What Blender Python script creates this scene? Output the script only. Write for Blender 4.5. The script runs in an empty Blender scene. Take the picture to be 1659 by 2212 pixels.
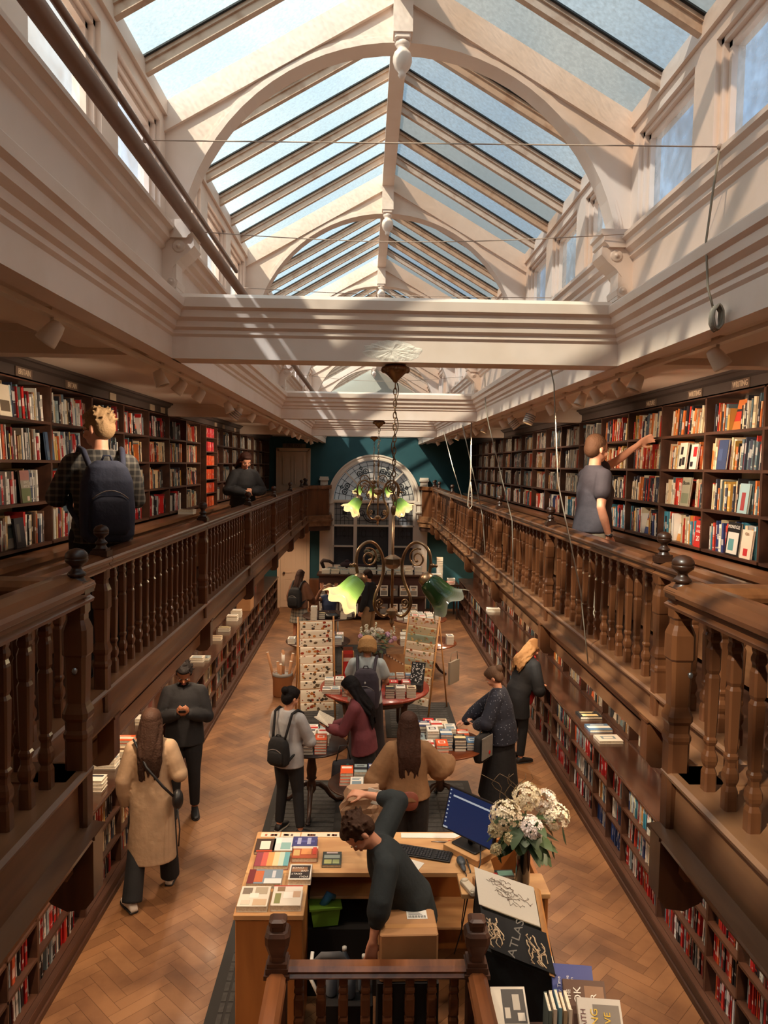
import bpy, math, random
from mathutils import Vector, Matrix
import numpy as np

# ------------------------------------------------------------------ camera
SC = bpy.context.scene
COL = SC.collection
FPX = 1600.0; CXP = 829.5; CYP = 1106.0
yaw, pit, rol = math.radians(1.46), math.radians(3.59), math.radians(0.82)
CAMP = Vector((0, 0, 3.9))
fw = Vector((math.sin(yaw)*math.cos(pit), math.cos(yaw)*math.cos(pit), -math.sin(pit)))
r0 = Vector((math.cos(yaw), -math.sin(yaw), 0)); u0 = r0.cross(fw)
rt = r0*math.cos(rol)+u0*math.sin(rol); up = u0*math.cos(rol)-r0*math.sin(rol)
cd = bpy.data.cameras.new('camera'); cam = bpy.data.objects.new('camera', cd); COL.objects.link(cam)
cam.matrix_world = Matrix(((rt.x, up.x, -fw.x, CAMP.x), (rt.y, up.y, -fw.y, CAMP.y), (rt.z, up.z, -fw.z, CAMP.z), (0, 0, 0, 1)))
cd.sensor_fit = 'HORIZONTAL'; cd.sensor_width = 36; cd.lens = 36*FPX/1659; cd.clip_start = 0.05; cd.clip_end = 200
SC.camera = cam

def proj(p):
    v = Vector(p)-CAMP; d = v.dot(fw)
    return CXP+FPX*v.dot(rt)/d, CYP-FPX*v.dot(up)/d, d

# ------------------------------------------------------------------ colour management
SC.view_settings.view_transform = 'Standard'; SC.view_settings.look = 'None'
SC.view_settings.exposure = 0.35; SC.view_settings.gamma = 1.0; SC.view_settings.use_curve_mapping = False

# ------------------------------------------------------------------ world (sky seen through the glass roof)
W = bpy.data.worlds.new('sky'); SC.world = W; W.use_nodes = True
nt = W.node_tree; nt.nodes.clear()
def N(t, ty, **k):
    n = t.nodes.new(ty)
    for a, b in k.items(): setattr(n, a, b)
    return n
tc = N(nt, 'ShaderNodeTexCoord'); sx = N(nt, 'ShaderNodeSeparateXYZ')
nt.links.new(tc.outputs['Generated'], sx.inputs[0])
noi = N(nt, 'ShaderNodeTexNoise'); noi.inputs['Scale'].default_value = 2.6; noi.inputs['Detail'].default_value = 5
nt.links.new(tc.outputs['Generated'], noi.inputs['Vector'])
cr = N(nt, 'ShaderNodeValToRGB'); cr.color_ramp.elements[0].position = 0.42; cr.color_ramp.elements[1].position = 0.62
cr.color_ramp.elements[0].color = (0.30, 0.52, 0.72, 1); cr.color_ramp.elements[1].color = (0.88, 0.93, 0.92, 1)
nt.links.new(noi.outputs[0], cr.inputs[0])
# brighter towards the sun (left and behind), dimmer to the right
dotn = N(nt, 'ShaderNodeVectorMath', operation='DOT_PRODUCT'); dotn.inputs[1].default_value = (-0.55, -0.62, 0.56)
nt.links.new(tc.outputs['Generated'], dotn.inputs[0])
mr = N(nt, 'ShaderNodeMapRange'); mr.inputs['From Min'].default_value = -0.9; mr.inputs['From Max'].default_value = 1.0
mr.inputs['To Min'].default_value = 0.75; mr.inputs['To Max'].default_value = 3.6
nt.links.new(dotn.outputs['Value'], mr.inputs['Value'])
bg = N(nt, 'ShaderNodeBackground'); ow = N(nt, 'ShaderNodeOutputWorld')
nt.links.new(cr.outputs[0], bg.inputs[0]); nt.links.new(mr.outputs[0], bg.inputs[1]); nt.links.new(bg.outputs[0], ow.inputs[0])

# ------------------------------------------------------------------ sun
sl = bpy.data.lights.new('sun', 'SUN'); so = bpy.data.objects.new('sun', sl); COL.objects.link(so)
sl.energy = 13.0; sl.angle = math.radians(1.5); sl.color = (1.0, 0.89, 0.76)
so.rotation_euler = Vector((0.50, 0.52, -0.70)).to_track_quat('-Z', 'Y').to_euler()
so.location = (-4, -4, 12)

# lamp strengths (the lamps themselves are built with their fittings further down)
E_SPOT = 62.0; E_UNDER = 62.0; E_CHAND = 1.8; E_AISLE = 115.0

# ------------------------------------------------------------------ materials
def lin(c):
    c = c/255.0
    return c/12.92 if c <= 0.04045 else ((c+0.055)/1.055)**2.4
def rgb(r, g, b): return (lin(r), lin(g), lin(b), 1)
MATS = {}
def mat(name, col=(.8, .8, .8, 1), rough=.5, metal=0.0, spec=.5, noise=None, bump=None, attr=False, emis=None, estr=0, trans=0, wood=None, coat=0):
    if name in MATS: return MATS[name]
    m = bpy.data.materials.new(name); m.use_nodes = True; t = m.node_tree
    b = t.nodes['Principled BSDF']; b.inputs['Base Color'].default_value = col; b.inputs['Roughness'].default_value = rough
    b.inputs['Metallic'].default_value = metal; b.inputs['Specular IOR Level'].default_value = spec
    if coat: b.inputs['Coat Weight'].default_value = coat; b.inputs['Coat Roughness'].default_value = .15
    if trans: b.inputs['Transmission Weight'].default_value = trans
    if emis: b.inputs['Emission Color'].default_value = emis; b.inputs['Emission Strength'].default_value = estr
    tcn = N(t, 'ShaderNodeTexCoord'); src = None
    if attr:
        a = N(t, 'ShaderNodeAttribute'); a.attribute_name = 'Col'; src = a.outputs['Color']
    def mixin(fac_socket, c2, mode='MULTIPLY', amt=1.0):
        nonlocal src
        mx = N(t, 'ShaderNodeMix'); mx.data_type = 'RGBA'; mx.blend_type = mode
        if src is None: mx.inputs[6].default_value = col
        else: t.links.new(src, mx.inputs[6])
        mx.inputs[7].default_value = c2
        if fac_socket is not None: t.links.new(fac_socket, mx.inputs[0])
        src = mx.outputs[2]
    if noise:   # (scale, darker colour multiplier, lo, hi)
        n = N(t, 'ShaderNodeTexNoise'); n.inputs['Scale'].default_value = noise[0]; n.inputs['Detail'].default_value = 6
        t.links.new(tcn.outputs['Object'], n.inputs['Vector'])
        r = N(t, 'ShaderNodeMapRange'); r.inputs['From Min'].default_value = noise[2]; r.inputs['From Max'].default_value = noise[3]
        t.links.new(n.outputs[0], r.inputs['Value']); mixin(r.outputs[0], noise[1])
    if wood:    # (scale vector, second colour, distortion)
        mp = N(t, 'ShaderNodeMapping'); mp.inputs['Scale'].default_value = wood[0]; t.links.new(tcn.outputs['Object'], mp.inputs[0])
        n = N(t, 'ShaderNodeTexNoise'); n.inputs['Scale'].default_value = 3; n.inputs['Detail'].default_value = 8; n.inputs['Distortion'].default_value = wood[2]
        t.links.new(mp.outputs[0], n.inputs['Vector'])
        r = N(t, 'ShaderNodeMapRange'); r.inputs['From Min'].default_value = .35; r.inputs['From Max'].default_value = .65
        t.links.new(n.outputs[0], r.inputs['Value']); mixin(r.outputs[0], wood[1], 'MIX')
    if src is not None: t.links.new(src, b.inputs['Base Color'])
    if bump:
        n = N(t, 'ShaderNodeTexNoise'); n.inputs['Scale'].default_value = bump[0]; n.inputs['Detail'].default_value = 4
        t.links.new(tcn.outputs['Object'], n.inputs['Vector'])
        bp = N(t, 'ShaderNodeBump'); bp.inputs['Strength'].default_value = bump[1]; bp.inputs['Distance'].default_value = .01
        t.links.new(n.outputs[0], bp.inputs['Height']); t.links.new(bp.outputs[0], b.inputs['Normal'])
    MATS[name] = m
    return m

PAINT = mat('cream_paint', rgb(234, 211, 195), .42, noise=(3, (.90, .86, .80, 1), .45, .75), bump=(9, .08))
PAINT2 = mat('ceiling_paint', rgb(226, 202, 180), .6, noise=(2, (.93, .9, .86, 1), .4, .7))
BARPAINT = mat('glazing_bar_paint', rgb(206, 176, 152), .5, noise=(12, (.75, .65, .58, 1), .5, .7))
BLACKSEAL = mat('black_seal', rgb(28, 30, 30), .6)
TEAL = mat('teal_wall_paint', rgb(36, 78, 84), .75, noise=(4, (.85, .88, .9, 1), .4, .7))
WOOD = mat('oak_stained', rgb(120, 72, 42), .32, wood=((1, 1, .15), rgb(66, 34, 18), .6), coat=.35)
WOODR = mat('oak_rail', rgb(138, 86, 52), .28, wood=((3, .25, 3), rgb(92, 52, 28), .5), coat=.4)
WOODB = mat('oak_board', rgb(140, 96, 64), .38, wood=((3, .3, 3), rgb(104, 66, 42), .5), coat=.2)
DWOOD = mat('dark_walnut', rgb(66, 38, 24), .4, wood=((2, .3, 2), rgb(40, 22, 14), .4), coat=.2)
DWOOD2 = mat('dark_shelf_wood', rgb(84, 52, 36), .45, wood=((2, .3, 2), rgb(54, 32, 22), .4))
CORN = mat('dark_cornice', rgb(60, 48, 42), .5)
BACKP = mat('pale_shelf_back', rgb(205, 184, 156), .7, noise=(5, (.8, .75, .7, 1), .4, .7))
BOOKM = mat('book_cover', attr=True, rough=.45, bump=(60, .05))
STUFFM = mat('book_rows', attr=True, rough=.5)
PAPER = mat('paper_pages', rgb(226, 214, 192), .8, noise=(90, (.85, .83, .8, 1), .45, .6))
BRASS = mat('aged_brass', rgb(150, 118, 88), .35, metal=.8, noise=(14, (.55, .5, .45, 1), .4, .7))
BLACKM = mat('black_plastic', rgb(24, 24, 26), .45)
STEEL = mat('brushed_steel', rgb(170, 170, 172), .35, metal=.9)
PINE = mat('pale_beech', rgb(205, 150, 92), .45, wood=((4, 4, .3), rgb(178, 122, 70), .4))
DESKT = mat('desk_birch', rgb(214, 168, 116), .4, wood=((.5, 3, 3), rgb(190, 140, 92), .4))
CARD = mat('cardboard', rgb(176, 128, 84), .75, noise=(6, (.88, .85, .82, 1), .4, .7))
PRINT = mat('printed_colour', attr=True, rough=.5)
WHITE = mat('white_card', rgb(232, 226, 214), .6)
GREYM = mat('grey_plastic', rgb(140, 138, 134), .5)
ROPE = mat('pale_rope', rgb(150, 138, 122), .8)

# ------------------------------------------------------------------ mesh helpers
class MB:
    """collects faces (with an optional colour per face) and builds ONE mesh object"""
    def __init__(s): s.v = []; s.f = []; s.c = []; s.sm = []
    def add(s, vs, fs, col=(1, 1, 1, 1), smooth=False):
        o = len(s.v); s.v += [tuple(p) for p in vs]
        for i, f in enumerate(fs):
            s.f.append(tuple(k+o for k in f)); s.c.append(col[i] if isinstance(col, list) else col); s.sm.append(smooth)
        return s
    def box(s, x0, x1, y0, y1, z0, z1, col=(1, 1, 1, 1), M=None):
        vs = [(x, y, z) for z in (z0, z1) for y in (y0, y1) for x in (x0, x1)]
        if M is not None: vs = [tuple(M @ Vector(v)) for v in vs]
        return s.add(vs, [(0, 2, 3, 1), (4, 5, 7, 6), (0, 1, 5, 4), (2, 6, 7, 3), (0, 4, 6, 2), (1, 3, 7, 5)], col)
    def cbox(s, c, d, col=(1, 1, 1, 1), M=None):
        return s.box(c[0]-d[0]/2, c[0]+d[0]/2, c[1]-d[1]/2, c[1]+d[1]/2, c[2]-d[2]/2, c[2]+d[2]/2, col, M)
    def bbox(s, x0, x1, y0, y1, z0, z1, r=.01, col=(1, 1, 1, 1), M=None):   # vertical-edge chamfered box with eased top
        pts = [(x0+r, y0), (x1-r, y0), (x1, y0+r), (x1, y1-r), (x1-r, y1), (x0+r, y1), (x0, y1-r), (x0, y0+r)]
        cx, cy = (x0+x1)/2, (y0+y1)/2
        def ring(z, k): return [(cx+(p[0]-cx)*(1-k/max(1e-6, (x1-x0)/2)), cy+(p[1]-cy)*(1-k/max(1e-6, (y1-y0)/2)), z) for p in pts]
        vs = ring(z0, r*.5)+ring(z0+r*.5, 0)+ring(z1-r*.5, 0)+ring(z1, r*.5)
        fs = [tuple(range(7, -1, -1)), tuple(range(24, 32))]
        for k in range(3):
            for i in range(8): fs.append((k*8+i, k*8+(i+1) % 8, k*8+8+(i+1) % 8, k*8+8+i))
        if M is not None: vs = [tuple(M @ Vector(v)) for v in vs]
        return s.add(vs, fs, col)
    def extr(s, prof, a, b, axis='y', col=(1, 1, 1, 1), smooth=False):
        """closed 2-D profile swept from a to b along axis. axis y: prof=(x,z); x: prof=(y,z); z: prof=(x,y)"""
        n = len(prof)
        def P(p, t): return {'y': (p[0], t, p[1]), 'x': (t, p[0], p[1]), 'z': (p[0], p[1], t)}[axis]
        vs = [P(p, a) for p in prof]+[P(p, b) for p in prof]
        fs = [(i, (i+1) % n, (i+1) % n+n, i+n) for i in range(n)]
        fs += [tuple(range(n-1, -1, -1)), tuple(range(n, 2*n))]
        return s.add(vs, fs, col, smooth)
    def lathe(s, prof, c=(0, 0, 0), seg=12, col=(1, 1, 1, 1), smooth=True, sec=None, M=None):
        """prof = [(radius, z)]; sec = list of unit (x,y) section points instead of a circle"""
        if sec is None: sec = [(math.cos(2*math.pi*i/seg), math.sin(2*math.pi*i/seg)) for i in range(seg)]
        n = len(sec); vs = []
        for r, z in prof:
            for q in sec: vs.append(Vector((q[0]*r, q[1]*r, z)))
        if M is not None: vs = [M @ v for v in vs]
        vs = [(v[0]+c[0], v[1]+c[1], v[2]+c[2]) for v in vs]
        fs = []
        for k in range(len(prof)-1):
            for i in range(n): fs.append((k*n+i, k*n+(i+1) % n, (k+1)*n+(i+1) % n, (k+1)*n+i))
        fs.append(tuple(range(n-1, -1, -1))); fs.append(tuple(range((len(prof)-1)*n, len(prof)*n)))
        return s.add(vs, fs, col, smooth)
    def tube(s, pts, r, seg=8, col=(1, 1, 1, 1), closed=False):
        pts = [Vector(p) for p in pts]; n = len(pts); vs = []
        rr = r if isinstance(r, (list, tuple)) else [r]*n
        prev = None
        for i, p in enumerate(pts):
            if closed: t = pts[(i+1) % n]-pts[i-1]
            else: t = pts[min(i+1, n-1)]-pts[max(i-1, 0)]
            if t.length < 1e-9: t = Vector((0, 0, 1))
            t.normalize()
            if prev is None:
                a = Vector((0, 0, 1)) if abs(t.z) < .9 else Vector((1, 0, 0))
                u = t.cross(a).normalized()
            else:
                u = prev-t*prev.dot(t)
                u = u.normalized() if u.length > 1e-6 else t.orthogonal().normalized()
            prev = u; w = t.cross(u)
            for k in range(seg):
                a = 2*math.pi*k/seg; vs.append(p+(u*math.cos(a)+w*math.sin(a))*rr[i])
        fs = []
        for i in range(n if closed else n-1):
            j = (i+1) % n
            for k in range(seg): fs.append((i*seg+k, i*seg+(k+1) % seg, j*seg+(k+1) % seg, j*seg+k))
        if not closed: fs += [tuple(range(seg-1, -1, -1)), tuple(range((n-1)*seg, n*seg))]
        return s.add(vs, fs, col, True)
    def ell(s, c, r, seg=12, rings=8, col=(1, 1, 1, 1), M=None):
        vs = []; fs = []
        for i in range(rings+1):
            th = math.pi*i/rings
            for k in range(seg):
                a = 2*math.pi*k/seg
                v = Vector((r[0]*math.sin(th)*math.cos(a), r[1]*math.sin(th)*math.sin(a), -r[2]*math.cos(th)))
                if M is not None: v = M @ v
                vs.append((v[0]+c[0], v[1]+c[1], v[2]+c[2]))
        for i in range(rings):
            for k in range(seg): fs.append((i*seg+k, i*seg+(k+1) % seg, (i+1)*seg+(k+1) % seg, (i+1)*seg+k))
        return s.add(vs, fs, col, True)
    def build(s, name, m, parent=None, loc=None, rot=None):
        me = bpy.data.meshes.new(name); me.from_pydata(s.v, [], s.f)
        me.polygons.foreach_set('use_smooth', s.sm)
        ca = me.color_attributes.new('Col', 'FLOAT_COLOR', 'CORNER')
        arr = []
        for p, c in zip(me.polygons, s.c): arr += list(c)*p.loop_total
        ca.data.foreach_set('color', arr)
        me.materials.append(m); me.update()
        o = bpy.data.objects.new(name, me); COL.objects.link(o)
        if parent is not None: o.parent = parent
        if loc is not None: o.location = loc
        if rot is not None: o.rotation_euler = rot if not isinstance(rot, (int, float)) else (0, 0, rot)
        return o

def tag(o, label, cat, group=None, kind=None):
    if label: o['label'] = label
    if cat: o['category'] = cat
    if group: o['group'] = group
    if kind: o['kind'] = kind
    return o
def thing(name, label, cat, loc=(0, 0, 0), rot=0, group=None):
    o = bpy.data.objects.new(name, None); COL.objects.link(o); o.empty_display_size = .1
    o.location = loc; o.rotation_euler = rot if not isinstance(rot, (int, float)) else (0, 0, rot)
    return tag(o, label, cat, group)
def struct(o): o['kind'] = 'structure'; return o
def base_origin(o):
    """move a top-level mesh's origin to the centre of its base"""
    vs = o.data.vertices
    if not len(vs): return o
    a = np.empty(len(vs)*3, 'f'); vs.foreach_get('co', a); a = a.reshape(-1, 3)
    c = (a.min(0)+a.max(0))/2; c[2] = a[:, 2].min()
    vs.foreach_set('co', (a-c).ravel()); o.location = Vector(o.location)+Vector(c.tolist()); return o
def text(s, name, size, m, parent, loc, rot, depth=.001, align='CENTER', sx=1.0):
    cu = bpy.data.curves.new(name, 'FONT'); cu.body = s; cu.size = size; cu.extrude = depth; cu.align_x = align; cu.align_y = 'CENTER'
    cu.resolution_u = 2
    o = bpy.data.objects.new(name+'_c', cu); COL.objects.link(o)
    bpy.context.view_layer.update()
    me = bpy.data.meshes.new_from_object(o.evaluated_get(bpy.context.evaluated_depsgraph_get())); me.name = name
    bpy.data.objects.remove(o); bpy.data.curves.remove(cu)
    me.materials.clear(); me.materials.append(m)
    o = bpy.data.objects.new(name, me); COL.objects.link(o); o.parent = parent; o.location = loc; o.rotation_euler = rot; o.scale = (sx, 1, 1)
    return o
ORD = ['first', 'second', 'third', 'fourth', 'fifth', 'sixth', 'seventh', 'eighth', 'ninth', 'tenth', 'eleventh', 'twelfth', 'thirteenth', 'fourteenth', 'fifteenth', 'sixteenth', 'seventeenth', 'eighteenth', 'nineteenth', 'twentieth']
ORDN = ORD+['twenty-first', 'twenty-second', 'twenty-third', 'twenty-fourth', 'twenty-fifth', 'twenty-sixth', 'twenty-seventh', 'twenty-eighth', 'twenty-ninth', 'thirtieth']+['far %s' % o for o in ORD]+['farther %s' % o for o in ORD]
# ================================================================== ROOM SHELL
XL, XR = -2.82, 3.07          # outer walls
OL, OR_ = -1.085, 1.415       # skylight opening
AX = 0.165                    # roof axis
GLx, GRx = -1.56, 1.80        # balustrade lines
BAY = 0.8883; HB = 2.665
Y0, Y1 = -2.4, 20.08
TR = [4.12+HB*k for k in range(-2, 6)]      # trusses
BM = [4.2+5.33*k for k in range(-1, 3)]     # cross beams

# floor: herringbone oak blocks, one mesh
def herring():
    b = MB(); rnd = random.Random(5)
    L, w = .40, .10
    cols = [rgb(160, 112, 72), rgb(152, 105, 66), rgb(168, 119, 77), rgb(145, 99, 62), rgb(156, 108, 68)]
    z = 0.0
    s2 = math.sqrt(.5)
    n = 60
    for i in range(-150, 190):
        for j in range(-40, 40):
            # herringbone lattice in the rotated frame
            ox = j*2*L*0 + 0
            for kind in (0, 1):
                if kind == 0: u0_, v0_, du, dv = i*w+j*2*L*0, i*w, L, w
                else: u0_, v0_, du, dv = i*w+L, i*w+w-L+0, w, L
                u_ = u0_+j*2*L; v_ = v0_
                # diagonal frame -> world
                cx = (u_+du/2-(v_+dv/2))*s2; cy = (u_+du/2+v_+dv/2)*s2
                if cx < XL-.3 or cx > XR+.3 or cy < -.4 or cy > Y1+.3: continue
                g = .0012
                q = [(u_+g, v_+g), (u_+du-g, v_+g), (u_+du-g, v_+dv-g), (u_+g, v_+dv-g)]
                c = cols[rnd.randrange(5)]; k = rnd.uniform(.74, .92)
                b.add([((p[0]-p[1])*s2, (p[0]+p[1])*s2, z) for p in q], [(0, 1, 2, 3)], (c[0]*k, c[1]*k, c[2]*k, 1))
    return b
FLOORM = mat('oak_parquet', attr=True, rough=.5, noise=(1.6, (.52, .46, .42, 1), .40, .62), coat=.04)
b = MB(); b.box(XL, XR, Y0, Y1, -.12, -.004); struct(b.build('floor', mat('floor_joint', rgb(70, 44, 26), .7)))
hb = herring(); struct(hb.build('floor', FLOORM))

# outer walls
b = MB(); b.box(XL-.12, XL, Y0, Y1, -.1, 5.0); struct(b.build('wall_left', PAINT2))
b = MB(); b.box(XR, XR+.12, Y0, Y1, -.1, 5.0); struct(b.build('wall_right', PAINT2))
b = MB(); b.box(XL, XR, Y0-.12, Y0, -.1, 6.6); struct(b.build('wall_front', PAINT2))
# far wall with the window opening (x -.86..1.37, sill .98, springing 3.05, arch radius 1.08 about x .25)
WCX, WR, WSP, WSILL = .235, 1.12, 2.94, 1.14
b = MB()
xs0, xs1 = WCX-WR, WCX+WR
b.box(XL, xs0, Y1, Y1+.15, -.1, 6.7); b.box(xs1, XR, Y1, Y1+.15, -.1, 6.7); b.box(xs0, xs1, Y1, Y1+.15, -.1, WSILL)
NA = 24
arc = [(WCX-WR*math.cos(math.pi*i/NA), WSP+WR*math.sin(math.pi*i/NA)) for i in range(NA+1)]
for i in range(NA):
    (xa, za), (xb, zb) = arc[i], arc[i+1]
    b.extr([(xa, za), (xb, zb), (xb, 6.7), (xa, 6.7)], Y1, Y1+.15)
struct(b.build('wall_back', TEAL))
# white gable above the gallery ceiling line on the far wall
b = MB(); b.extr([(OL, 4.66), (OR_, 4.66), (OR_, 5.8), (AX, 6.52), (OL, 5.8)], Y1-.02, Y1-.002); struct(b.build('wall_back_gable', mat('gable_paint', rgb(176, 172, 162), .8)))

# galleries: floor slab, gallery ceiling with coffers
for sd, (xa, xb) in (('left', (XL, GLx-.05)), ('right', (GRx+.05, XR))):
    b = MB(); b.box(xa, xb, Y0, Y1, 2.30, 2.40); struct(b.build('floor_gallery_'+sd, DWOOD2))
    b = MB(); b.box(xa, xb, Y0, Y1, 2.285, 2.30); struct(b.build('ceiling_under_gallery_'+sd, PAINT2))
b = MB(); b.box(XL, OL-.08, Y0, Y1, 4.64, 4.7)
for y in BM: b.box(XL, OL-.08, y-.06, y+.10, 4.485, 4.64)
for y in BM[1:]: b.box(XL, OL-.08, y-.09, y-.06, 4.60, 4.64)
struct(b.build('ceiling_left', PAINT2))
b = MB(); b.box(OR_+.08, XR, Y0, Y1, 4.64, 4.7)
for y in BM: b.box(OR_+.08, XR, y-.06, y+.10, 4.485, 4.64)
struct(b.build('ceiling_right', PAINT2))

# profile helper: side = +1 right (face looks to -x), -1 left
def side_profile(pts, x, side): return [(x+side*p[0], p[1]) for p in pts]
# skylight well: fascia + cornice + upper wall below the clerestory + sill
WELL = [(0, 4.48), (0, 4.60), (-.012, 4.615), (-.012, 4.635), (-.03, 4.65), (-.035, 4.68), (-.06, 4.70), (-.065, 4.735), (-.085, 4.75), (-.09, 4.79), (-.075, 4.805), (0, 4.815), (0.015, 4.83),
        (0.015, 5.03), (-.005, 5.045), (-.005, 5.065), (-.03, 5.085), (-.035, 5.12), (-.055, 5.135), (-.055, 5.155), (.05, 5.175), (.10, 5.175), (.10, 4.48)]
for sd, x, s in (('left', OL, -1), ('right', OR_, 1)):
    b = MB(); b.extr(side_profile(WELL, x, s), Y0, Y1); struct(b.build('wall_clerestory_'+sd, PAINT))
    b = MB(); b.box(min(x+s*.10, x+s*.5), max(x+s*.10, x+s*.5), Y0, Y1, 4.52, 4.56); struct(b.build('trim_5' if s < 0 else 'trim_6', PAINT2))
# cross beams
def beam(y):
    b = MB()
    pr = [(-.10, 4.48), (-.10, 4.60), (-.112, 4.615), (-.112, 4.635), (-.13, 4.65), (-.135, 4.68), (-.155, 4.70), (-.16, 4.735), (-.18, 4.75), (-.185, 4.80), (-.15, 4.825), (.0, 4.83), (.15, 4.825), (.185, 4.80), (.18, 4.75), (.13, 4.65), (.10, 4.60), (.10, 4.48)]
    pr = [(y+.10+p[0], p[1]) for p in pr]
    b.extr(pr, OL-.01, OR_+.01, 'x'); return b
for k, y in enumerate(BM[1:]): struct(beam(y).build('trim_%d' % (10+k), PAINT))
# dark soffit line under the first beam
# trusses: arched boards
def truss(y):
    b = MB(); R, zc = 1.19, 4.94; th = .05; n = 36; hw = 1.29
    def outer(a):   # outer boundary point in direction a from (0,zc)
        dx, dz = math.cos(a), math.sin(a)
        best = 9
        if abs(dx) > 1e-6: best = hw/abs(dx)
        # rafter: z = 6.52 - .576|x|
        t = (6.50-zc)/(dz+.568*abs(dx)) if (dz+.568*abs(dx)) > 1e-6 else 9
        t = min(t, best); return (AX+dx*t, zc+dz*t)
    pin = [(AX+(R+.012)*math.cos(math.pi*i/n), zc+(R+.012)*math.sin(math.pi*i/n)) for i in range(n+1)]
    pout = [outer(math.pi*i/n) for i in range(n+1)]
    for i in range(n): b.extr([pin[i], pout[i], pout[i+1], pin[i+1]], y-th, y+th)
    for s in (-1, 1): b.box(AX+min(s*(R+.012), s*hw), AX+max(s*(R+.012), s*hw), y-th, y+th, 4.82, zc)
    # bead round the arch
    for rr, tt, dy in ((R+.0, .03, .065), (R+.025, .023, .058)):
        p = [(AX+rr*math.cos(math.pi*i/n), zc+rr*math.sin(math.pi*i/n)) for i in range(n+1)]
        q = [(AX+(rr+tt)*math.cos(math.pi*i/n), zc+(rr+tt)*math.sin(math.pi*i/n)) for i in range(n+1)]
        for i in range(n): b.extr([p[i], q[i], q[i+1], p[i+1]], y-dy, y+dy)
        for s in (-1, 1): b.box(AX+min(s*rr, s*(rr+tt)), AX+max(s*rr, s*(rr+tt)), y-dy, y+dy, 4.82, zc)
    # raised principal rafter boards
    for s in (-1, 1):
        b.extr([(AX, 6.50), (AX+s*hw, 6.50-.568*hw), (AX+s*hw, 6.50-.568*hw-.15), (AX, 6.35)], y-.075, y+.075)
    return b
for k, y in enumerate(TR): struct(truss(y).build('trim_%d' % (20+k), PAINT))
# ridge board, pendants
b = MB(); b.box(AX-.035, AX+.035, Y0, Y1, 6.36, 6.54); b.box(AX-.05, AX+.05, Y0, Y1, 6.34, 6.37); struct(b.build('trim_30', PAINT))
for k, y in enumerate(TR):
    yp = y-.10
    b = MB(); b.box(AX-.05, AX+.05, yp-.05, yp+.06, 6.14, 6.5)
    b.bbox(AX-.042, AX+.042, yp-.042, yp+.05, 6.115, 6.15, .008)
    b.lathe([(.02, 6.12), (.034, 6.115), (.04, 6.10), (.034, 6.088), (.026, 6.08), (.03, 6.07), (.044, 6.055), (.05, 6.035), (.05, 6.01), (.042, 5.985), (.026, 5.965), (.018, 5.955), (.022, 5.945), (.014, 5.93), (.004, 5.925)], (AX, yp, 0), 16)
    struct(b.build('trim_%d' % (40+k), PAINT))
# eaves plates
for s, x in ((-1, OL), (1, OR_)):
    b = MB(); b.extr([(x-s*.02, 5.72), (x+s*.10, 5.72), (x+s*.10, 5.80), (x-s*.02, 5.80+.0)], Y0, Y1); struct(b.build('trim_31' if s < 0 else 'trim_32', PAINT))
    # corbel scrolls at the beams, moulded blocks on top
    for k, y in enumerate(BM[1:]):
        b = MB()
        yy = y+.0
        prof = [(0, 4.82), (-.02, 4.815), (-.05, 4.84), (-.055, 4.87), (-.035, 4.90), (-.035, 4.94), (-.06, 4.98), (-.10, 5.02), (-.125, 5.055), (-.12, 5.10), (0, 5.10)]
        pr = side_profile([(p[0]-.0, p[1]) for p in prof], x, s)
        b.extr(side_profile([(p[0]*1.25 if p[0] < 0 else .03, p[1]) for p in prof], x, s), yy-.15, yy+.02)
        b.extr(side_profile([(0, 5.09), (-.12, 5.09), (-.13, 5.105), (-.15, 5.12), (-.15, 5.15), (-.165, 5.16), (-.165, 5.185), (0, 5.185)], x, s), yy-.17, yy+.04)
        # scroll eyes
        for dz, r in ((5.05, .035), (4.865, .022)):
            b.lathe([(r, -.006), (r, .0), (r*.8, .008), (r*.4, .002), (r*.3, .012), (.001, .014)], (x-s*(.075 if dz > 5 else .035), yy-.15, dz), 14, M=Matrix.Rotation(math.radians(90), 4, 'X'))
        struct(b.build('trim_%d' % ((50 if s < 0 else 60)+k), PAINT))

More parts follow.
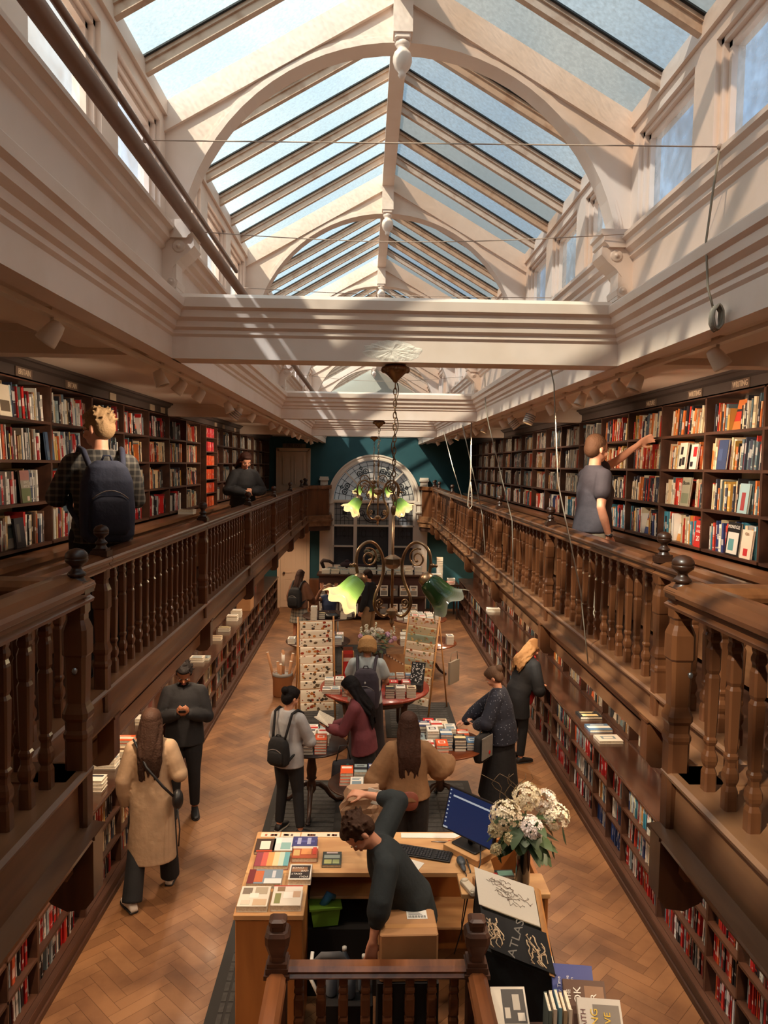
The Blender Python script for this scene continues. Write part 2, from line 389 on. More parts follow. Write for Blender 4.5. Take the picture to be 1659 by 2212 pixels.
# ---- glass
def glass_mat(name, tint, dirt, dirtcol, fac, scale=60, patch=None):
    m = bpy.data.materials.new(name); m.use_nodes = True; t = m.node_tree; t.nodes.clear()
    out = N(t, 'ShaderNodeOutputMaterial'); tcn = N(t, 'ShaderNodeTexCoord')
    tr = N(t, 'ShaderNodeBsdfTransparent'); a = N(t, 'ShaderNodeAttribute'); a.attribute_name = 'Col'
    n1 = N(t, 'ShaderNodeTexNoise'); n1.inputs['Scale'].default_value = scale; n1.inputs['Detail'].default_value = 2; t.links.new(tcn.outputs['Object'], n1.inputs['Vector'])
    n2 = N(t, 'ShaderNodeTexNoise'); n2.inputs['Scale'].default_value = 2.2; n2.inputs['Detail'].default_value = 6; n2.inputs['Distortion'].default_value = 1.0; t.links.new(tcn.outputs['Object'], n2.inputs['Vector'])
    r1 = N(t, 'ShaderNodeMapRange'); r1.inputs['From Min'].default_value = .3; r1.inputs['From Max'].default_value = .7; r1.inputs['To Min'].default_value = .72; r1.inputs['To Max'].default_value = 1.15
    t.links.new(n1.outputs[0], r1.inputs['Value'])
    vm = N(t, 'ShaderNodeVectorMath', operation='SCALE'); t.links.new(a.outputs['Color'], vm.inputs[0]); t.links.new(r1.outputs[0], vm.inputs['Scale'])
    mx = N(t, 'ShaderNodeMix'); mx.data_type = 'RGBA'; mx.blend_type = 'MULTIPLY'; mx.inputs[7].default_value = tint; mx.inputs[0].default_value = 1
    t.links.new(vm.outputs[0], mx.inputs[6])
    src = mx.outputs[2]
    if patch:
        r2 = N(t, 'ShaderNodeMapRange'); r2.inputs['From Min'].default_value = .42; r2.inputs['From Max'].default_value = .6; t.links.new(n2.outputs[0], r2.inputs['Value'])
        m2 = N(t, 'ShaderNodeMix'); m2.data_type = 'RGBA'; m2.blend_type = 'MULTIPLY'; t.links.new(src, m2.inputs[6]); m2.inputs[7].default_value = patch; t.links.new(r2.outputs[0], m2.inputs[0]); src = m2.outputs[2]
    t.links.new(src, tr.inputs[0])
    tl = N(t, 'ShaderNodeBsdfTranslucent'); tl.inputs[0].default_value = dirtcol
    ms = N(t, 'ShaderNodeMixShader'); ms.inputs[0].default_value = fac; t.links.new(tr.outputs[0], ms.inputs[1]); t.links.new(tl.outputs[0], ms.inputs[2])
    gl = N(t, 'ShaderNodeBsdfGlossy'); gl.inputs['Roughness'].default_value = .25; gl.inputs[0].default_value = (.8, .8, .8, 1)
    bp = N(t, 'ShaderNodeBump'); bp.inputs['Strength'].default_value = .5; bp.inputs['Distance'].default_value = .01; t.links.new(n1.outputs[0], bp.inputs['Height']); t.links.new(bp.outputs[0], gl.inputs['Normal'])
    ms2 = N(t, 'ShaderNodeMixShader'); ms2.inputs[0].default_value = .06; t.links.new(ms.outputs[0], ms2.inputs[1]); t.links.new(gl.outputs[0], ms2.inputs[2])
    t.links.new(ms2.outputs[0], out.inputs[0]); return m
GL_L = glass_mat('roof_glass_clear', (.47, .52, .50, 1), .2, (.36, .39, .38, 1), .22)
GL_R = glass_mat('roof_glass_grey', (.225, .205, .175, 1), .2, (.24, .235, .215, 1), .30, 45)  # right slope glass, tinted darker and greyer than the left
GL_C = glass_mat('obscured_glass', (.42, .47, .50, 1), .2, (.42, .40, .38, 1), .25, 14, (.55, .50, .46, 1))  # outdoor reflections put into the tint as grey-brown patches
nbar = 6; wn = 1
rnd = random.Random(11)
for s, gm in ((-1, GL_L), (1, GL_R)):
    xe = OL-.02 if s < 0 else OR_+.02
    bars = MB(); seal = MB()
    for ti in range(-1, len(TR)):
        ya = TR[ti] if ti >= 0 else Y0
        yb = TR[ti+1] if ti+1 < len(TR) else Y1
        b = MB(); npn = max(1, round((yb-ya)/(HB/nbar)))
        for k in range(npn):
            y_a = ya+(yb-ya)*k/npn; y_b = ya+(yb-ya)*(k+1)/npn
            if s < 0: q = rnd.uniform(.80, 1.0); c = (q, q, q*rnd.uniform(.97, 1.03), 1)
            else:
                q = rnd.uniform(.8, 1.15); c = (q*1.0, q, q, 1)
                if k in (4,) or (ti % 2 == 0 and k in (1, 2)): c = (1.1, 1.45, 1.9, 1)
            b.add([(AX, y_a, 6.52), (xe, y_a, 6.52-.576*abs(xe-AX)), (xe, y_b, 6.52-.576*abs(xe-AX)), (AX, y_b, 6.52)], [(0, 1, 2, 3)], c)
            if k > 0 and True:
                for bb, w_, z0_, z1_ in ((bars, .019, -.075, -.004), (bars, .032, -.03, -.004)):
                    vs = []
                    for yy in (y_a-w_, y_a+w_):
                        for xx in (AX, xe):
                            for dz in (z0_, z1_): vs.append((xx, yy, 6.52-.576*abs(xx-AX)+dz))
                    bb.add(vs, [(0, 1, 3, 2), (4, 6, 7, 5), (0, 4, 5, 1), (2, 3, 7, 6), (0, 2, 6, 4), (1, 5, 7, 3)])
            for yy in ((y_a+.034,) if k == 0 else (y_a-.05, y_a+.034)):
                vs = []
                for y2 in (yy, yy+.016):
                    for xx in (AX, xe):
                        for dz in (-.012, -.003): vs.append((xx, y2, 6.52-.576*abs(xx-AX)+dz))
                seal.add(vs, [(0, 1, 3, 2), (4, 6, 7, 5), (0, 4, 5, 1), (2, 3, 7, 6), (0, 2, 6, 4), (1, 5, 7, 3)])
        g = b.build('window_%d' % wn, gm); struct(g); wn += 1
    struct(bars.build('trim_33' if s < 0 else 'trim_34', BARPAINT))
    struct(seal.build('trim_35' if s < 0 else 'trim_36', BLACKSEAL))
# clerestory windows, three to each roof bay
for s, x in ((-1, OL), (1, OR_)):
    for ti in range(0, len(TR)):
        ya = TR[ti]+.05; yb = (TR[ti+1] if ti+1 < len(TR) else Y1)-.05
        fr = MB(); gl = MB(); n = 3; w = (yb-ya)/n
        xi, xo = x+s*.0, x+s*.10
        def bx(a, c, d, e, dx=0): fr.box(min(xi+s*dx, xo), max(xi+s*dx, xo), a, c, d, e)
        for k in range(n+1):
            c = ya+w*k; bx(max(ya, c-.10), min(yb, c+.10), 5.16, 5.73)
        for k in range(n):
            a, c = ya+w*k+.10, ya+w*(k+1)-.10
            bx(a, c, 5.66, 5.73); bx(a, c, 5.16, 5.19)
            # stepped inner mouldings
            for q, dx in ((.022, .022), (.045, .045)):
                bx(a-.001, a+q, 5.17, 5.70, dx); bx(c-q, c+.001, 5.17, 5.70, dx); bx(a, c, 5.66-q, 5.68, dx); bx(a, c, 5.18, 5.19+q, dx)
            gl.add([(x+s*.07, a, 5.18), (x+s*.07, c, 5.18), (x+s*.07, c, 5.70), (x+s*.07, a, 5.70)], [(0, 1, 2, 3)], rnd.choice([(1, 1, 1, 1), (.8, .95, 1.15, 1), (.9, .88, .85, 1)]))  # bluish and brownish pane tints carry the reflected outdoors
        f = struct(fr.build('window_%d' % wn, PAINT)); wn += 1
        gl.build('pane', GL_C, f)

# ---- gallery edges: sole shelf, fascia, ledge (profile; negative = into the room)
EDGE = [(-.085, 2.560), (-.09, 2.575), (-.075, 2.585), (.09, 2.585), (.09, 2.30), (-.03, 2.30), (-.03, 2.36), (-.05, 2.375), (-.05, 2.40), (-.03, 2.41), (-.085, 2.415), (-.125, 2.425), (-.13, 2.44), (-.06, 2.45), (-.055, 2.55)]
for s, x in ((-1, GLx), (1, GRx)):
    b = MB(); b.extr(side_profile(EDGE, x, s), 2.95, 19.2); struct(b.build('trim_1' if s < 0 else 'trim_2', WOODB))
    b = MB(); b.extr(side_profile([(-.03, 2.20), (-.03, 2.31), (.04, 2.31), (.04, 2.20)], x, s), 2.9, 19.2); struct(b.build('trim_3' if s < 0 else 'trim_4', WOODB))
# small glow-free soffit beneath the galleries already made

# rough plaster repair on the face of the first beam, above the ceiling rose
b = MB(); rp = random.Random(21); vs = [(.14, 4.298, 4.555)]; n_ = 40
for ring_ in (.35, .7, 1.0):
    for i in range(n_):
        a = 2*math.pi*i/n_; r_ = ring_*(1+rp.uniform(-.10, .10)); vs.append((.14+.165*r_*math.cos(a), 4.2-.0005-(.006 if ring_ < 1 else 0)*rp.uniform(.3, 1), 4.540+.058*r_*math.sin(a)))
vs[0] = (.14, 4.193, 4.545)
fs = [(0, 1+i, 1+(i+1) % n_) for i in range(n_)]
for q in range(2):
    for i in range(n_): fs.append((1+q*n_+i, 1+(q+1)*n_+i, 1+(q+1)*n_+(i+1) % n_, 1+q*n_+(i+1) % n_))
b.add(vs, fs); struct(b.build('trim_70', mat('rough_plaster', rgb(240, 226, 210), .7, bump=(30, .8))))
# ================================================================== BALUSTRADES
def chamf(c=.35):   # chamfered-square section, unit half width
    k = 1-c
    return [(1, -k), (1, k), (k, 1), (-k, 1), (-1, k), (-1, -k), (-k, -1), (k, -1)]
SEC = chamf(.30)
BAL = [(.030, 0), (.030, .075), (.026, .085), (.022, .095), (.029, .11), (.032, .125), (.030, .145), (.021, .165), (.020, .185), (.027, .20), (.027, .21), (.021, .22),
       (.0235, .24), (.029, .455), (.029, .46), (.022, .475), (.028, .49), (.029, .575), (.025, .585), (.021, .60), (.028, .612), (.028, .625), (.022, .64), (.026, .65), (.026, .70)]
NEW = [(.056, -.30), (.056, .12), (.062, .135), (.062, .15), (.054, .165), (.056, .20), (.066, .215), (.066, .235), (.054, .26), (.048, .275),
       (.050, .30), (.056, .46), (.056, .465), (.064, .475), (.064, .575), (.056, .595), (.046, .615), (.046, .635), (.054, .645), (.054, .70)]
FIN = [(.052, 0), (.052, .045), (.048, .06), (.036, .085), (.032, .095), (.042, .10), (.046, .112), (.040, .122), (.03, .132), (.024, .145), (.024, .155), (.038, .17), (.052, .185), (.055, .198), (.055, .203), (.051, .207), (.055, .211), (.055, .222), (.050, .24), (.036, .258), (.012, .268), (.003, .27)]
def scale_prof(p, k): return [(r*k, z*k) for r, z in p]
RAILP = [(-.080, .0), (-.085, .012), (-.070, .022), (-.066, .034), (-.086, .044), (-.090, .06), (-.084, .072), (-.050, .088), (0, .094), (.050, .088), (.084, .072), (.09, .06), (.086, .044), (.066, .034), (.07, .022), (.085, .012), (.08, 0)]
_balm = MB().lathe(BAL, sec=SEC, smooth=False).build('baluster', WOOD)
BAL_ME = _balm.data; bpy.data.objects.remove(_balm)
_newm = MB().lathe(NEW, sec=SEC, smooth=False).build('newel_post', WOOD); NEW_ME = _newm.data; bpy.data.objects.remove(_newm)
_fb = MB(); _fb.lathe(FIN, seg=20); _fb.cbox((0, 0, .02), (.125, .125, .05)); _fb.cbox((0, 0, .055), (.10, .10, .02))
_f = _fb.build('finial', DWOOD); FIN_ME = _f.data; bpy.data.objects.remove(_f)
def link(name, me, parent, loc, sc=None, rz=0):
    o = bpy.data.objects.new(name, me); COL.objects.link(o); o.parent = parent; o.location = loc
    if rz: o.rotation_euler = (0, 0, rz)
    if sc: o.scale = sc
    return o
def newel(parent, loc, s=1.0, finial=True, zr=.79):
    s *= .70
    n = link('newel_post', NEW_ME, parent, loc, (s, s, 1))
    if finial: link('finial', FIN_ME, n, (0, 0, zr), (.76/s, .76/s, .66))
    return n
def bracket(parent, x, y, side, z=0, name='bracket'):
    b = MB(); pr = [(.0, -.16), (0, -.40), (.03, -.44), (.10, -.45), (.16, -.42), (.20, -.36), (.24, -.30), (.24, -.16)]
    b.extr(side_profile([(p[0]-.125, p[1]) for p in pr], x, side), y-.05, y+.05)
    b.box(min(x-side*.135, x+side*.10), max(x-side*.135, x+side*.10), y-.06, y+.06, -.17, -.155)
    o = b.build(name, WOOD, parent); o.location = (0, 0, z); return o
def rail_run(parent, x, ya, yb, z, prof=RAILP, name='handrail', m=WOODR):
    b = MB(); b.extr([(x+p[0], z+p[1]) for p in prof], ya, yb, 'y'); return b.build(name, m, parent)
SEGY = [4.28+HB*k for k in range(0, 6)]   # 4.28, 6.95, 9.61, 12.28, 14.94, 17.61
def section(side, k, ya, yb, nb, panel=False, first=False):
    x = GLx if side < 0 else GRx
    nm = 'left' if side < 0 else 'right'
    lab = {0: 'oak gallery balustrade on the %s, the stretch just past the near landing' % nm}.get(k, 'oak gallery balustrade on the %s, %s full stretch counted from the camera' % (nm, ORD[k-1]))
    ya += .07
    t = thing('balustrade', lab, 'balustrade', (x, ya, 2.585), 0, 'gallery balustrades')
    L = yb-ya
    rail_run(t, 0, 0, L+.06, .69)
    newel(t, (-side*.045, L, 0), zr=.775)
    bracket(t, 0, L, side)
    if not panel:
        for i in range(nb): link('baluster', BAL_ME, t, (0, -.07+(L+.07)*(i+1)/(nb+1), 0), (.78, .78, 1))
    else:
        b = MB(); b.box(-.03, .03, 0, L-.05, 0, .7); b.box(-.045, .045, .0, L, .0, .09); b.box(-.045, .045, 0, L, .62, .70)
        for q in range(4): b.box(-.045, .045, L*q/4-.03, L*q/4+.03, 0, .7)
        b.build('panel', WOOD, t)
    return t
for s in (-1, 1):
    section(s, 0, 2.95, SEGY[0], 7)
    for k in range(5): section(s, k+1, SEGY[k], SEGY[k+1], 15)
    section(s, 6, SEGY[5], 18.92, 0, panel=True)
    # canted end bay by the window
    x = GLx if s < 0 else GRx
    xe = -.98 if s < 0 else 1.52
    t = thing('balustrade_bay', 'panelled end bay of the %s gallery beside the arched window' % ('left' if s < 0 else 'right'), 'balustrade', ((x+xe)/2, 19.5, 2.3), 0)
    x0, x1 = x-(x+xe)/2, xe-(x+xe)/2
    def cant(name, m, hw, z0, z1, ex=0):
        b = MB(); pts = [(x0, -.42), (x1, -.05), (x1, .56)]
        for (ax, ay), (bx_, by) in zip(pts[:-1], pts[1:]):
            d = Vector((bx_-ax, by-ay)); n_ = Vector((d.y, -d.x)).normalized()*hw; e = d.normalized()*ex
            q = [(ax+n_.x-e.x, ay+n_.y-e.y), (bx_+n_.x+e.x, by+n_.y+e.y), (bx_-n_.x+e.x, by-n_.y+e.y), (ax-n_.x-e.x, ay-n_.y-e.y)]
            b.extr(q, z0, z1, 'z')
        return b.build(name, m, t)
    cant('panel', WOOD, .03, .28, .98); cant('handrail', WOODR, .08, .97, 1.06, .06); cant('plinth', WOODB, .09, .0, .28, .06); cant('moulding', WOODB, .12, .12, .16, .08); cant('lower_moulding', DWOOD2, .05, -.12, 0, .03)
    b = MB(); b.extr([(x0, -.4), (x1, -.05), (x1, .56), (x0-(-s)*.3*-1, .56)], .0, .10, 'z'); b.build('bay_floor', DWOOD2, t)
    for q in ((x0, -.4), (x1, -.05)): newel(t, (q[0], q[1], .285), .8, finial=(q[0] == x0))

# near landing: raised, closer to the middle on both sides
for s in (-1, 1):
    nm = 'left' if s < 0 else 'right'
    xn = -1.125 if s < 0 else 1.265
    x = GLx if s < 0 else GRx
    zb = 2.735
    # edge of the landing
    b = MB(); prof = [(p[0], p[1]+.15) for p in EDGE]
    prof = [(-.085, 2.71), (-.09, 2.725), (-.075, 2.735), (.09, 2.735), (.09, 2.36), (-.03, 2.36), (-.03, 2.40), (-.05, 2.41), (-.05, 2.455), (-.03, 2.47), (-.085, 2.475), (-.125, 2.485), (-.13, 2.505), (-.06, 2.515), (-.055, 2.70)]
    b.extr(side_profile(prof, xn, s), -1.0, 2.82)
    xa, xb = sorted((xn-s*.05, x+s*.12)); b.extr([(2.845, 2.71), (2.85, 2.725), (2.835, 2.735), (2.65, 2.735), (2.65, 2.36), (2.82, 2.36), (2.80, 2.47), (2.88, 2.48), (2.88, 2.505), (2.815, 2.515), (2.815, 2.70)], xa, xb, 'x')
    b.box(min(xn+s*.05, x+s*.3), max(xn+s*.05, x+s*.3), -1.0, 2.82, 2.62, 2.728)
    struct(b.build('trim_7' if s < 0 else 'trim_8', WOODB))
    b = MB(); b.box(min(xn, x+s*.4), max(xn, x+s*.4), -1.0, 2.62, 2.42, 2.50); struct(b.build('floor_landing_'+nm, DWOOD2))
    t = thing('balustrade', 'oak balustrade of the near landing on the %s, closest to the camera' % nm, 'balustrade', (xn, 2.76, zb), 0, 'gallery balustrades')
    BR = [(p[0]*1.05, p[1]*1.1) for p in RAILP]
    b = MB(); b.extr([(p[0], .63+p[1]) for p in BR], -3.6, .09, 'y')
    b.extr([(p[0], .63+p[1]) for p in BR], s*.05, (x-xn)-s*.1, 'x')
    b.build('handrail', WOODR, t)
    nw = newel(t, (-s*.045, .03, 0), 1.04, True, .725); nw.scale.z = .93
    bracket(t, 0, 0, s, -.075); link('door_stop_knob', MB().lathe([(.004, 0), (.004, .02), (.012, .022), (.014, .03), (.008, .036)], seg=10, M=Matrix.Rotation(math.radians(90), 4, 'X')).build('k', STEEL).data, nw, (.02, -.068, .42))
    bpy.data.objects.remove(bpy.data.objects['k'])
    for i in range(1, 15): link('baluster', BAL_ME, t, (0, -.153*i, 0), (.74, .74, .91))
    for i in range(1, 3): link('baluster', BAL_ME, t, (s*.16*i, 0, 0), (.74, .74, .91))
    # flat oak cap behind the rail
    b = MB(); b.bbox(min(xn+s*.09, x+s*.22), max(xn+s*.09, x+s*.22), -.25, .07, .66, .69, .01)
    cpd = b.build('cap_board', WOODR, t)
# ================================================================== LOWER CASES, GALLERY CASES
CASES = []   # (side, face x, bay y0, bay y1, [shelf z], top z, tag)
def post_xs(ya, yb): return ya, yb
CY = [4.2+BAY*k for k in range(-1, 18)]
FXL, FXR = -2.27, 2.50     # face of the floor cases
UXL, UXR = -2.62, 2.87     # face of the wall cases above the counter
GXL, GXR = -2.50, 2.75     # face of the gallery cases
def shelf_unit(name, lab, cat, group, side, xf, xb, ya, yb, zs, ztop, kick=0, mid=False, thick=.022, backm=None, m=DWOOD2, cornice=False, nosing=None):
    """open-fronted case between ya..yb; face xf, back xb (side -1 left / +1 right)"""
    t = thing(name, lab, cat, ((xf+xb)/2, (ya+yb)/2, zs[0]-kick), 0, group)
    ox, oy, oz = (xf+xb)/2, (ya+yb)/2, zs[0]-kick
    X0, X1 = sorted((xf-ox, xb-ox)); L = (yb-ya)/2
    c = MB()
    for y in (-L, L-.014): c.box(X0, X1, y, y+.014, 0, ztop-oz)
    if mid: c.box(X0, X1, -.008, .008, kick, ztop-oz)
    c.box(X0, X1, -L, L, ztop-oz-.02, ztop-oz)
    if kick: 
        k0, k1 = sorted((xf-ox-side*.04, xb-ox)); c.box(k0, k1, -L, L, 0, kick-.01)
    c.build('carcass', m, t)
    for z in zs:
        b = MB(); b.box(X0, X1, -L+.014, L-.014, z-oz-thick, z-oz); b.build('shelf', m, t)
    b = MB(); bx0, bx1 = sorted((xb-ox-side*.004, xb-ox)); b.box(bx0, bx1, -L, L, 0, ztop-oz); b.build('back_panel', backm or DWOOD, t)
    return t, (ox, oy, oz)
SHELVES = []   # for the books: side, face, ya, yb, z, clear height, region, bay index, row index
wh = {-1: 'left', 1: 'right'}
for s in (-1, 1):
    xf = FXL if s < 0 else FXR; xu = UXL if s < 0 else UXR; xg = GXL if s < 0 else GXR; xw = XL+.005 if s < 0 else XR-.005
    for k in range(len(CY)-1):
        ya, yb = CY[k], CY[k+1]
        nmb = ORD[k]
        zs = [.135, .40, .665]
        shelf_unit('floor_bookcase', 'low dark bookcase along the %s side of the floor, %s bay from the camera' % (wh[s], nmb), 'bookcase', 'low bookcases along the floor', s, xf, xu+s*.0, ya, yb, zs, .93, .135, mid=(k % 3 == 1), backm=DWOOD)
        for r, z in enumerate(zs): SHELVES.append((s, xf, ya, yb, z, .235, 'F', k, r, (k % 3 == 1)))
        zs = [.985, 1.31, 1.61, 1.90]
        shelf_unit('wall_bookcase', 'dark wall bookcase under the %s gallery, %s bay from the camera' % (wh[s], nmb), 'bookcase', 'wall bookcases under the galleries', s, xu, xw, ya, yb, zs, 2.27, 0, backm=DWOOD)
        for r, z in enumerate(zs): SHELVES.append((s, xu, ya, yb, z, .27, 'W', k, r, False))
        zs = [3.26, 3.585, 3.905, 4.205]
        shelf_unit('gallery_bookcase', 'tall dark bookcase on the %s gallery, %s bay from the camera' % (wh[s], nmb), 'bookcase', 'bookcases on the galleries', s, xg, xw, ya, yb, zs, 4.50, 0, mid=False, backm=BACKP)
        for r, z in enumerate(zs): SHELVES.append((s, xg, ya, yb, z, .27, 'G', k, r, False))
    # continuous counter top over the floor cases
    b = MB(); b.box(min(xf-s*.02, xu), max(xf-s*.02, xu), CY[0], CY[-1], .93, .965)
    b.box(min(xf-s*.03, xf), max(xf-s*.03, xf), CY[0], CY[-1], .94, .955)
    o = b.build('counter_top', mat('dark_counter', rgb(74, 46, 32), .25, wood=((2, .3, 2), rgb(52, 30, 20), .4), coat=.5)); base_origin(o)
    tag(o, 'long dark polished counter top over the %s floor bookcases' % wh[s], 'counter')
    # skirting kick board in front of the cases
    b = MB(); b.box(min(xf-s*.045, xf), max(xf-s*.045, xf), CY[0], CY[-1], 0, .12); b.box(min(xf-s*.06, xf), max(xf-s*.06, xf), CY[0], CY[-1], 0, .05)
    struct(b.build('baseboard_'+wh[s], DWOOD2))
    # gallery base cabinets with a projecting ledge
    o = MB()
    x1 = xg-s*.0
    o.box(min(xg-s*.03, xw), max(xg-s*.03, xw), CY[0], CY[-1], 2.40, 3.18)
    o.box(min(xg-s*.20, xg), max(xg-s*.20, xg), CY[0], CY[-1], 3.175, 3.215)
    o.box(min(xg-s*.16, xg), max(xg-s*.16, xg), CY[0], CY[-1], 2.45, 3.175)
    c = o.build('base_cabinet', WOODB); base_origin(c)
    tag(c, 'continuous oak base cabinet with ledge under the %s gallery bookcases' % wh[s], 'cabinet')
    # cornice, one piece per ceiling coffer
    ys = [Y0]+BM[1:]+[Y1-.6]
    for k in range(len(ys)-1):
        a, c_ = ys[k]+(.12 if k else 0), ys[k+1]-.08
        pr = [(0, 4.49), (-.0, 4.575), (-.03, 4.59), (-.05, 4.615), (-.07, 4.62), (-.07, 4.638), (.25, 4.638), (.25, 4.49)]
        b = MB(); b.extr(side_profile(pr, xg, s), a, c_)
        o = b.build('cornice', CORN); base_origin(o); tag(o, 'dark moulded cornice over the %s gallery bookcases, %s length from the camera' % (wh[s], ORD[k]), 'cornice', 'bookcase cornices')
    # name plates
    plates = {-1: [(5.5, 'BRITAIN'), (6.38, 'BRITAIN'), (7.4, 'IRELAND'), (8.75, 'FRANCE'), (9.2, 'FRANCE'), (12.4, 'SPAIN'), (13.1, 'ITALY'), (14.2, 'ITALY')], 1: [(5.42, 'WRITING'), (6.17, 'WRITING'), (7.13, 'NATURE')]}[s]
    if s < 0: plates = [(p[0], p[1] if i < 2 else '') for i, p in enumerate(plates)]
    for i, (y, w_) in enumerate(plates):
        lb = 'small shelf sign reading %s on the %s gallery cornice%s' % (w_, wh[s], ', nearer one' if i == 0 else (', farther one' if i == 1 else '')) if w_ else 'small illegible shelf sign on the left gallery cornice, %s past the two readable ones' % ORD[i-2]
        t = thing('shelf_sign', lb, 'sign', (xg-s*.006, y, 4.535), 0, 'shelf signs')
        b = MB(); b.box(-.004, .004, -.13 if w_ else -.09, .13 if w_ else .09, -.035, .035); b.build('plate', mat('sign_brown', rgb(92, 72, 58), .5) if w_ else mat('sign_tan', rgb(150, 128, 104), .6), t)
        if w_: text(w_, 'lettering', .062, mat('sign_letters', rgb(206, 180, 150), .5), t, (-s*.006, 0, 0), (math.radians(90), 0, math.radians(-90 if s > 0 else 90)), .001, sx=.85)
# ================================================================== SHELVED BOOKS
PAL = {
 'mix': [((228, 220, 204), 'cream', 10), ((214, 208, 198), 'off-white', 7), ((36, 34, 38), 'black', 8), ((186, 36, 32), 'red', 6), ((150, 30, 34), 'crimson', 3), ((58, 66, 86), 'navy', 4), ((104, 122, 134), 'slate blue', 4), ((196, 164, 116), 'tan', 5), ((206, 96, 46), 'orange', 3), ((70, 92, 80), 'dark green', 2), ((150, 168, 168), 'pale blue', 3), ((122, 88, 66), 'brown', 4), ((90, 88, 88), 'grey', 4), ((216, 180, 90), 'mustard', 2)],
 'red': [((224, 214, 200), 'cream', 6), ((192, 34, 30), 'red', 7), ((36, 32, 34), 'black', 7), ((160, 28, 32), 'crimson', 4), ((210, 84, 40), 'orange', 2), ((150, 160, 160), 'pale grey', 3), ((120, 60, 50), 'rust', 2)],
 'warm': [((222, 196, 156), 'tan', 6), ((224, 208, 180), 'cream', 6), ((206, 112, 52), 'orange', 4), ((190, 52, 36), 'red', 4), ((60, 62, 76), 'navy', 3), ((90, 108, 112), 'teal grey', 3), ((196, 150, 70), 'mustard', 2), ((44, 40, 42), 'black', 4)],
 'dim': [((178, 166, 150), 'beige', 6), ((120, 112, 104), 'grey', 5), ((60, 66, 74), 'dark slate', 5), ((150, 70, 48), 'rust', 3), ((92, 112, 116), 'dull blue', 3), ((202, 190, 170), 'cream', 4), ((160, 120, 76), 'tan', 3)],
 'pink': [((226, 74, 62), 'coral red', 5), ((206, 36, 60), 'crimson', 4)], 'orng': [((232, 92, 42), 'orange', 6), ((236, 140, 80), 'pale orange', 2), ((220, 66, 36), 'red orange', 3)],
 'blue': [((52, 78, 134), 'blue', 9), ((44, 66, 112), 'navy blue', 5), ((210, 208, 204), 'white', 2)],
 'hi': [((238, 232, 220), 'white', 9), ((70, 140, 160), 'turquoise', 3), ((206, 66, 48), 'red', 4), ((48, 62, 110), 'blue', 3), ((222, 150, 70), 'orange', 3), ((40, 40, 46), 'black', 3), ((226, 208, 170), 'cream', 5)]}
def pick(r, pal):
    L = PAL[pal]; t = r.uniform(0, sum(q[2] for q in L))
    for c, n, w in L:
        t -= w
        if t <= 0: break
    k = r.uniform(.86, 1.08)
    return (min(1, lin(c[0])*k), min(1, lin(c[1])*k), min(1, lin(c[2])*k), 1), n
def book_shape(t, h, d, c, bands):
    """local book: spine towards -x at x=0, body to +x (d), thickness along y (t), height z. returns (cover MB, pages MB)"""
    m = MB(); q = .0022 if t > .012 else .0012
    zs = [0]+[b[0]*h for b in bands]+[h]; cc = [c]+[b[1] for b in bands]
    for i in range(len(zs)-1):     # spine strips
        m.add([(0, -t/2, zs[i]), (0, t/2, zs[i]), (0, t/2, zs[i+1]), (0, -t/2, zs[i+1])], [(0, 3, 2, 1)], cc[i])
    m.box(0, d, -t/2, -t/2+q, 0, h, c); m.box(0, d, t/2-q, t/2, 0, h, c); m.box(0.0004, q, -t/2, t/2, 0, h, c)
    p = MB(); p.box(q, d-.003, -t/2+q, t/2-q, .002, h-.003)
    return m, p
rb = random.Random(77)
BK = []      # every shelved book: position + look
def fill(side, xf, ya, yb, z, hmax, reg, k, r, pal, lean=0.0, full=1.0, hlo=.72, dep=(.12, .16), face=.04, inset=.04):
    y = ya+.018; end = ya+(yb-ya)*full-.018; i = 0
    lean_a = math.radians(lean)
    while y < end-.012:
        if rb.random() < face and end-y > .2 and reg != 'F':
            w = rb.uniform(.13, .17); t = .02; h = min(hmax*.92, w*1.45)
            c, n = pick(rb, pal); c2, _ = pick(rb, pal); c3, _ = pick(rb, 'mix')
            BK.append(dict(side=side, x=xf+side*(inset+.03), y=y+w/2, z=z, t=t, h=h, d=w, c=c, n=n, bands=[(.3, c2), (.62, c3), (.7, c)], a=math.radians(12), face=True, reg=reg, k=k, r=r, i=i))
            y += w+.006; i += 1; continue
        t = rb.choice([rb.uniform(.010, .02), rb.uniform(.016, .03), rb.uniform(.024, .042)]); h = hmax*rb.uniform(hlo, .98)
        if y+t > end: break
        c, n = pick(rb, pal); c2, _ = pick(rb, pal); c3 = (.02, .02, .02, 1) if sum(c[:3]) > .9 else (.8, .75, .65, 1)
        c3 = tuple(c[q]*.5+c3[q]*.5 for q in range(3))+(1,); c2 = tuple(c[q]*.4+c2[q]*.6 for q in range(3))+(1,)
        a0 = rb.uniform(.2, .5); a1 = a0+rb.uniform(.1, .35)
        ty = rb.random()
        if ty < .35: bands = [(a0, c3), (a1, c)]
        elif ty < .6: bands = [(.10, c2), (.16, c), (a0+.1, c3), (a1+.05, c)]
        elif ty < .8: bands = [(.72, c2)]
        else: bands = [(.08, c3), (.12, c), (.5, c3), (.52, c), (.56, c3), (.86, c)]
        BK.append(dict(side=side, x=xf+side*(inset+rb.uniform(0, .018)), y=y+t/2, z=z, t=t, h=h*math.cos(lean_a), d=rb.uniform(*dep), c=c, n=n, bands=bands, a=lean_a, face=False, reg=reg, k=k, r=r, i=i))
        y += t*1.02/max(.8, math.cos(lean_a))+.0008; i += 1
        if rb.random() < .018: y += rb.uniform(.01, .05)
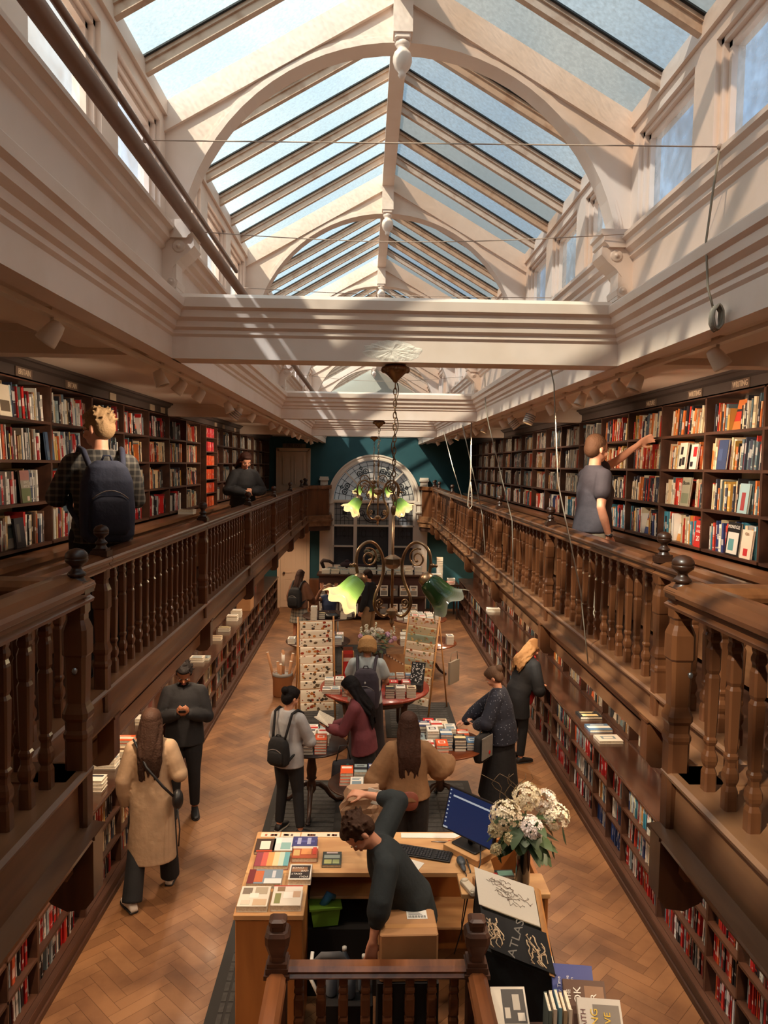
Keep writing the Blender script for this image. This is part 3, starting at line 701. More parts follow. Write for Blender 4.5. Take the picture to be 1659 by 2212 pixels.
for (s, xf, ya, yb, z, hc, reg, k, r, mid) in SHELVES:
    if k > 16: continue
    if reg == 'F':
        pal = rb.choice(['mix', 'mix', 'red', 'hi']) if s > 0 else rb.choice(['mix', 'red', 'warm'])
        if s > 0 and k in (1, 2): pal = 'red'
        if s > 0 and k == 4 and r == 0: pal = 'blue'
        if s < 0 and k in (1, 2): pal = 'red'
        ln = rb.choice([0, 0, 2, 3]); full = rb.choice([1, 1, 1, .97, .9])
        segs = [(ya, (ya+yb)/2), ((ya+yb)/2, yb)] if mid else [(ya, yb)]
        for a, b_ in segs: fill(s, xf, a, b_, z, .245, reg, k, r, pal, ln, full, .74)
    elif reg == 'W':
        if k > 14 and r > 2: continue
        fill(s, xf, ya, yb, z, .26, reg, k, r, rb.choice(['warm', 'mix', 'dim']), rb.choice([0, 0, 4]), rb.choice([1, .95, .85]), .7)
    else:
        if s < 0 and k == 9: continue
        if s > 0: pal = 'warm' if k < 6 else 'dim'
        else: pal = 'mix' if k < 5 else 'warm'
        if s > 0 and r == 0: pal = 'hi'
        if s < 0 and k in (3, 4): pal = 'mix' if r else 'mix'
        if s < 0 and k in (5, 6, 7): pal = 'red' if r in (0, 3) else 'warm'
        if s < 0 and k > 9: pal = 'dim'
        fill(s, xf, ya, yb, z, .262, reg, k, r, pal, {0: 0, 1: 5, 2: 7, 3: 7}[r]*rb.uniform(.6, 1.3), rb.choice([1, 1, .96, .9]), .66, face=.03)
# the bay of red and orange pocket editions on the left gallery
ya, yb = CY[9], CY[10]
t = thing('display_shelves', 'projecting six-tier rack of red and orange pocket books on the left gallery', 'shelf', (GXL+.02, (ya+yb)/2, 3.22), 0)
for q in range(6):
    b = MB(); b.box(-.12, .06, -.40, .40, q*.215-.012, q*.215); b.build('shelf', DWOOD2, t)
    fill(-1, GXL+.085, ya+.04, yb-.04, 3.22+q*.215, .155, 'P', 9, q, 'pink' if q > 3 else 'orng', 3, 1, .93, (.10, .12), 0)
for q in (-1, 1):
    b = MB(); b.box(-.12, .06, q*.41-.01, q*.41+.01, -.02, 1.25); b.build('side_panel', DWOOD2, t)

def bk_matrix(q):
    s = q['side']
    if q['face']:
        # cover turned to the room, leaning back
        R = Matrix.Rotation(math.radians(90 if s > 0 else -90), 4, 'Z')
        tilt = Matrix.Rotation(q['a']*(1 if s > 0 else -1), 4, 'Y')
        return Matrix.Translation((q['x'], q['y'], q['z'])) @ tilt @ Matrix.Rotation(0 if s > 0 else math.pi, 4, 'Z')
    lean = Matrix.Rotation(q['a'], 4, 'X')
    return Matrix.Translation((q['x'], q['y'], q['z']+.5*q['t']*math.sin(q['a']))) @ lean @ Matrix.Rotation(0 if s > 0 else math.pi, 4, 'Z')
def bk_mbs(q):
    if q['face']:
        m = MB(); t, h, w = q['t'], q['h'], q['d']
        zs = [0]+[b[0]*h for b in q['bands']]+[h]; cc = [q['c']]+[b[1] for b in q['bands']]
        for i in range(4):
            m.add([(0, -w/2, zs[i]), (0, w/2, zs[i]), (0, w/2, zs[i+1]), (0, -w/2, zs[i+1])], [(0, 3, 2, 1)], cc[i])
        m.box(.0004, .002, -w/2, w/2, 0, h, q['c']); m.box(t-.002, t, -w/2, w/2, 0, h, q['c'])
        p = MB(); p.box(.002, t-.002, -w/2+.003, w/2-.003, .002, h-.003); return m, p
    return book_shape(q['t'], q['h'], q['d'], q['c'], q['bands'])
# which show largest in the picture
for q in BK:
    c = Vector((q['x'], q['y'], q['z']+q['h']/2)); px, py, d = proj(c)
    q['area'] = 0
    if d < .2 or not (8 < px < 1651 and 8 < py < 2204): continue
    s = q['side']; blocked = False
    # hidden behind the gallery edge / landing?
    for xe, z0, z1, ylim in ((GRx if s > 0 else GLx, 2.2, 3.34, 99), (1.29 if s > 0 else -1.105, 2.3, 3.48, 2.7)):
        f = xe/c.x
        if 0 < f < 1:
            z = 3.9+(c.z-3.9)*f; y = c.y*f
            if z0 < z < z1 and y < ylim: blocked = True
    if blocked: continue
    w = max(abs(proj((c.x, c.y+q['t']/2, c.z))[0]-proj((c.x, c.y-q['t']/2, c.z))[0]), 1) if not q['face'] else abs(proj((c.x, c.y+q['d']/2, c.z))[0]-proj((c.x, c.y-q['d']/2, c.z))[0])
    q['area'] = w*FPX*q['h']/d
# ================================================================== FAR WINDOW
def arcpts(cx, cz, R, a0, a1, n): return [(cx+R*math.cos(a0+(a1-a0)*i/n), cz+R*math.sin(a0+(a1-a0)*i/n)) for i in range(n+1)]
def ringband(b, cx, cz, r0_, r1_, ya, yb, n=32, a0=0, a1=math.pi):
    p = arcpts(cx, cz, r0_, a0, a1, n); q = arcpts(cx, cz, r1_, a0, a1, n)
    for i in range(n): b.extr([p[i], q[i], q[i+1], p[i+1]], ya, yb)
LEAD = mat('window_lead', rgb(22, 24, 26), .5)
WC, WZ = .235, 2.94
b = MB()
ringband(b, WC, WZ, 1.10, 1.255, 19.98, Y1+.05); ringband(b, WC, WZ, 1.11, 1.16, 19.955, 20.0); ringband(b, WC, WZ, 1.215, 1.255, 19.96, 20.0)
for s in (-1, 1):
    def bx(a, c, y, z0, z1): b.box(min(WC+s*a, WC+s*c), max(WC+s*a, WC+s*c), y, Y1+.01, z0, z1)
    bx(1.12, 1.46, 20.0, 0, 2.62); bx(1.19, 1.40, 19.985, .1, 2.5)
    bx(1.10, 1.44, 19.965, 2.62, 2.66); bx(1.10, 1.43, 19.99, 2.66, 2.88); bx(1.09, 1.45, 19.955, 2.86, 2.94)
    bx(1.25, 1.45, 19.98, 2.94, 3.48); bx(1.22, 1.48, 19.95, 3.48, 3.53); bx(1.235, 1.465, 19.96, 3.53, 3.58); bx(1.30, 1.40, 19.965, 3.1, 3.4)
    bx(1.10, 1.14, 19.97, 1.1, 2.94)
b.box(WC-1.20, WC+1.20, 19.94, Y1+.02, 1.08, 1.14)
b.box(WC-1.12, WC+1.12, 19.99, Y1+.06, 2.88, 2.96); b.box(WC-1.12, WC+1.12, 19.975, Y1, 2.90, 2.94)
for x in (WC-.50, WC+.45): b.box(x-.045, x+.05, 19.99, Y1+.06, 1.14, 2.90)
for z in (2.24,): b.box(WC-1.1, WC+1.1, 20.0, Y1+.05, z, z+.045)
for x0, x1 in ((WC-1.1, WC-.5), (WC+.5, WC+1.1)): b.box(x0, x1, 20.0, Y1+.05, 1.68, 1.72)
for x0, x1 in ((WC-1.12, WC-1.07), (WC+1.07, WC+1.12)): b.box(x0, x1, 20.0, Y1+.05, 1.14, 2.9)
b.box(WC-1.1, WC+1.1, 20.0, Y1+.05, 1.14, 1.19)
ringband(b, WC, WZ, .48, .56, 19.99, Y1+.05, 24)
for a in (45, 90, 135):
    a = math.radians(a); R = Matrix.Rotation(-(a-math.pi/2), 4, 'Y'); M = Matrix.Translation((WC, 20.03, WZ)) @ R
    b.box(-.02, .02, -.03, .06, .5, 1.12, M=M)
win = struct(b.build('window_90', mat('window_joinery', rgb(226, 204, 184), .5)))
# glazing
def pane_mat(nm, col, tr, f):
    m = bpy.data.materials.new(nm); m.use_nodes = True; t = m.node_tree; t.nodes.clear(); o = N(t, 'ShaderNodeOutputMaterial')
    a = N(t, 'ShaderNodeBsdfTransparent'); a.inputs[0].default_value = tr; d = N(t, 'ShaderNodeBsdfPrincipled'); d.inputs['Base Color'].default_value = col; d.inputs['Roughness'].default_value = .3
    ms = N(t, 'ShaderNodeMixShader'); ms.inputs[0].default_value = f; t.links.new(a.outputs[0], ms.inputs[1]); t.links.new(d.outputs[0], ms.inputs[2]); t.links.new(ms.outputs[0], o.inputs[0]); return m
b = MB(); n = 30; p = arcpts(WC, WZ, 1.12, 0, math.pi, n)
b.add([(q[0], Y1+.02, q[1]) for q in p], [tuple(range(n+1))]); b.build('fanlight_glass', pane_mat('pale_leaded_glass', rgb(214, 200, 186), (.34, .28, .23, 1), .7), win)
b = MB(); b.box(WC-1.1, WC+1.1, Y1+.02, Y1+.024, 2.24, 2.92); b.build('upper_glass', pane_mat('mid_leaded_glass', rgb(170, 162, 156), (.24, .21, .19, 1), .6), win)
b = MB(); b.box(WC-1.1, WC+1.1, Y1+.02, Y1+.024, 1.14, 2.24); b.build('lower_glass', pane_mat('dark_glass', rgb(84, 84, 88), (.10, .10, .12, 1), .55), win)
b = MB()
def L(x0, z0, x1, z1, w=.006):
    d = Vector((x1-x0, z1-z0)); 
    if d.length < 1e-5: return
    n_ = Vector((-d.y, d.x)).normalized()*w
    b.extr([(x0+n_.x, z0+n_.y), (x1+n_.x, z1+n_.y), (x1-n_.x, z1-n_.y), (x0-n_.x, z0-n_.y)], Y1+.008, Y1+.022)
def LA(cx, cz, R, a0=0, a1=2*math.pi, n=14, w=.006, sx=1, sz=1):
    q = [(cx+R*sx*math.cos(a0+(a1-a0)*i/n), cz+R*sz*math.sin(a0+(a1-a0)*i/n)) for i in range(n+1)]
    for i in range(n): L(*q[i], *q[i+1], w)
for R in (.62, .78, .96, 1.07): LA(WC, WZ, R, 0.03, math.pi-.03, 36)
for i in range(1, 32):
    a = math.pi*i/32
    for r0_, r1_ in ((.56, .78), (.78, .96), (.96, 1.08)):
        if (i+int(r0_*100)) % 2 == 0: L(WC+r0_*math.cos(a), WZ+r0_*math.sin(a), WC+r1_*math.cos(a), WZ+r1_*math.sin(a))
for a in (22.5, 67.5, 112.5, 157.5):
    for da in (-6, 6):
        q = math.radians(a+da); cx, cz = WC+.83*math.cos(q), WZ+.83*math.sin(q); LA(cx, cz, .065, w=.012); LA(cx, cz, .022, n=8, w=.012)
    q = math.radians(a); LA(WC+.95*math.cos(q), WZ+.95*math.sin(q), .04, n=8, w=.009); L(WC+.6*math.cos(q), WZ+.6*math.sin(q), WC+1.05*math.cos(q), WZ+1.05*math.sin(q), .007)
LA(WC, WZ, .40, 0, math.pi, 18); LA(WC, WZ, .25, 0, math.pi, 14)
for i in range(1, 10): a = math.pi*i/10; L(WC+.1*math.cos(a), WZ+.1*math.sin(a), WC+.48*math.cos(a), WZ+.48*math.sin(a))
for cx, hw in ((WC-.79, .27), (WC+.79, .27), (WC-.02, .44)):
    for k in (-2, -1, 0, 1, 2):
        x = cx+k*hw*.42; L(x, 2.28 if abs(k) < 2 else 1.95, x, 2.88)
        if hw < .4: L(x, 1.9, x, 2.24)
        else: L(x, 1.85, x, 2.24)
    for z in (2.40, 2.56, 2.72, 2.84): L(cx-hw, z, cx+hw, z)
    for z in (2.10, 1.98): L(cx-hw, z, cx+hw, z, .004)
    if hw < .4:
        b.box(cx-.06, cx+.06, Y1+.005, Y1+.012, 2.55, 2.67); LA(cx-.05, 2.78, .04, w=.009); LA(cx+.05, 2.78, .04, w=.009); LA(cx, 2.38, .12, math.pi*.2, math.pi*.8, 8, .009); LA(cx, 2.05, .05, w=.008, n=8, sz=2)
    else:
        LA(cx, 2.62, .28, math.pi, 2*math.pi, 18, .012); LA(cx, 2.62, .23, math.pi, 2*math.pi, 18, .008); b.box(cx-.05, cx+.05, Y1+.005, Y1+.012, 2.58, 2.68); LA(cx-.3, 2.6, .07, w=.01); LA(cx+.3, 2.6, .07, w=.01)
        for q in (-.25, .25): LA(cx+q, 2.05, .06, w=.009, n=8, sz=2)
        LA(cx, 1.75, .09, w=.008, n=18, sz=1.45)
b.build('leading', LEAD, win)
b = MB(); b.box(-3, 3.4, 21.6, 21.7, -.5, 2.35); struct(b.build('wall_outside', mat('yard_wall', rgb(84, 84, 90), .9)))
# ================================================================== DOORS
def door(nm, x0, x1, z0, z1, colr, npan=2):
    b = MB(); y = Y1
    b.box(x0, x0+.07, y-.05, y, z0, z1); b.box(x1-.07, x1, y-.05, y, z0, z1); b.box(x0, x1, y-.05, y, z1-.07, z1)
    b.box(x0-.01, x0+.02, y-.06, y, z0, z1+.01); b.box(x1-.02, x1+.01, y-.06, y, z0, z1+.01); b.box(x0-.01, x1+.01, y-.06, y, z1-.02, z1+.015)
    d = struct(b.build(nm, colr))
    l = MB(); a, c = x0+.075, x1-.075; l.box(a, c, y-.02, y, z0+.01, z1-.08)
    w = c-a
    for (pa, pb) in ((a+.09, a+w/2-.04), (a+w/2+.04, c-.09)):
        for (za, zb) in ((z0+.95, z1-.2), (z0+.2, z0+.8)):
            for q in ((pa, pb, za, za+.02), (pa, pb, zb-.02, zb), (pa, pa+.02, za, zb), (pb-.02, pb, za, zb)): l.box(q[0], q[1], y-.034, y-.015, q[2], q[3])
            l.box(pa+.05, pb-.05, y-.028, y-.015, za+.05, zb-.05)
    lf = l.build('door_leaf', colr, d)
    k = MB(); k.ell((c-.06 if z0 > 1 else a+.1, y-.06, z0+.95), (.035, .035, .035)); k.tube([(c-.06 if z0 > 1 else a+.1, y-.06, z0+.95), (c-.06 if z0 > 1 else a+.1, y-.01, z0+.95)], .012); k.build('door_knob', DWOOD, lf)
DM = mat('door_paint', rgb(222, 190, 160), .5)
door('door_1', -2.36, -1.50, 0, 2.24, DM); door('door_2', -2.40, -1.50, 2.40, 4.32, DM)
t = thing('exit_sign', 'dark FIRE EXIT sign on the wall above the upper left door', 'sign', (-1.93, Y1-.02, 4.40), 0)
b = MB(); b.box(-.31, .31, -.012, .012, -.055, .055); b.build('plate', mat('sign_khaki', rgb(116, 104, 88), .5), t)
text('FIRE EXIT', 'lettering', .115, BLACKM, t, (0, -.014, -.003), (math.radians(90), 0, 0), .001, sx=.9)

# ================================================================== SPOTLIGHTS ON THE TRACKS
SPM = mat('spot_enamel', rgb(226, 206, 184), .4)
BULB = mat('spot_bulb', rgb(255, 214, 150), .4, emis=(1.0, .70, .38, 1), estr=9)
def spot(side, y, lit, big=False, i=0, aim=.75, yaw_=0.0):
    x = (OL-.10) if side < 0 else (OR_+.10)
    x += side*.05; z = 4.40
    nm = 'white %strack spotlight under the %s skylight edge, %s from the camera%s' % ('large ribbed ' if big else '', wh[side], ORDN[i], ', switched on' if lit else '')
    t = thing('spotlight', nm, 'spotlight', (x, y, z), 0, 'track spotlights')
    L_ = .12 if big else .062; R_ = .048 if big else .042
    M = Matrix.Rotation(yaw_, 4, 'Z') @ Matrix.Rotation(side*math.radians(22) if i % 3 == 1 else -side*math.radians(38), 4, 'Y') 
    b = MB(); prof = [(.012, .05), (R_*.62, .045), (R_*.8, .02), (R_, -L_*.6), (R_, -L_*.75), (R_*.9, -L_*.75), (R_*.85, -L_*.5)]
    b.lathe(prof, seg=18, M=M); hd = b.build('head', SPM, t)
    if big:
        r = MB()
        for q in range(4): r.lathe([(R_*1.02, -.02*q+.0), (R_*1.10, -.02*q-.004), (R_*1.02, -.02*q-.009)], seg=18, M=M)
        r.build('rib', GREYM, hd)
    b = MB(); b.tube([(0, 0, .085), (0, 0, .045), tuple((M @ Vector((0, 0, .02))))], .008); b.cbox((0, 0, .085), (.03, .07, .02)); b.build('bracket', SPM, t)
    b = MB(); b.lathe([(R_*.8, -L_*.55), (R_*.8, -L_*.6), (.001, -L_*.62)], seg=14, M=M); b.build('lamp', BULB if lit else GREYM, hd)
    l = bpy.data.lights.new('spot', 'SPOT'); l.energy = E_SPOT*(1.0 if lit else .55); l.color = (1, .80, .60); l.spot_size = math.radians(105); l.spot_blend = .7; l.shadow_soft_size = .06
    o = bpy.data.objects.new('spot_light', l); COL.objects.link(o); o.parent = t
    d = (M @ Vector((0, 0, -1))).normalized(); o.location = d*(L_*.95); 
    aisle = (i % 3 == 1)
    if aisle: l.energy = E_AISLE; l.spot_size = math.radians(78)
    o.rotation_euler = (Vector((-side*.52, .12, -1)) if aisle else Vector((side*.9, .25, -.42))).to_track_quat('-Z', 'Y').to_euler()
for i, (y, lit, bg_) in enumerate([(2.97, 0, 0), (4.5, 0, 0), (4.98, 0, 0), (5.55, 0, 0), (6.7, 0, 0), (7.2, 0, 1), (8.07, 0, 0), (9.75, 0, 0), (10.6, 0, 0), (11.6, 1, 0), (12.6, 0, 0), (13.7, 0, 0), (15.6, 1, 0), (16.8, 0, 0)]): spot(-1, y, lit, bg_, i)
for i, (y, lit, bg_) in enumerate([(3.31, 0, 0), (4.3, 0, 0), (4.6, 1, 0), (5.05, 0, 0), (5.4, 0, 0), (5.85, 1, 0), (6.3, 0, 0), (7.05, 1, 1), (7.97, 0, 1), (8.5, 0, 0), (9.8, 1, 0), (10.6, 1, 0), (11.7, 0, 0), (12.7, 1, 0), (14.0, 0, 1), (16.2, 0, 0)]): spot(1, y, lit, bg_, i)
# track rails
for s in (-1, 1):
    x = (OL-.15) if s < 0 else (OR_+.15)
    b = MB(); b.box(x-.018, x+.018, 1.5, 19, 4.46, 4.48); o = b.build('light_track', SPM); base_origin(o); tag(o, 'long white lighting track under the %s edge of the skylight well' % wh[s], 'light track')
# recessed downlights below the galleries
for s in (-1, 1):
    x = GLx-.30 if s < 0 else GRx+.30
    for i in range(13):
        y = 2.0+1.4*i
        t = thing('downlight', 'small round downlight beneath the %s gallery, %s from the camera' % (wh[s], ORD[i]), 'light', (x, y, 2.265), 0, 'downlights under the galleries')
        b = MB(); b.lathe([(.05, .02), (.05, 0), (.038, -.004), (.036, .012)], seg=16); b.build('rim', SPM, t)
        b = MB(); b.lathe([(.035, .010), (.034, .004), (.001, .003)], seg=14); b.build('lamp', BULB, t)
        l = bpy.data.lights.new('down', 'SPOT'); l.energy = E_UNDER; l.color = (1, .73, .48); l.spot_size = math.radians(150); l.spot_blend = .6; l.shadow_soft_size = .05
        o = bpy.data.objects.new('down_light', l); COL.objects.link(o); o.parent = t; o.location = (0, 0, -.012); o.rotation_euler = Vector((s*.12, 0, -1)).to_track_quat('-Z', 'Y').to_euler()

# ================================================================== CHANDELIERS
def shade_mat(nm, emis):
    m = bpy.data.materials.new(nm); m.use_nodes = True; t = m.node_tree; bs = t.nodes['Principled BSDF']
    a = N(t, 'ShaderNodeAttribute'); a.attribute_name = 'Col'; t.links.new(a.outputs['Color'], bs.inputs['Base Color']); bs.inputs['Roughness'].default_value = .12
    bs.inputs['Subsurface Weight'].default_value = 0; bs.inputs['Coat Weight'].default_value = .6
    tl = N(t, 'ShaderNodeBsdfTranslucent'); t.links.new(a.outputs['Color'], tl.inputs[0]); ms = N(t, 'ShaderNodeMixShader'); ms.inputs[0].default_value = .4
    t.links.new(bs.outputs[0], ms.inputs[1]); t.links.new(tl.outputs[0], ms.inputs[2]); t.links.new(ms.outputs[0], t.nodes['Material Output'].inputs[0]); return m
SHADE = shade_mat('green_glass_shade', False)
GB = mat('bulb_glow', rgb(255, 225, 170), .4, emis=(1, .80, .50, 1), estr=5)
def shade(parent, M, lit, k=1.0):
    """ruffled bell shade; local axis -z is the opening"""
    b = MB(); seg = 48
    base = [(.030, 0), (.044, -.008), (.052, -.03), (.056, -.06), (.060, -.09), (.070, -.115), (.086, -.135), (.102, -.152)]
    prof = []
    for q in range(len(base)-1):
        for u in range(3): prof.append((base[q][0]+(base[q+1][0]-base[q][0])*u/3, base[q][1]+(base[q+1][1]-base[q][1])*u/3))
    prof.append(base[-1])
    G0, G1, G2 = ((.04, .10, .03, 1), (.20, .36, .10, 1), (.72, .58, .40, 1)) if lit else ((.012, .035, .014, 1), (.04, .10, .03, 1), (.42, .44, .34, 1))  # lit shades coloured brighter, unlit darker: lamp glow put into the glass colour
    vs = []
    for q, (r, z) in enumerate(prof):
        f = q/(len(prof)-1)
        for i in range(seg):
            a = 2*math.pi*i/seg; w = math.cos(6*a)
            rr = r*(1+.10*w*max(0, f-.45)); zz = z-.016*w*max(0, f-.5)*2
            vs.append(M @ Vector((rr*math.cos(a)*k, rr*math.sin(a)*k, zz*k)))
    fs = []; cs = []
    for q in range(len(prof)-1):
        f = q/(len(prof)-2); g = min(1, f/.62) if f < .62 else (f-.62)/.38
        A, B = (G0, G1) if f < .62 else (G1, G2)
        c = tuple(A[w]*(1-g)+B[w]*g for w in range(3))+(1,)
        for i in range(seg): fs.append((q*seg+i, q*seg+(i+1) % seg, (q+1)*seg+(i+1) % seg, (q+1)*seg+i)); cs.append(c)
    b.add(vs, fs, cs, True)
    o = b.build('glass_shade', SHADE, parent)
    g = MB(); g.lathe([(.008, .035*k), (.022*k, .03*k), (.034*k, .02*k), (.036*k, .0), (.034*k, -.012*k), (.02*k, -.012*k)], seg=16, M=M); g.build('gallery_cap', BRASS, o)
    if lit:
        u = MB(); u.ell(tuple(M @ Vector((0, 0, -.085*k))), (.026*k, .026*k, .034*k)); u.build('bulb', GB, o)
        l = bpy.data.lights.new('bulb', 'POINT'); l.energy = E_CHAND*lit; l.color = (1, .76, .48); l.shadow_soft_size = .04
        lo = bpy.data.objects.new('bulb_light', l); COL.objects.link(lo); lo.parent = parent; lo.location = M @ Vector((0, 0, -.15*k))
    return o
def chandelier(x, y, ztop, zh, lab, arms, sc=1.0, chain_n=None, spin=0):
    """arms: list of (angle, lit, extra yaw)"""
    t = thing('chandelier', lab, 'chandelier', (x, y, zh), 0, 'chandeliers of the central aisle')
    H_ = ztop-zh
    b = MB(); b.lathe([(.010, H_-.10), (.020, H_-.085), (.05, H_-.055), (.075, H_-.035), (.08, H_-.02), (.062, H_-.004), (.05, H_)], seg=16)
    for i in range(8): a = 2*math.pi*i/8; b.ell((.066*math.cos(a), .066*math.sin(a), H_-.028), (.018, .018, .02), 8, 6)
    b.build('ceiling_rose', BRASS, t)
    rod = .30*sc; z = H_-.10; ch = MB(); i = 0
    while z > rod+.03:
        c = z-.018; pts = []
        for k in range(10):
            a = 2*math.pi*k/10; u, v = .0095*math.cos(a), .022*math.sin(a)
            pts.append((u if i % 2 else 0, 0 if i % 2 else u, c+v))
        ch.tube(pts, .0032, 5, closed=True); z -= .034; i += 1
    ch.build('chain', BRASS, t)
    # flex twisted round the chain
    b = MB(); pts = []
    for k in range(60):
        f = k/59; zz = H_-.08-(H_-.08-rod)*f; pts.append((.013*math.sin(f*22)+.012*math.sin(f*7), .010*math.cos(f*19), zz))
    b.tube(pts, .0032, 5); b.build('flex', mat('brown_flex', rgb(110, 84, 62), .7), t)
    b = MB(); b.tube([(0, 0, rod+.03), (0, 0, -.30*sc)], .0085*sc, 10)
    b.lathe([(.006, rod+.04), (.014, rod+.02), (.014, rod), (.010, rod-.02)], seg=12); b.build('rod', BRASS, t)
    b = MB(); b.lathe([(.01*sc, .045*sc), (.022*sc, .04*sc), (.052*sc, .022*sc), (.054*sc, -.01*sc), (.030*sc, -.035*sc), (.012*sc, -.04*sc)], seg=8, smooth=False); b.build('hub', BRASS, t)
    b = MB(); b.lathe([(.012*sc, -.27*sc), (.034*sc, -.285*sc), (.036*sc, -.31*sc), (.016*sc, -.33*sc), (.010*sc, -.335*sc), (.015*sc, -.36*sc), (.003, -.385*sc)], seg=12, smooth=False); b.build('lower_finial', BRASS, t)
    for (ang, lit, dy) in arms:
        ca, sa = math.cos(ang), math.sin(ang)
        def P(r, z): return (r*ca*sc, r*sa*sc, z*sc)
        # S-scroll: from the lower finial out and up, over, then down into the lamp
        low = [(.02, -.30), (.06, -.315), (.10, -.29), (.125, -.24), (.115, -.18), (.085, -.12), (.065, -.05), (.07, .03), (.10, .09), (.145, .125), (.195, .12), (.235, .085), (.25, .03), (.245, -.03), (.23, -.07)]
        b = MB(); sm = []
        V = [Vector(P(*q)) for q in low]
        for i in range(len(V)-1):
            p0, p1, p2, p3 = V[max(i-1, 0)], V[i], V[i+1], V[min(i+2, len(V)-1)]
            for k in range(5):
                u = k/5; sm.append(.5*((2*p1)+(p2-p0)*u+(2*p0-5*p1+4*p2-p3)*u*u+(3*p1-p0-3*p2+p3)*u**3))
        sm.append(V[-1]); b.tube(sm, .0095*sc, 8)
        for (cx, cz, rr, a0, turns) in ((.165, .035, .058, 1.2, 1.5), (.085, -.235, .03, 4.2, 1.4)):
            q = []
            for k in range(28):
                f = k/27; a = a0+f*turns*2*math.pi; r = rr*(1-.72*f); q.append(P(cx+r*math.cos(a), cz+r*math.sin(a)))
            b.tube(q, .0055*sc, 6)
            b.ell(q[-1], (.011*sc,)*3, 8, 6)
        b.ell(P(.262, -.0), (.014*sc,)*3, 8, 6); b.ell(P(.285, .0), (.010*sc,)*3, 8, 6)
        arm = b.build('arm', BRASS, t)
        tip = Vector(P(.228, -.085)); axis = Vector((ca*.55+dy[0], sa*.55+dy[1], -.83)).normalized()
        q = Vector((0, 0, -1)).rotation_difference(axis).to_matrix().to_4x4()
        shade(t, Matrix.Translation(tip) @ q, lit, sc*(1.12 if lit else 1.28))
    return t
chandelier(.165, 4.32, 4.48, 3.335, 'brass chandelier hanging nearest, left green glass shade lit and right one dark', [(math.radians(212), 1.0, (-.25, -.1)), (math.radians(-32), 0, (.35, .1))], 1.0)
chandelier(.165, 9.65, 4.48, 3.56, 'middle brass chandelier with glowing green shades in front of the arched window', [(math.radians(200), 1.2, (-.1, -.1)), (math.radians(160), 1.2, (0, 0)), (math.radians(-20), 1.2, (.2, 0)), (math.radians(25), 1.0, (.0, 0))], 1.15)
chandelier(.165, 15.0, 4.48, 3.56, 'farthest brass chandelier, half hidden behind the middle one', [(math.radians(180), 1.2, (0, 0)), (math.radians(0), 1.2, (0, 0)), (math.radians(90), 1.0, (0, 0))], 1.1)

# ================================================================== BLIND POLE, WIRES, ROPES
b = MB(); b.tube([(-.93, y, 5.155) for y in (-1.5, 0, 3, 6, 9, 12, 14.2)], .033, 14); b.tube([(-.905, y, 5.215) for y in (-1.5, 0, 3, 5.2)], .014, 8)
o = b.build('blind_pole', mat('brown_pole', rgb(134, 98, 76), .45, noise=(3, (.7, .65, .6, 1), .4, .7))); base_origin(o); tag(o, 'long brown round pole running under the left clerestory windows', 'pole')
for y in (4.35, 9.6):
    pass
WIRE = mat('thin_wire', rgb(176, 150, 132), .5)
wires = [((-.98, 3.35, 5.30), (1.36, 2.93, 5.155), 'taut thin wire strung across the skylight, nearest of the cross wires'), ((-.99, 4.25, 5.19), (1.38, 4.0, 5.15), 'thin sagging wire crossing just in front of the first arch'), ((-.99, 5.6, 5.2), (1.38, 5.6, 5.17), 'thin wire crossing between the first and second arches'), ((-.99, 10.7, 5.18), (1.38, 10.8, 5.2), 'thin sagging wire crossing beyond the second beam'), ((.4, 2.45, 5.95), (1.38, 2.3, 5.83), 'thin wire near the right roof slope at the top')]
for i, (a, c, lb) in enumerate(wires):
    a, c = Vector(a), Vector(c); sag = (.0, .05, .02, .08, .03)[i]
    b = MB(); b.tube([a.lerp(c, k/16)-Vector((0, 0, sag*math.sin(math.pi*k/16))) for k in range(17)], .0028, 5)
    for e in (a, c): b.ell(tuple(e), (.012, .012, .012), 8, 6)
    o = b.build('wire', WIRE); base_origin(o); tag(o, lb, 'wire', 'cross wires under the roof')
def cord(pts, r, lb, nm='cord', extra=None):
    b = MB(); b.tube(pts, r, 6)
    if extra: extra(b)
    o = b.build(nm, ROPE); base_origin(o); tag(o, lb, nm)
def knot(c, n=7, s=.05):
    def f(b):
        rr = random.Random(3)
        for i in range(n):
            q = []
            for k in range(12):
                a = 2*math.pi*k/12; q.append((c[0]+s*.45*math.cos(a)*rr.uniform(.8, 1.1), c[1]+(i-n/2)*.006, c[2]+s*(.9+.25*rr.random())*math.sin(a)))
            b.tube(q, .004, 5, closed=True)
    return f
cord([(1.36, 2.93, 5.14), (1.345, 2.94, 4.99), (1.33, 2.95, 4.80), (1.345, 2.95, 4.62), (1.37, 2.95, 4.54)], .0045, 'pale cord from the sill hook down to a tangled hank on the right fascia', 'cord', knot((1.375, 2.93, 4.50), 8, .045))
cord([(1.385, 5.5, 5.12), (1.30, 5.45, 4.80), (1.385, 5.5, 4.52), (1.42, 5.45, 3.80), (1.60, 5.4, 3.0), (1.66, 5.35, 2.46)], .005, 'long pale cord slanting down past the near stretch of right balustrade', 'cord')
cord([(1.36, 8.6, 4.98), (1.36, 8.5, 4.60), (1.39, 8.45, 4.40), (1.66, 8.3, 3.3), (1.68, 8.2, 2.45)], .006, 'long pale cord slanting down to the middle of the right balustrade', 'cord')
cord([(1.40, 10.8, 4.5), (1.52, 10.6, 3.9), (1.66, 10.4, 3.2), (1.69, 10.3, 2.7)], .007, 'pale cord slanting onto the right balustrade beyond the looped rope', 'cord')
cord([(1.36, 13.0, 4.5), (1.5, 12.8, 3.9), (1.66, 12.6, 3.35)], .007, 'far pale cord slanting down beside the right fascia', 'cord')
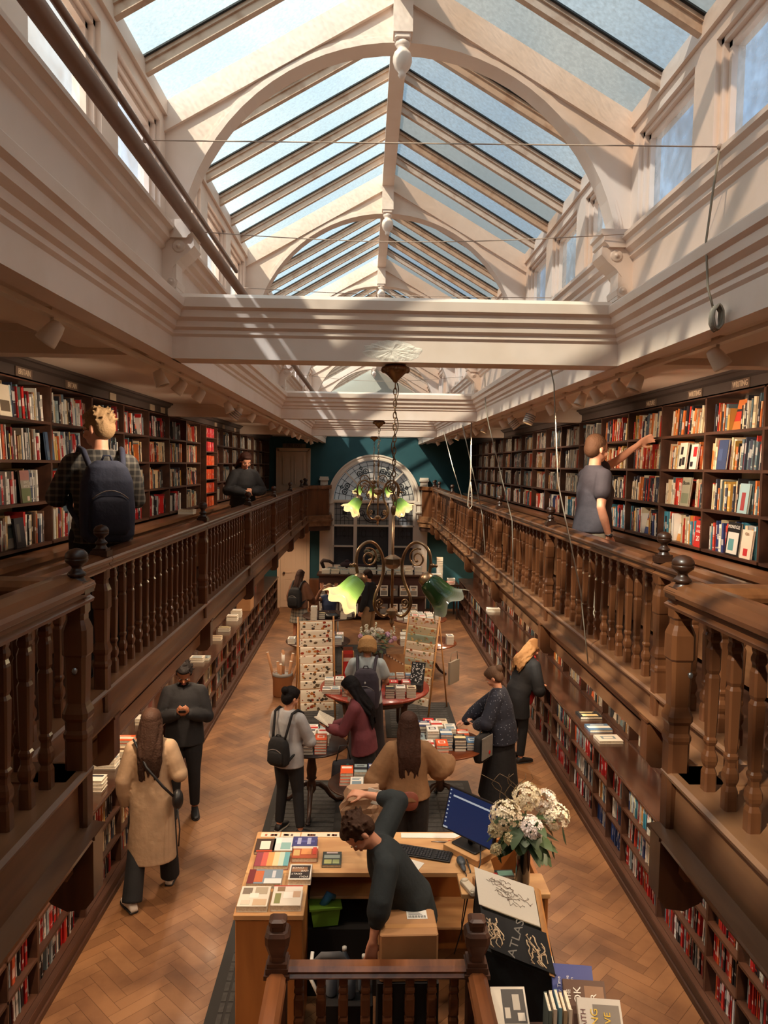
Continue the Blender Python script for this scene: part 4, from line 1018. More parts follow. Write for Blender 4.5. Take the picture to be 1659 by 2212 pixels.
cord([(1.40, 9.9, 4.5), (1.405, 9.9, 3.75), (1.385, 9.9, 3.55), (1.375, 9.9, 3.38), (1.405, 9.9, 3.33), (1.435, 9.9, 3.38), (1.425, 9.9, 3.55), (1.405, 9.9, 3.70)], .009, 'white rope hanging in a knotted loop above the right balustrade', 'rope')
# ================================================================== FLOOR MATS
MATM = mat('ribbed_mat', rgb(66, 64, 62), .9, noise=(30, (.75, .75, .75, 1), .4, .6))
def floor_mat(x0, x1, y0, y1, lb):
    t = thing('floor_mat', lb, 'mat', ((x0+x1)/2, (y0+y1)/2, 0), 0, 'grey floor mats')
    w, l = (x1-x0)/2, (y1-y0)/2
    b = MB(); b.box(-w, w, -l, l, .0005, .006); b.build('border', mat('mat_border', rgb(44, 42, 40), .9), t)
    b = MB(); n = int(2*l/.11)
    for c in range(2):
        xa, xb = (-w+.08, -.01) if c == 0 else (.01, w-.08)
        for i in range(n): b.box(xa, xb, -l+.06+i*(2*l-.12)/n+.005, -l+.06+(i+1)*(2*l-.12)/n-.012, .006, .0085)
    b.build('ribs', MATM, t)
floor_mat(-1.05, -.22, 7.6, 8.95, 'dark grey ribbed floor mat under the left round table')
floor_mat(.45, 1.32, 7.4, 8.95, 'dark grey ribbed floor mat under the right round table')
floor_mat(-1.0, -.30, 10.2, 11.9, 'dark grey ribbed floor mat beneath the left wrapping paper stand')
floor_mat(.35, 1.42, 10.4, 12.0, 'dark grey ribbed floor mat beneath the right wrapping paper stand')
floor_mat(-.60, .48, 12.6, 15.9, 'dark grey ribbed floor mat in the aisle behind the flowers')
floor_mat(-1.08, -.83, 3.9, 6.3, 'narrow dark floor mat along the left side of the till desk')

# ================================================================== BOOKS LYING FLAT
COVERS = [((226, 92, 44), (236, 226, 210)), ((232, 226, 214), (60, 64, 74)), ((52, 60, 96), (226, 220, 210)), ((190, 40, 36), (236, 230, 220)), ((232, 228, 218), (190, 50, 40)), ((146, 160, 160), (40, 44, 50)), ((216, 198, 168), (90, 60, 40)), ((40, 42, 46), (220, 200, 150)), ((222, 216, 204), (120, 140, 150)), ((90, 120, 150), (230, 226, 216))]
CN = ['orange', 'white', 'navy', 'red', 'white and red', 'grey blue', 'tan', 'black', 'cream', 'blue']
rk = random.Random(4); PK = []
def flat_book(lb, grp, x, y, z, w, d, t, rz, ci, art=None, txt=None, txc=None, pages=True, tsize=.03):
    c0, c1 = COVERS[ci] if isinstance(ci, int) else ci
    c0, c1 = rgb(*c0), rgb(*c1); q = min(.002, t*.15)
    b = MB(); b.box(-w/2, w/2, -d/2, d/2, 0, q, c0); b.box(-w/2, w/2, -d/2, d/2, t-q, t, c0); b.box(-w/2, -w/2+q, -d/2, d/2, 0, t, c0)
    if art is None:
        k = rk.randrange(4)
        art = [[(.1, .9, .62, .86, c1)], [(.0, 1, .30, .62, c1), (.2, .8, .74, .82, c1)], [(.14, .86, .12, .5, c1), (.14, .7, .66, .74, c1), (.14, .8, .8, .88, c1)], [(.2, .8, .35, .75, c1), (.3, .7, .42, .66, c0)]][k]
    for i, (u0_, u1_, v0_, v1_, c) in enumerate(art): b.box(-w/2+w*u0_, -w/2+w*u1_, -d/2+d*v0_, -d/2+d*v1_, t, t+.0004*(i+1), c)
    o = b.build('book', BOOKM); o.location = (x, y, z); o.rotation_euler = (0, 0, rz); tag(o, lb, 'book', grp)
    if pages:
        p = MB(); p.box(-w/2+q, w/2-.003, -d/2+.003, d/2-.003, q, t-q); p.build('pages', PAPER, o)
    if txt: text(txt, 'cover_lettering', tsize, mat('ink_%d_%d_%d' % txc, rgb(*txc), .5), o, (0, 0, t+.0022), (0, 0, 0), .0003)
    return o
def pile(x, y, z, n, where, tab, ci=None, w=.128, d=.195, rz=0, t=None, grp=None, pages=True):
    ci = rk.randrange(10) if ci is None else ci; zz = z
    for i in range(n):
        tt = t or rk.uniform(.026, .038)
        pos = 'top of' if i == n-1 else ('bottom of' if i == 0 else '%s from the bottom of' % ORD[i])
        if n == 1: lb = '%s book lying at the %s of %s' % (CN[ci], where, tab)
        else: lb = '%s book, %s the %s pile on %s' % (CN[ci], pos, where, tab)
        args = (lb, grp or ('books piled on '+tab), x+rk.uniform(-.003, .003), y+rk.uniform(-.003, .003), zz, w, d, tt, rz+rk.uniform(-.03, .03), ci)
        dd = proj((x, y, zz))[2]; PK.append(dict(args=args, kw=dict(pages=pages), area=(w*tt+(w*d*.4 if i == n-1 else 0))*(FPX/dd)**2)); zz += tt+.0008
    return zz

# ================================================================== TABLES
MAHO = mat('mahogany', rgb(126, 66, 34), .22, wood=((1, 1, 1), rgb(92, 44, 24), .6), coat=.6)
def tripod_table(x, y, z, r, lb, topm=MAHO, spin=0, foot=.36):
    t = thing('round_table', lb, 'table', (x, y, 0), spin, 'round tables of the central aisle')
    b = MB(); b.lathe([(r-.03, z-.028), (r-.01, z-.022), (r, z-.014), (r, z-.006), (r-.006, z), (.01, z)], seg=56); b.build('tabletop', topm, t)
    b = MB(); b.lathe([(.16, z-.028), (.16, z-.05), (.05, z-.06), (.035, z-.10), (.045, z-.2), (.06, z-.30), (.05, z-.38), (.06, z-.40), (.035, z-.42), (.05, .30), (.055, .22), (.03, .18), (.01, .17)], seg=20); b.build('pedestal', DWOOD, t)
    for k in range(3):
        a = 2*math.pi*k/3; ca, sa = math.cos(a), math.sin(a)
        pts = [(.03, .27), (.10, .26), (.18, .19), (.24, .10), (.31, .035), (foot, .022)]
        b = MB(); b.tube([(p[0]*ca, p[0]*sa, p[1]) for p in pts], [.026, .03, .028, .024, .022, .022], 8); b.ell((foot*ca, foot*sa, .018), (.03, .03, .018), 10, 6); b.build('leg', DWOOD, t)
    return t
tripod_table(.90, 8.27, .75, .50, 'mahogany tripod table on the right, its edge bare in front of the book piles', spin=-.5)
tripod_table(-.57, 8.22, .75, .40, 'dark tripod table on the left between two women browsing', DWOOD, spin=2.6, foot=.42)
tripod_table(-.0, 7.30, .70, .34, 'small dark round table holding five book piles behind the desk', DWOOD, spin=.6, foot=.3)
TR_ = 'the right round table'
grid = [(.56, 7.98, 3, 8, 'front left'), (.72, 7.90, 4, 4, 'front middle'), (.87, 7.90, 4, 0, 'front right'), (.64, 8.14, 4, 5, 'second row left'), (.79, 8.17, 6, 1, 'second row middle'), (.94, 8.12, 6, 9, 'second row right'), (1.09, 8.10, 4, 7, 'third row left'), (1.23, 8.13, 3, 9, 'third row right'),
        (.55, 8.36, 4, 3, 'fourth row left'), (.71, 8.38, 5, 2, 'fourth row second'), (.86, 8.40, 5, 4, 'fourth row third'), (1.01, 8.36, 5, 8, 'fourth row fourth'), (1.16, 8.36, 3, 0, 'fourth row right'), (.78, 8.61, 4, 3, 'back left'), (.94, 8.60, 4, 6, 'back right')]
for x, y, n, c, w in grid: pile(x, y, .75, n, w, TR_, c)
TL_ = 'the left round table'
for x, y, n, c, w in [(-.60, 7.98, 5, 7, 'front left'), (-.455, 8.0, 5, 0, 'front right'), (-.59, 8.22, 4, 1, 'middle left'), (-.44, 8.24, 4, 4, 'middle right'), (-.58, 8.46, 3, 4, 'back left'), (-.43, 8.46, 3, 5, 'back right')]: pile(x, y, .75, n, w, TL_, c)
TS_ = 'the small round table'
for x, y, n, c, w in [(-.155, 7.32, 4, 0, 'left'), (-.015, 7.36, 4, 5, 'centre'), (.125, 7.38, 4, 2, 'right'), (-.05, 7.11, 3, 8, 'front left'), (.095, 7.12, 3, 1, 'front right')]: pile(x, y, .70, n, w, TS_, c)
# far tables
tripod_table(1.15, 15.25, .74, .58, 'round mahogany table at the far right crowded with pale books')
tripod_table(-.74, 15.45, .74, .55, 'dark round table at the far left in front of the seated woman', DWOOD)
tripod_table(1.18, 13.65, .62, .56, 'low round table behind the right wrapping paper stand', MAHO)
tripod_table(-.85, 13.7, .62, .60, 'low round table behind the left wrapping paper stand', DWOOD)
TF_ = 'the far right table'
RW = ['front row', 'second row', 'third row', 'back row']; CW = ['far left', 'left', 'middle', 'right', 'far right', 'end']
for r in range(4):
    for c in range(6 if r in (1, 2) else 4):
        x = .76+.155*c+(.12 if r not in (1, 2) else -.02); y = 14.88+.21*r
        pile(x, y, .74, rk.choice([2, 3, 3, 4]), '%s %s' % (RW[r], CW[c]), TF_, rk.choice([6, 8, 8, 6, 1, 4]), pages=True)
t4 = 'the far left table'
pile(-1.02, 15.05, .74, 8, 'tall front', t4, 8, t=.032); pile(-.86, 15.15, .74, 3, 'short front', t4, 7); pile(-.42, 15.15, .74, 4, 'right', t4, 6); pile(-.32, 15.38, .74, 3, 'far right', t4, 8)
for x, y, n, c, w, tb in [(-1.32, 13.5, 3, 1, 'outer left', 'the low left table'), (-.46, 13.45, 4, 9, 'front right', 'the low left table'), (-.44, 13.7, 4, 4, 'middle right', 'the low left table'), (-.60, 13.95, 3, 2, 'back right', 'the low left table'),
        (.74, 13.4, 4, 8, 'front left', 'the low right table'), (.90, 13.42, 4, 1, 'front middle', 'the low right table'), (.75, 13.65, 5, 8, 'middle left', 'the low right table'), (.91, 13.66, 6, 5, 'middle', 'the low right table'), (.78, 13.9, 5, 7, 'back left', 'the low right table'), (1.60, 13.55, 5, 1, 'outer right', 'the low right table')]:
    pile(x, y, .62, n, w, tb, c)
# black bag on the far left table
b = MB(); b.ell((0, 0, .05), (.17, .11, .06), 20, 10); b.tube([(-.1, 0, .09), (-.06, .02, .14), (.06, .02, .13), (.12, 0, .08)], .008, 6)
o = b.build('bag', mat('black_leather', rgb(26, 24, 24), .4), None, (-.66, 15.12, .745)); tag(o, 'slumped black bag on the far left table', 'bag')

# oval red display table
t = thing('display_table', 'round table with a red patterned top holding notebooks and gift books', 'table', (.17, 10.42, 0), 0)
REDT = mat('red_patterned_top', rgb(136, 44, 26), .35, noise=(38, (1.9, 1.5, 1.1, 1), .56, .62), coat=.3)
b = MB(); b.lathe([(.70, .70), (.77, .715), (.78, .73), (.775, .75), (.01, .752)], seg=60); b.build('tabletop', REDT, t)
b = MB(); b.lathe([(.60, .60), (.60, .705), (.56, .705)], seg=48); b.build('apron', DWOOD, t)
for a in (225, 315, 45, 135):
    a = math.radians(a); c, s_ = math.cos(a), math.sin(a)
    b = MB(); b.tube([(r_*c, r_*s_, z_) for r_, z_ in ((.52, .70), (.57, .62), (.56, .5), (.50, .3), (.50, .12), (.55, .05), (.58, .015))], [.05, .055, .045, .028, .022, .026, .034], 10); b.build('leg', DWOOD, t)
TM = 'the red display table'
for x, y, n, c, w in [(-.50, 10.12, 2, 1, 'outer left'), (-.38, 10.10, 2, 8, 'left'), (-.48, 10.34, 4, 8, 'left back'), (-.33, 10.33, 4, 1, 'second back'), (-.22, 10.0, 2, 7, 'near blank notebook'), (-.14, 9.83, 2, 1, 'front left'), (-.20, 10.36, 4, 3, 'red'), (-.06, 10.40, 3, 3, 'second red'),
                      (.37, 9.93, 4, 7, 'front centre'), (.51, 9.93, 4, 1, 'front right centre'), (.66, 9.96, 4, 6, 'front right'), (.43, 10.22, 4, 3, 'tall red base'), (.60, 10.22, 4, 3, 'second red base')]:
    pile(x, y, .752, n, w, TM, c, w=.125, d=.17)
for x, c in ((.40, 5), (.53, 1), (.66, 9)): pile(x, 10.40, .87, 2, 'raised %s' % CN[c], TM, c, w=.11, d=.15)
b = MB(); b.bbox(-.20, .20, -.09, .09, 0, .115, .01); o = b.build('riser_box', REDT, None, (.53, 10.41, .752)); tag(o, 'red patterned riser block under the pocket books', 'box')
# upright racks on that table
t = thing('card_rack', 'tall narrow rack of red and cream pamphlets on the red display table', 'rack', (-.22, 10.75, .752), .1)
b = MB(); b.box(-.085, .085, 0, .10, 0, .02); b.box(-.085, -.075, 0, .10, 0, .40); b.box(.075, .085, 0, .10, 0, .40); b.build('frame', PINE, t)
for k in range(5):
    b = MB(); c = [(190, 40, 34), (226, 210, 190), (160, 50, 40), (200, 60, 50), (120, 70, 50)][k]; b.box(-.07, .07, .01+.018*k, .016+.018*k, .02+.03*k, .26+.05*k, rgb(*c)); b.build('pamphlet', PRINT, t)
t = thing('greeting_rack', 'slanted black and white patterned notebook rack on the red table', 'rack', (.72, 10.15, .752), -.35)
b = MB(); M = Matrix.Rotation(math.radians(-22), 4, 'X')
b.box(-.10, .10, 0, .10, 0, .10, (.02, .02, .02, 1)); b.box(-.10, .10, .05, .06, .05, .42, (.02, .02, .02, 1), M)
rr = random.Random(8)
for i in range(60):
    u, v = rr.uniform(-.095, .08), rr.uniform(.12, .40); b.box(u, u+rr.uniform(.008, .02), .046, .05, v, v+rr.uniform(.008, .02), (.75, .72, .68, 1), M)
b.build('board', PRINT, t); text('FIELD', 'lettering', .026, mat('gold_ink', rgb(190, 150, 90), .5), t, (0, -.001, .07), (math.radians(90), 0, 0)); text('NOTES', 'lettering', .026, MATS['gold_ink'], t, (0, -.001, .035), (math.radians(90), 0, 0))
b = MB(); b.box(-.16, .16, -.01, .01, 0, .34, (.35, .16, .06, 1), Matrix.Rotation(math.radians(-12), 4, 'X')); b.box(-.16, .16, -.04, .05, 0, .02, (.35, .16, .06, 1))
for i in range(14): b.box(-.16+i*.022, -.15+i*.022, -.014, .014, .34-i*.012, .36-i*.012, (.8, .75, .6, 1) if i % 2 else (.05, .04, .04, 1), Matrix.Rotation(math.radians(-12), 4, 'X'))
o = b.build('poster_board', PRINT, None, (.46, 10.86, .752)); tag(o, 'brown backing board with striped edge standing on the red display table', 'board')

# ================================================================== FLOWERS
def leaf(b, base, dirv, L_, w, col, droop=.3, n=5):
    d = Vector(dirv).normalized(); side_ = d.cross(Vector((0, 0, 1)))
    side_ = side_.normalized() if side_.length > .05 else Vector((1, 0, 0)); p = Vector(base); vs = []
    for i in range(n+1):
        f = i/n; ww = w*math.sin(math.pi*min(1, f*.93+.05))**.8; q = p+d*L_*f-Vector((0, 0, droop*L_*f*f)); nrm = side_.cross(d)*-.15*ww
        vs += [q-side_*ww+nrm, q+Vector((0, 0, 0)), q+side_*ww+nrm]
    fs = []
    for i in range(n):
        a = i*3; fs += [(a, a+1, a+4, a+3), (a+1, a+2, a+5, a+4)]
    b.add(vs, fs, col, True)
LEAFM = mat('leaf_green', attr=True, rough=.45)
PETM = mat('petal', attr=True, rough=.6)
def hydrangea(b, c, r, rnd, tone):
    for i in range(int(150*(r/.09))):
        v = Vector((rnd.gauss(0, 1), rnd.gauss(0, 1), rnd.gauss(0, 1))).normalized()
        if v.z < -.6: continue
        p = Vector(c)+v*r*rnd.uniform(.86, 1.06); u = v.orthogonal().normalized(); w = v.cross(u); a0 = rnd.uniform(0, 6); s_ = .019*rnd.uniform(.8, 1.2)
        k = rnd.uniform(.85, 1.05); col = (tone[0]*k, tone[1]*k, tone[2]*k*rnd.uniform(.9, 1.05), 1)
        for q in range(4):
            a = a0+q*math.pi/2; e = u*math.cos(a)+w*math.sin(a); f = u*math.cos(a+math.pi/2)+w*math.sin(a+math.pi/2)
            b.add([p, p+e*s_*.7+f*s_*.45+v*.003, p+e*s_*1.15+v*.007*rnd.uniform(0, 1), p+e*s_*.7-f*s_*.45+v*.003], [(0, 1, 2, 3)], col, True)
VX, VY = 1.15, 5.06
t = thing('flower_vase', 'tall dark glass vase of cream hydrangeas at the right end of the desk', 'vase', (VX, VY, .952), 0)
b = MB(); b.lathe([(.045, 0), (.050, .01), (.052, .30), (.056, .36), (.052, .36), (.048, .30), (.045, .03)], seg=24); b.build('vase', mat('smoky_glass', rgb(30, 28, 26), .08, spec=.8, coat=.5), t)
rf = random.Random(2)
def loc(px, py, y):   # pixel to a point at a given depth, relative to the vase
    d = fw+rt*((px-CXP)/FPX)-up*((py-CYP)/FPX); k = (y-CAMP.y)/d.y; p = CAMP+d*k; return (p.x-VX, p.y-VY, p.z-.952)
heads = [(1092, 1762, 4.98, .105, (.92, .80, .60)), (1138, 1722, 5.10, .10, (.90, .78, .56)), (1178, 1733, 5.12, .085, (.95, .85, .76)), (1200, 1765, 5.06, .095, (.95, .85, .68)), (1146, 1790, 4.94, .085, (.95, .84, .80)), (1103, 1812, 4.92, .04, (.72, .60, .34)), (1070, 1795, 5.0, .05, (.76, .66, .44)), (1072, 1835, 4.95, .035, (.66, .56, .34))]
for i, (px, py, y, r, tone) in enumerate(heads):
    c = loc(px, py, y); b = MB(); hydrangea(b, c, r, rf, tone); f = b.build('flower_head', PETM, t)
    b = MB(); b.tube([(c[0], c[1], c[2]-r*.4), (c[0]*.4, c[1]*.4, .45), (0, 0, .2)], .005, 5, (.10, .14, .05, 1)); b.build('stem', LEAFM, f)
b = MB()
for i in range(46):
    a = rf.uniform(0, 6.28); c0 = Vector((math.cos(a)*.07, math.sin(a)*.07, rf.uniform(.30, .52))); g = rf.uniform(.6, 1.2)
    leaf(b, c0, (math.cos(a), math.sin(a), rf.uniform(-.5, .5)), rf.uniform(.12, .21), rf.uniform(.035, .06), (.055*g, .095*g, .035*g, 1), rf.uniform(.2, .9))
for (px, py) in ((1190, 1840), (1215, 1810), (1075, 1850)):
    c = loc(px, py-25, 4.98); leaf(b, c, (.25, -.1, -1), .12, .035, (.025, .045, .02, 1), .1)
b.build('foliage', LEAFM, t)
b = MB()
for k in range(7):
    x0 = rf.uniform(-.1, .05); pts = [(x0*.3, .02, .5)]
    for q in range(1, 9): pts.append((x0+math.sin(q*1.1+k)*.03*q/4-.01*q*(k % 3), .04, .5+.035*q))
    b.tube(pts, .0022, 4, (.16, .10, .05, 1))
b.build('twigs', LEAFM, t)
# arrangement on the red table
t = thing('flower_arrangement', 'large mixed bouquet of white and lilac flowers in a glass vase in the aisle', 'flowers', (.20, 11.0, .752), 0)
b = MB(); b.lathe([(.06, 0), (.065, .02), (.07, .30), (.075, .34), (.07, .34), (.06, .04)], seg=20); b.build('vase', mat('clear_grey_glass', rgb(120, 112, 100), .1, trans=.5), t)
fo = MB()
for i in range(120):
    a = rf.uniform(0, 6.28); rr_ = rf.uniform(.02, .30); z = .36+rf.uniform(0, .30)*(1-rr_); g = rf.uniform(.7, 1.5)
    leaf(fo, (math.cos(a)*rr_*.8, math.sin(a)*rr_*.6, z), (math.cos(a), math.sin(a), rf.uniform(-.2, .9)), rf.uniform(.06, .13), rf.uniform(.016, .032), (.085*g, .11*g, .05*g, 1), rf.uniform(0, .5))
fo.build('foliage', LEAFM, t)
for i in range(26):
    a = rf.uniform(0, 6.28); rr_ = rf.uniform(.03, .32); x, y, z = math.cos(a)*rr_, math.sin(a)*rr_*.7, .50+rf.uniform(0, .20)*(1-rr_)
    b = MB()
    if i % 3 == 0:
        for q in range(9): b.ell((x+rf.uniform(-.01, .01), y+rf.uniform(-.01, .01), z+q*.014), (.014, .014, .012), 6, 4, (.78, .74, .58, 1))
    else: hydrangea(b, (x, y, z), .032, rf, ((.72, .44, .58) if x > .14 or x < -.16 else (.82, .74, .66)))
    b.build('flower_head', PETM, t)

# ================================================================== WRAPPING PAPER STANDS
def sheet_stand(F, e, n, W_, lb, art):
    """F front-left or front-right foot, e direction across, n direction back"""
    e = Vector(e).normalized(); n = Vector(n).normalized(); H_ = 1.52; S = .62
    t = thing('paper_stand', lb, 'stand', (F[0], F[1], 0), 0, 'wrapping paper stands')
    def P(u, v, z): q = e*u+n*v; return (q.x, q.y, z)
    for side_ in (0, W_):
        b = MB(); b.tube([P(side_, 0, 0.004), P(side_, S/2+.01, H_+.03)], .015, 6); b.build('leg', PINE, t)
        b = MB(); b.tube([P(side_, S, 0.004), P(side_, S/2-.01, H_)], .013, 6); b.build('leg', PINE, t)
    for k in range(10):
        f = .97-.082*k-(.05 if k == 9 else 0); z = H_*f; v = S/2*f
        if k < 9 or True:
            b = MB(); b.tube([P(0, v, z), P(W_, v, z)], .006, 6); b.build('dowel', PINE, t)
        b = MB(); top = z+.008; hgt = .30 if k == 8 else .13
        n1 = 8; cols = art(k); nx = 10
        vs = []; 
        for j in range(n1+1):
            g = j/n1; zz = top-hgt*g if j > 0 else top; off = -.016*math.sin(min(1, g*3)*math.pi/2)-.03*g*(hgt/.3)
            vv = v+off-0.0+(.012 if j == 0 else 0); vs += [P(.025, vv, zz), P(W_-.025, vv, zz)]
        fs = [(2*j, 2*j+1, 2*j+3, 2*j+2) for j in range(n1)]; b.add(vs, fs, cols[0], True)
        # thickness behind
        b.add([tuple(Vector(q)+n*.004) for q in vs], [tuple(reversed(f_)) for f_ in fs], cols[0], True)
        rr = random.Random(k*7+int(F[0]*10))
        cnt_ = cols[2]
        for q in range(cnt_*(2 if k == 8 else 1)):
            g = rr.uniform(.12, .92); u = rr.uniform(.05, W_-.06); zz = top-hgt*g; off = -.016-.03*g*(hgt/.3)
            c = rr.choice(cols[1]); s_ = rr.uniform(.008, cols[3])
            ctr = Vector(P(u, v+off-.003, zz)); m = 9; ring = [ctr+e*s_*math.cos(6.283*w_/m)*rr.uniform(.7, 1.1)+Vector((0, 0, 1))*s_*.8*math.sin(6.283*w_/m)*rr.uniform(.7, 1.1) for w_ in range(m)]
            b.add(ring, [tuple(range(m))], c)
        b.build('paper_sheet', PRINT, t)
    return t
CR = rgb(240, 224, 198)
def artL(k): return (CR, [rgb(176, 70, 34), rgb(96, 84, 66), rgb(70, 62, 52), rgb(206, 130, 60), rgb(124, 100, 70)], 15, .032)
def artR(k):
    base = [rgb(222, 190, 160), rgb(196, 178, 140), rgb(150, 156, 130), rgb(222, 200, 168), rgb(228, 202, 176), rgb(172, 164, 138), rgb(206, 170, 110), rgb(214, 190, 160), rgb(220, 200, 170), CR][k]
    return (base, [rgb(206, 130, 70), rgb(150, 150, 110), rgb(224, 190, 120), rgb(190, 110, 70)], 16, .03)
sheet_stand((-.96, 11.03), (.985, .17, 0), (-.17, .985, 0), .55, 'beech stand hung with cream botanical wrapping paper on the left', artL)
sheet_stand((1.02, 11.27), (-.83, .56, 0), (.56, .83, 0), .56, 'beech stand hung with pastel landscape wrapping paper on the right', artR)
# tote bags hanging behind the right stand
b = MB(); b.box(-.02, .02, -.16, .16, 0, .36); b.tube([(0, -.13, .36), (0, -.10, .5), (0, .10, .5), (0, .13, .36)], .006, 6)
o = b.build('tote_bag', mat('canvas_grey', rgb(150, 138, 122), .9), None, (1.46, 11.72, .42), -.6); tag(o, 'pale canvas tote bag hanging on the outer side of the right paper stand', 'bag')
# bin of rolled posters
t = thing('poster_bin', 'round brown bin full of rolled poster tubes on the left of the aisle', 'bin', (-1.36, 12.35, 0), 0)
b = MB(); b.lathe([(.155, 0), (.16, .02), (.162, .36), (.165, .38), (.155, .38), (.15, .03)], seg=28); b.build('bin_body', mat('kraft_board', rgb(150, 96, 56), .7), t)
b = MB(); b.lathe([(.164, .34), (.168, .35), (.168, .385), (.158, .39), (.154, .36)], seg=28); b.build('rim', GREYM, t)
for i, (a, r, l, lean, wh_) in enumerate([(2.9, .09, .62, .30, 0), (2.4, .05, .46, .12, 0), (1.6, .05, .66, .02, 1), (1.2, .03, .64, .0, 1), (.2, .08, .52, .34, 0), (.5, .06, .60, .22, 0), (-.6, .09, .50, .15, 0), (-1.8, .07, .45, .05, 0)]):
    x, y = r*math.cos(a), r*math.sin(a); b = MB(); e_ = (x+math.cos(a)*lean*.6, y+math.sin(a)*lean*.3, .1+l)
    b.tube([(x, y, .03), e_], .022, 12, rgb(168, 118, 78)); o = b.build('poster_tube', mat('tube_card', attr=True, rough=.7), t)
    b = MB(); d = (Vector(e_)-Vector((x, y, .03))).normalized()
    if wh_: b.tube([Vector(e_)-d*.24, Vector(e_)-d*.05], .0232, 12)
    else: b.tube([Vector(e_), Vector(e_)+d*.004], .0235, 12)
    b.build('label_wrap' if wh_ else 'end_cap', WHITE, o)

# ================================================================== TILL DESK
t = thing('till_desk', 'U-shaped birch till desk with tall panelled left wing', 'desk', (0, 5.2, 0), 0)
def db(nm, m, *bx_):
    b = MB()
    for q in bx_: b.bbox(q[0], q[1], q[2]-5.2, q[3]-5.2, q[4], q[5], .006)
    return b.build(nm, m, t)
db('worktop', DESKT, (-.83, .98, 5.20, 5.80, .915, .95)); db('left_top', DESKT, (-.83, -.37, 4.69, 5.195, .915, .95)); db('right_top', DESKT, (.70, 1.32, 4.93, 5.195, .915, .95))
DP = mat('desk_panel', rgb(168, 106, 52), .5, wood=((3, 3, .4), rgb(150, 92, 44), .3))
db('end_panel', DP, (-.82, -.38, 4.71, 4.74, 0, .915)); db('side_panel', DP, (-.82, -.79, 4.74, 5.78, 0, .915)); db('inner_panel', DP, (-.41, -.38, 4.74, 5.2, 0, .915)); db('front_panel', DP, (-.80, 1.30, 5.75, 5.78, 0, .915)); db('end_panel', DP, (1.28, 1.31, 4.95, 5.75, 0, .915))
db('shelf', DESKT, (-.38, 1.28, 5.35, 5.75, .42, .44)); db('upper_shelf', DESKT, (-.38, .1, 5.35, 5.75, .66, .68))
# paper cards along the back edge
for i, x in enumerate([-.72, -.56, -.40, -.25, -.10]):
    b = MB(); b.box(-.075, .075, -.035, .035, 0, .003, rgb(228, 208, 184))
    for q in range(6): xx = rk.uniform(-.07, .05); b.box(xx, xx+.018, -.02, .01, .003, .0035, rk.choice([rgb(90, 70, 60), rgb(170, 90, 60)]))
    o = b.build('postcard', PRINT, None, (x, 5.745, .951), rk.uniform(-.04, .04)); tag(o, 'illustrated postcard, %s from the left along the back edge of the desk' % ORD[i], 'postcard', 'postcards on the desk edge')
b = MB(); b.box(0, .58, -.03, .045, 0, .004); o = b.build('paper_strip', WHITE, None, (.32, 5.73, .951), -.01); tag(o, 'long white paper strip along the back edge of the desk', 'paper')
# display books on the desk
D = 'display books on the desk'
flat_book('brown and cream festive picture book at the back left corner of the desk', D, -.735, 5.55, .951, .15, .20, .02, .02, ((70, 50, 40), (230, 220, 205)), [(.25, .75, .2, .8, rgb(230, 220, 205)), (.1, .9, .02, .12, rgb(190, 70, 40))])
flat_book('white watery-patterned book with a price card at the back of the desk', D, -.60, 5.57, .951, .15, .20, .02, 0, ((216, 218, 214), (120, 170, 170)), [(.4, .9, .1, .6, rgb(140, 180, 176)), (.1, .4, .5, .9, rgb(236, 232, 222))])
flat_book('purple blue book with silver lettering lying on the desk', D, -.435, 5.60, .951, .19, .15, .025, 0, ((66, 66, 120), (150, 150, 190)), [(.1, .9, .4, .6, rgb(90, 90, 150)), (.2, .35, .2, .85, rgb(170, 170, 200)), (.6, .75, .2, .85, rgb(170, 170, 200))])
flat_book('book with a rainbow-striped cover on the left wing of the desk', D, -.655, 5.33, .951, .25, .19, .03, 0, ((150, 70, 80), (240, 200, 150)), [(.2, .36, 0, 1, rgb(206, 96, 84)), (.36, .54, 0, 1, rgb(238, 160, 96)), (.54, .7, 0, 1, rgb(240, 208, 160)), (.7, .85, 0, 1, rgb(196, 214, 196)), (.85, 1, 0, 1, rgb(110, 170, 176))])
flat_book('orange and red food-patterned book beside the rainbow one on the desk', D, -.42, 5.42, .951, .19, .17, .035, 0, ((176, 84, 50), (230, 190, 150)), [(0, 1, .8, 1, rgb(216, 206, 190)), (.05, .3, .2, .7, rgb(206, 170, 110)), (.35, .75, .3, .8, rgb(226, 150, 90)), (.8, .95, .3, .9, rgb(206, 70, 50))])
flat_book('dark green book with blurred fruit on its cover, alone on the worktop', D, -.215, 5.36, .951, .14, .19, .02, 0, ((56, 62, 56), (176, 180, 130)), [(.08, .92, .5, .75, rgb(150, 160, 150)), (.1, .5, .1, .4, rgb(170, 172, 110)), (.55, .9, .1, .4, rgb(150, 160, 110)), (.2, .8, .85, .95, rgb(200, 180, 180))])
flat_book('blue grey snowy picture book in the left column on the desk', D, -.675, 5.09, .951, .24, .18, .035, 0, ((130, 146, 160), (200, 100, 70)), [(0, .2, 0, 1, rgb(120, 50, 50)), (.2, .45, .1, .9, rgb(200, 110, 70)), (.5, 1, 0, .35, rgb(226, 224, 220)), (.7, .8, .4, .9, rgb(210, 210, 214))])
o = flat_book('white-framed dark book reading YOU ONLY LIVE ONCE upside down', D, -.43, 5.14, .951, .16, .20, .04, math.pi, ((228, 220, 208), (60, 46, 38)), [(.07, .93, .08, .92, rgb(52, 42, 38)), (.2, .9, .2, .5, rgb(150, 110, 80))])
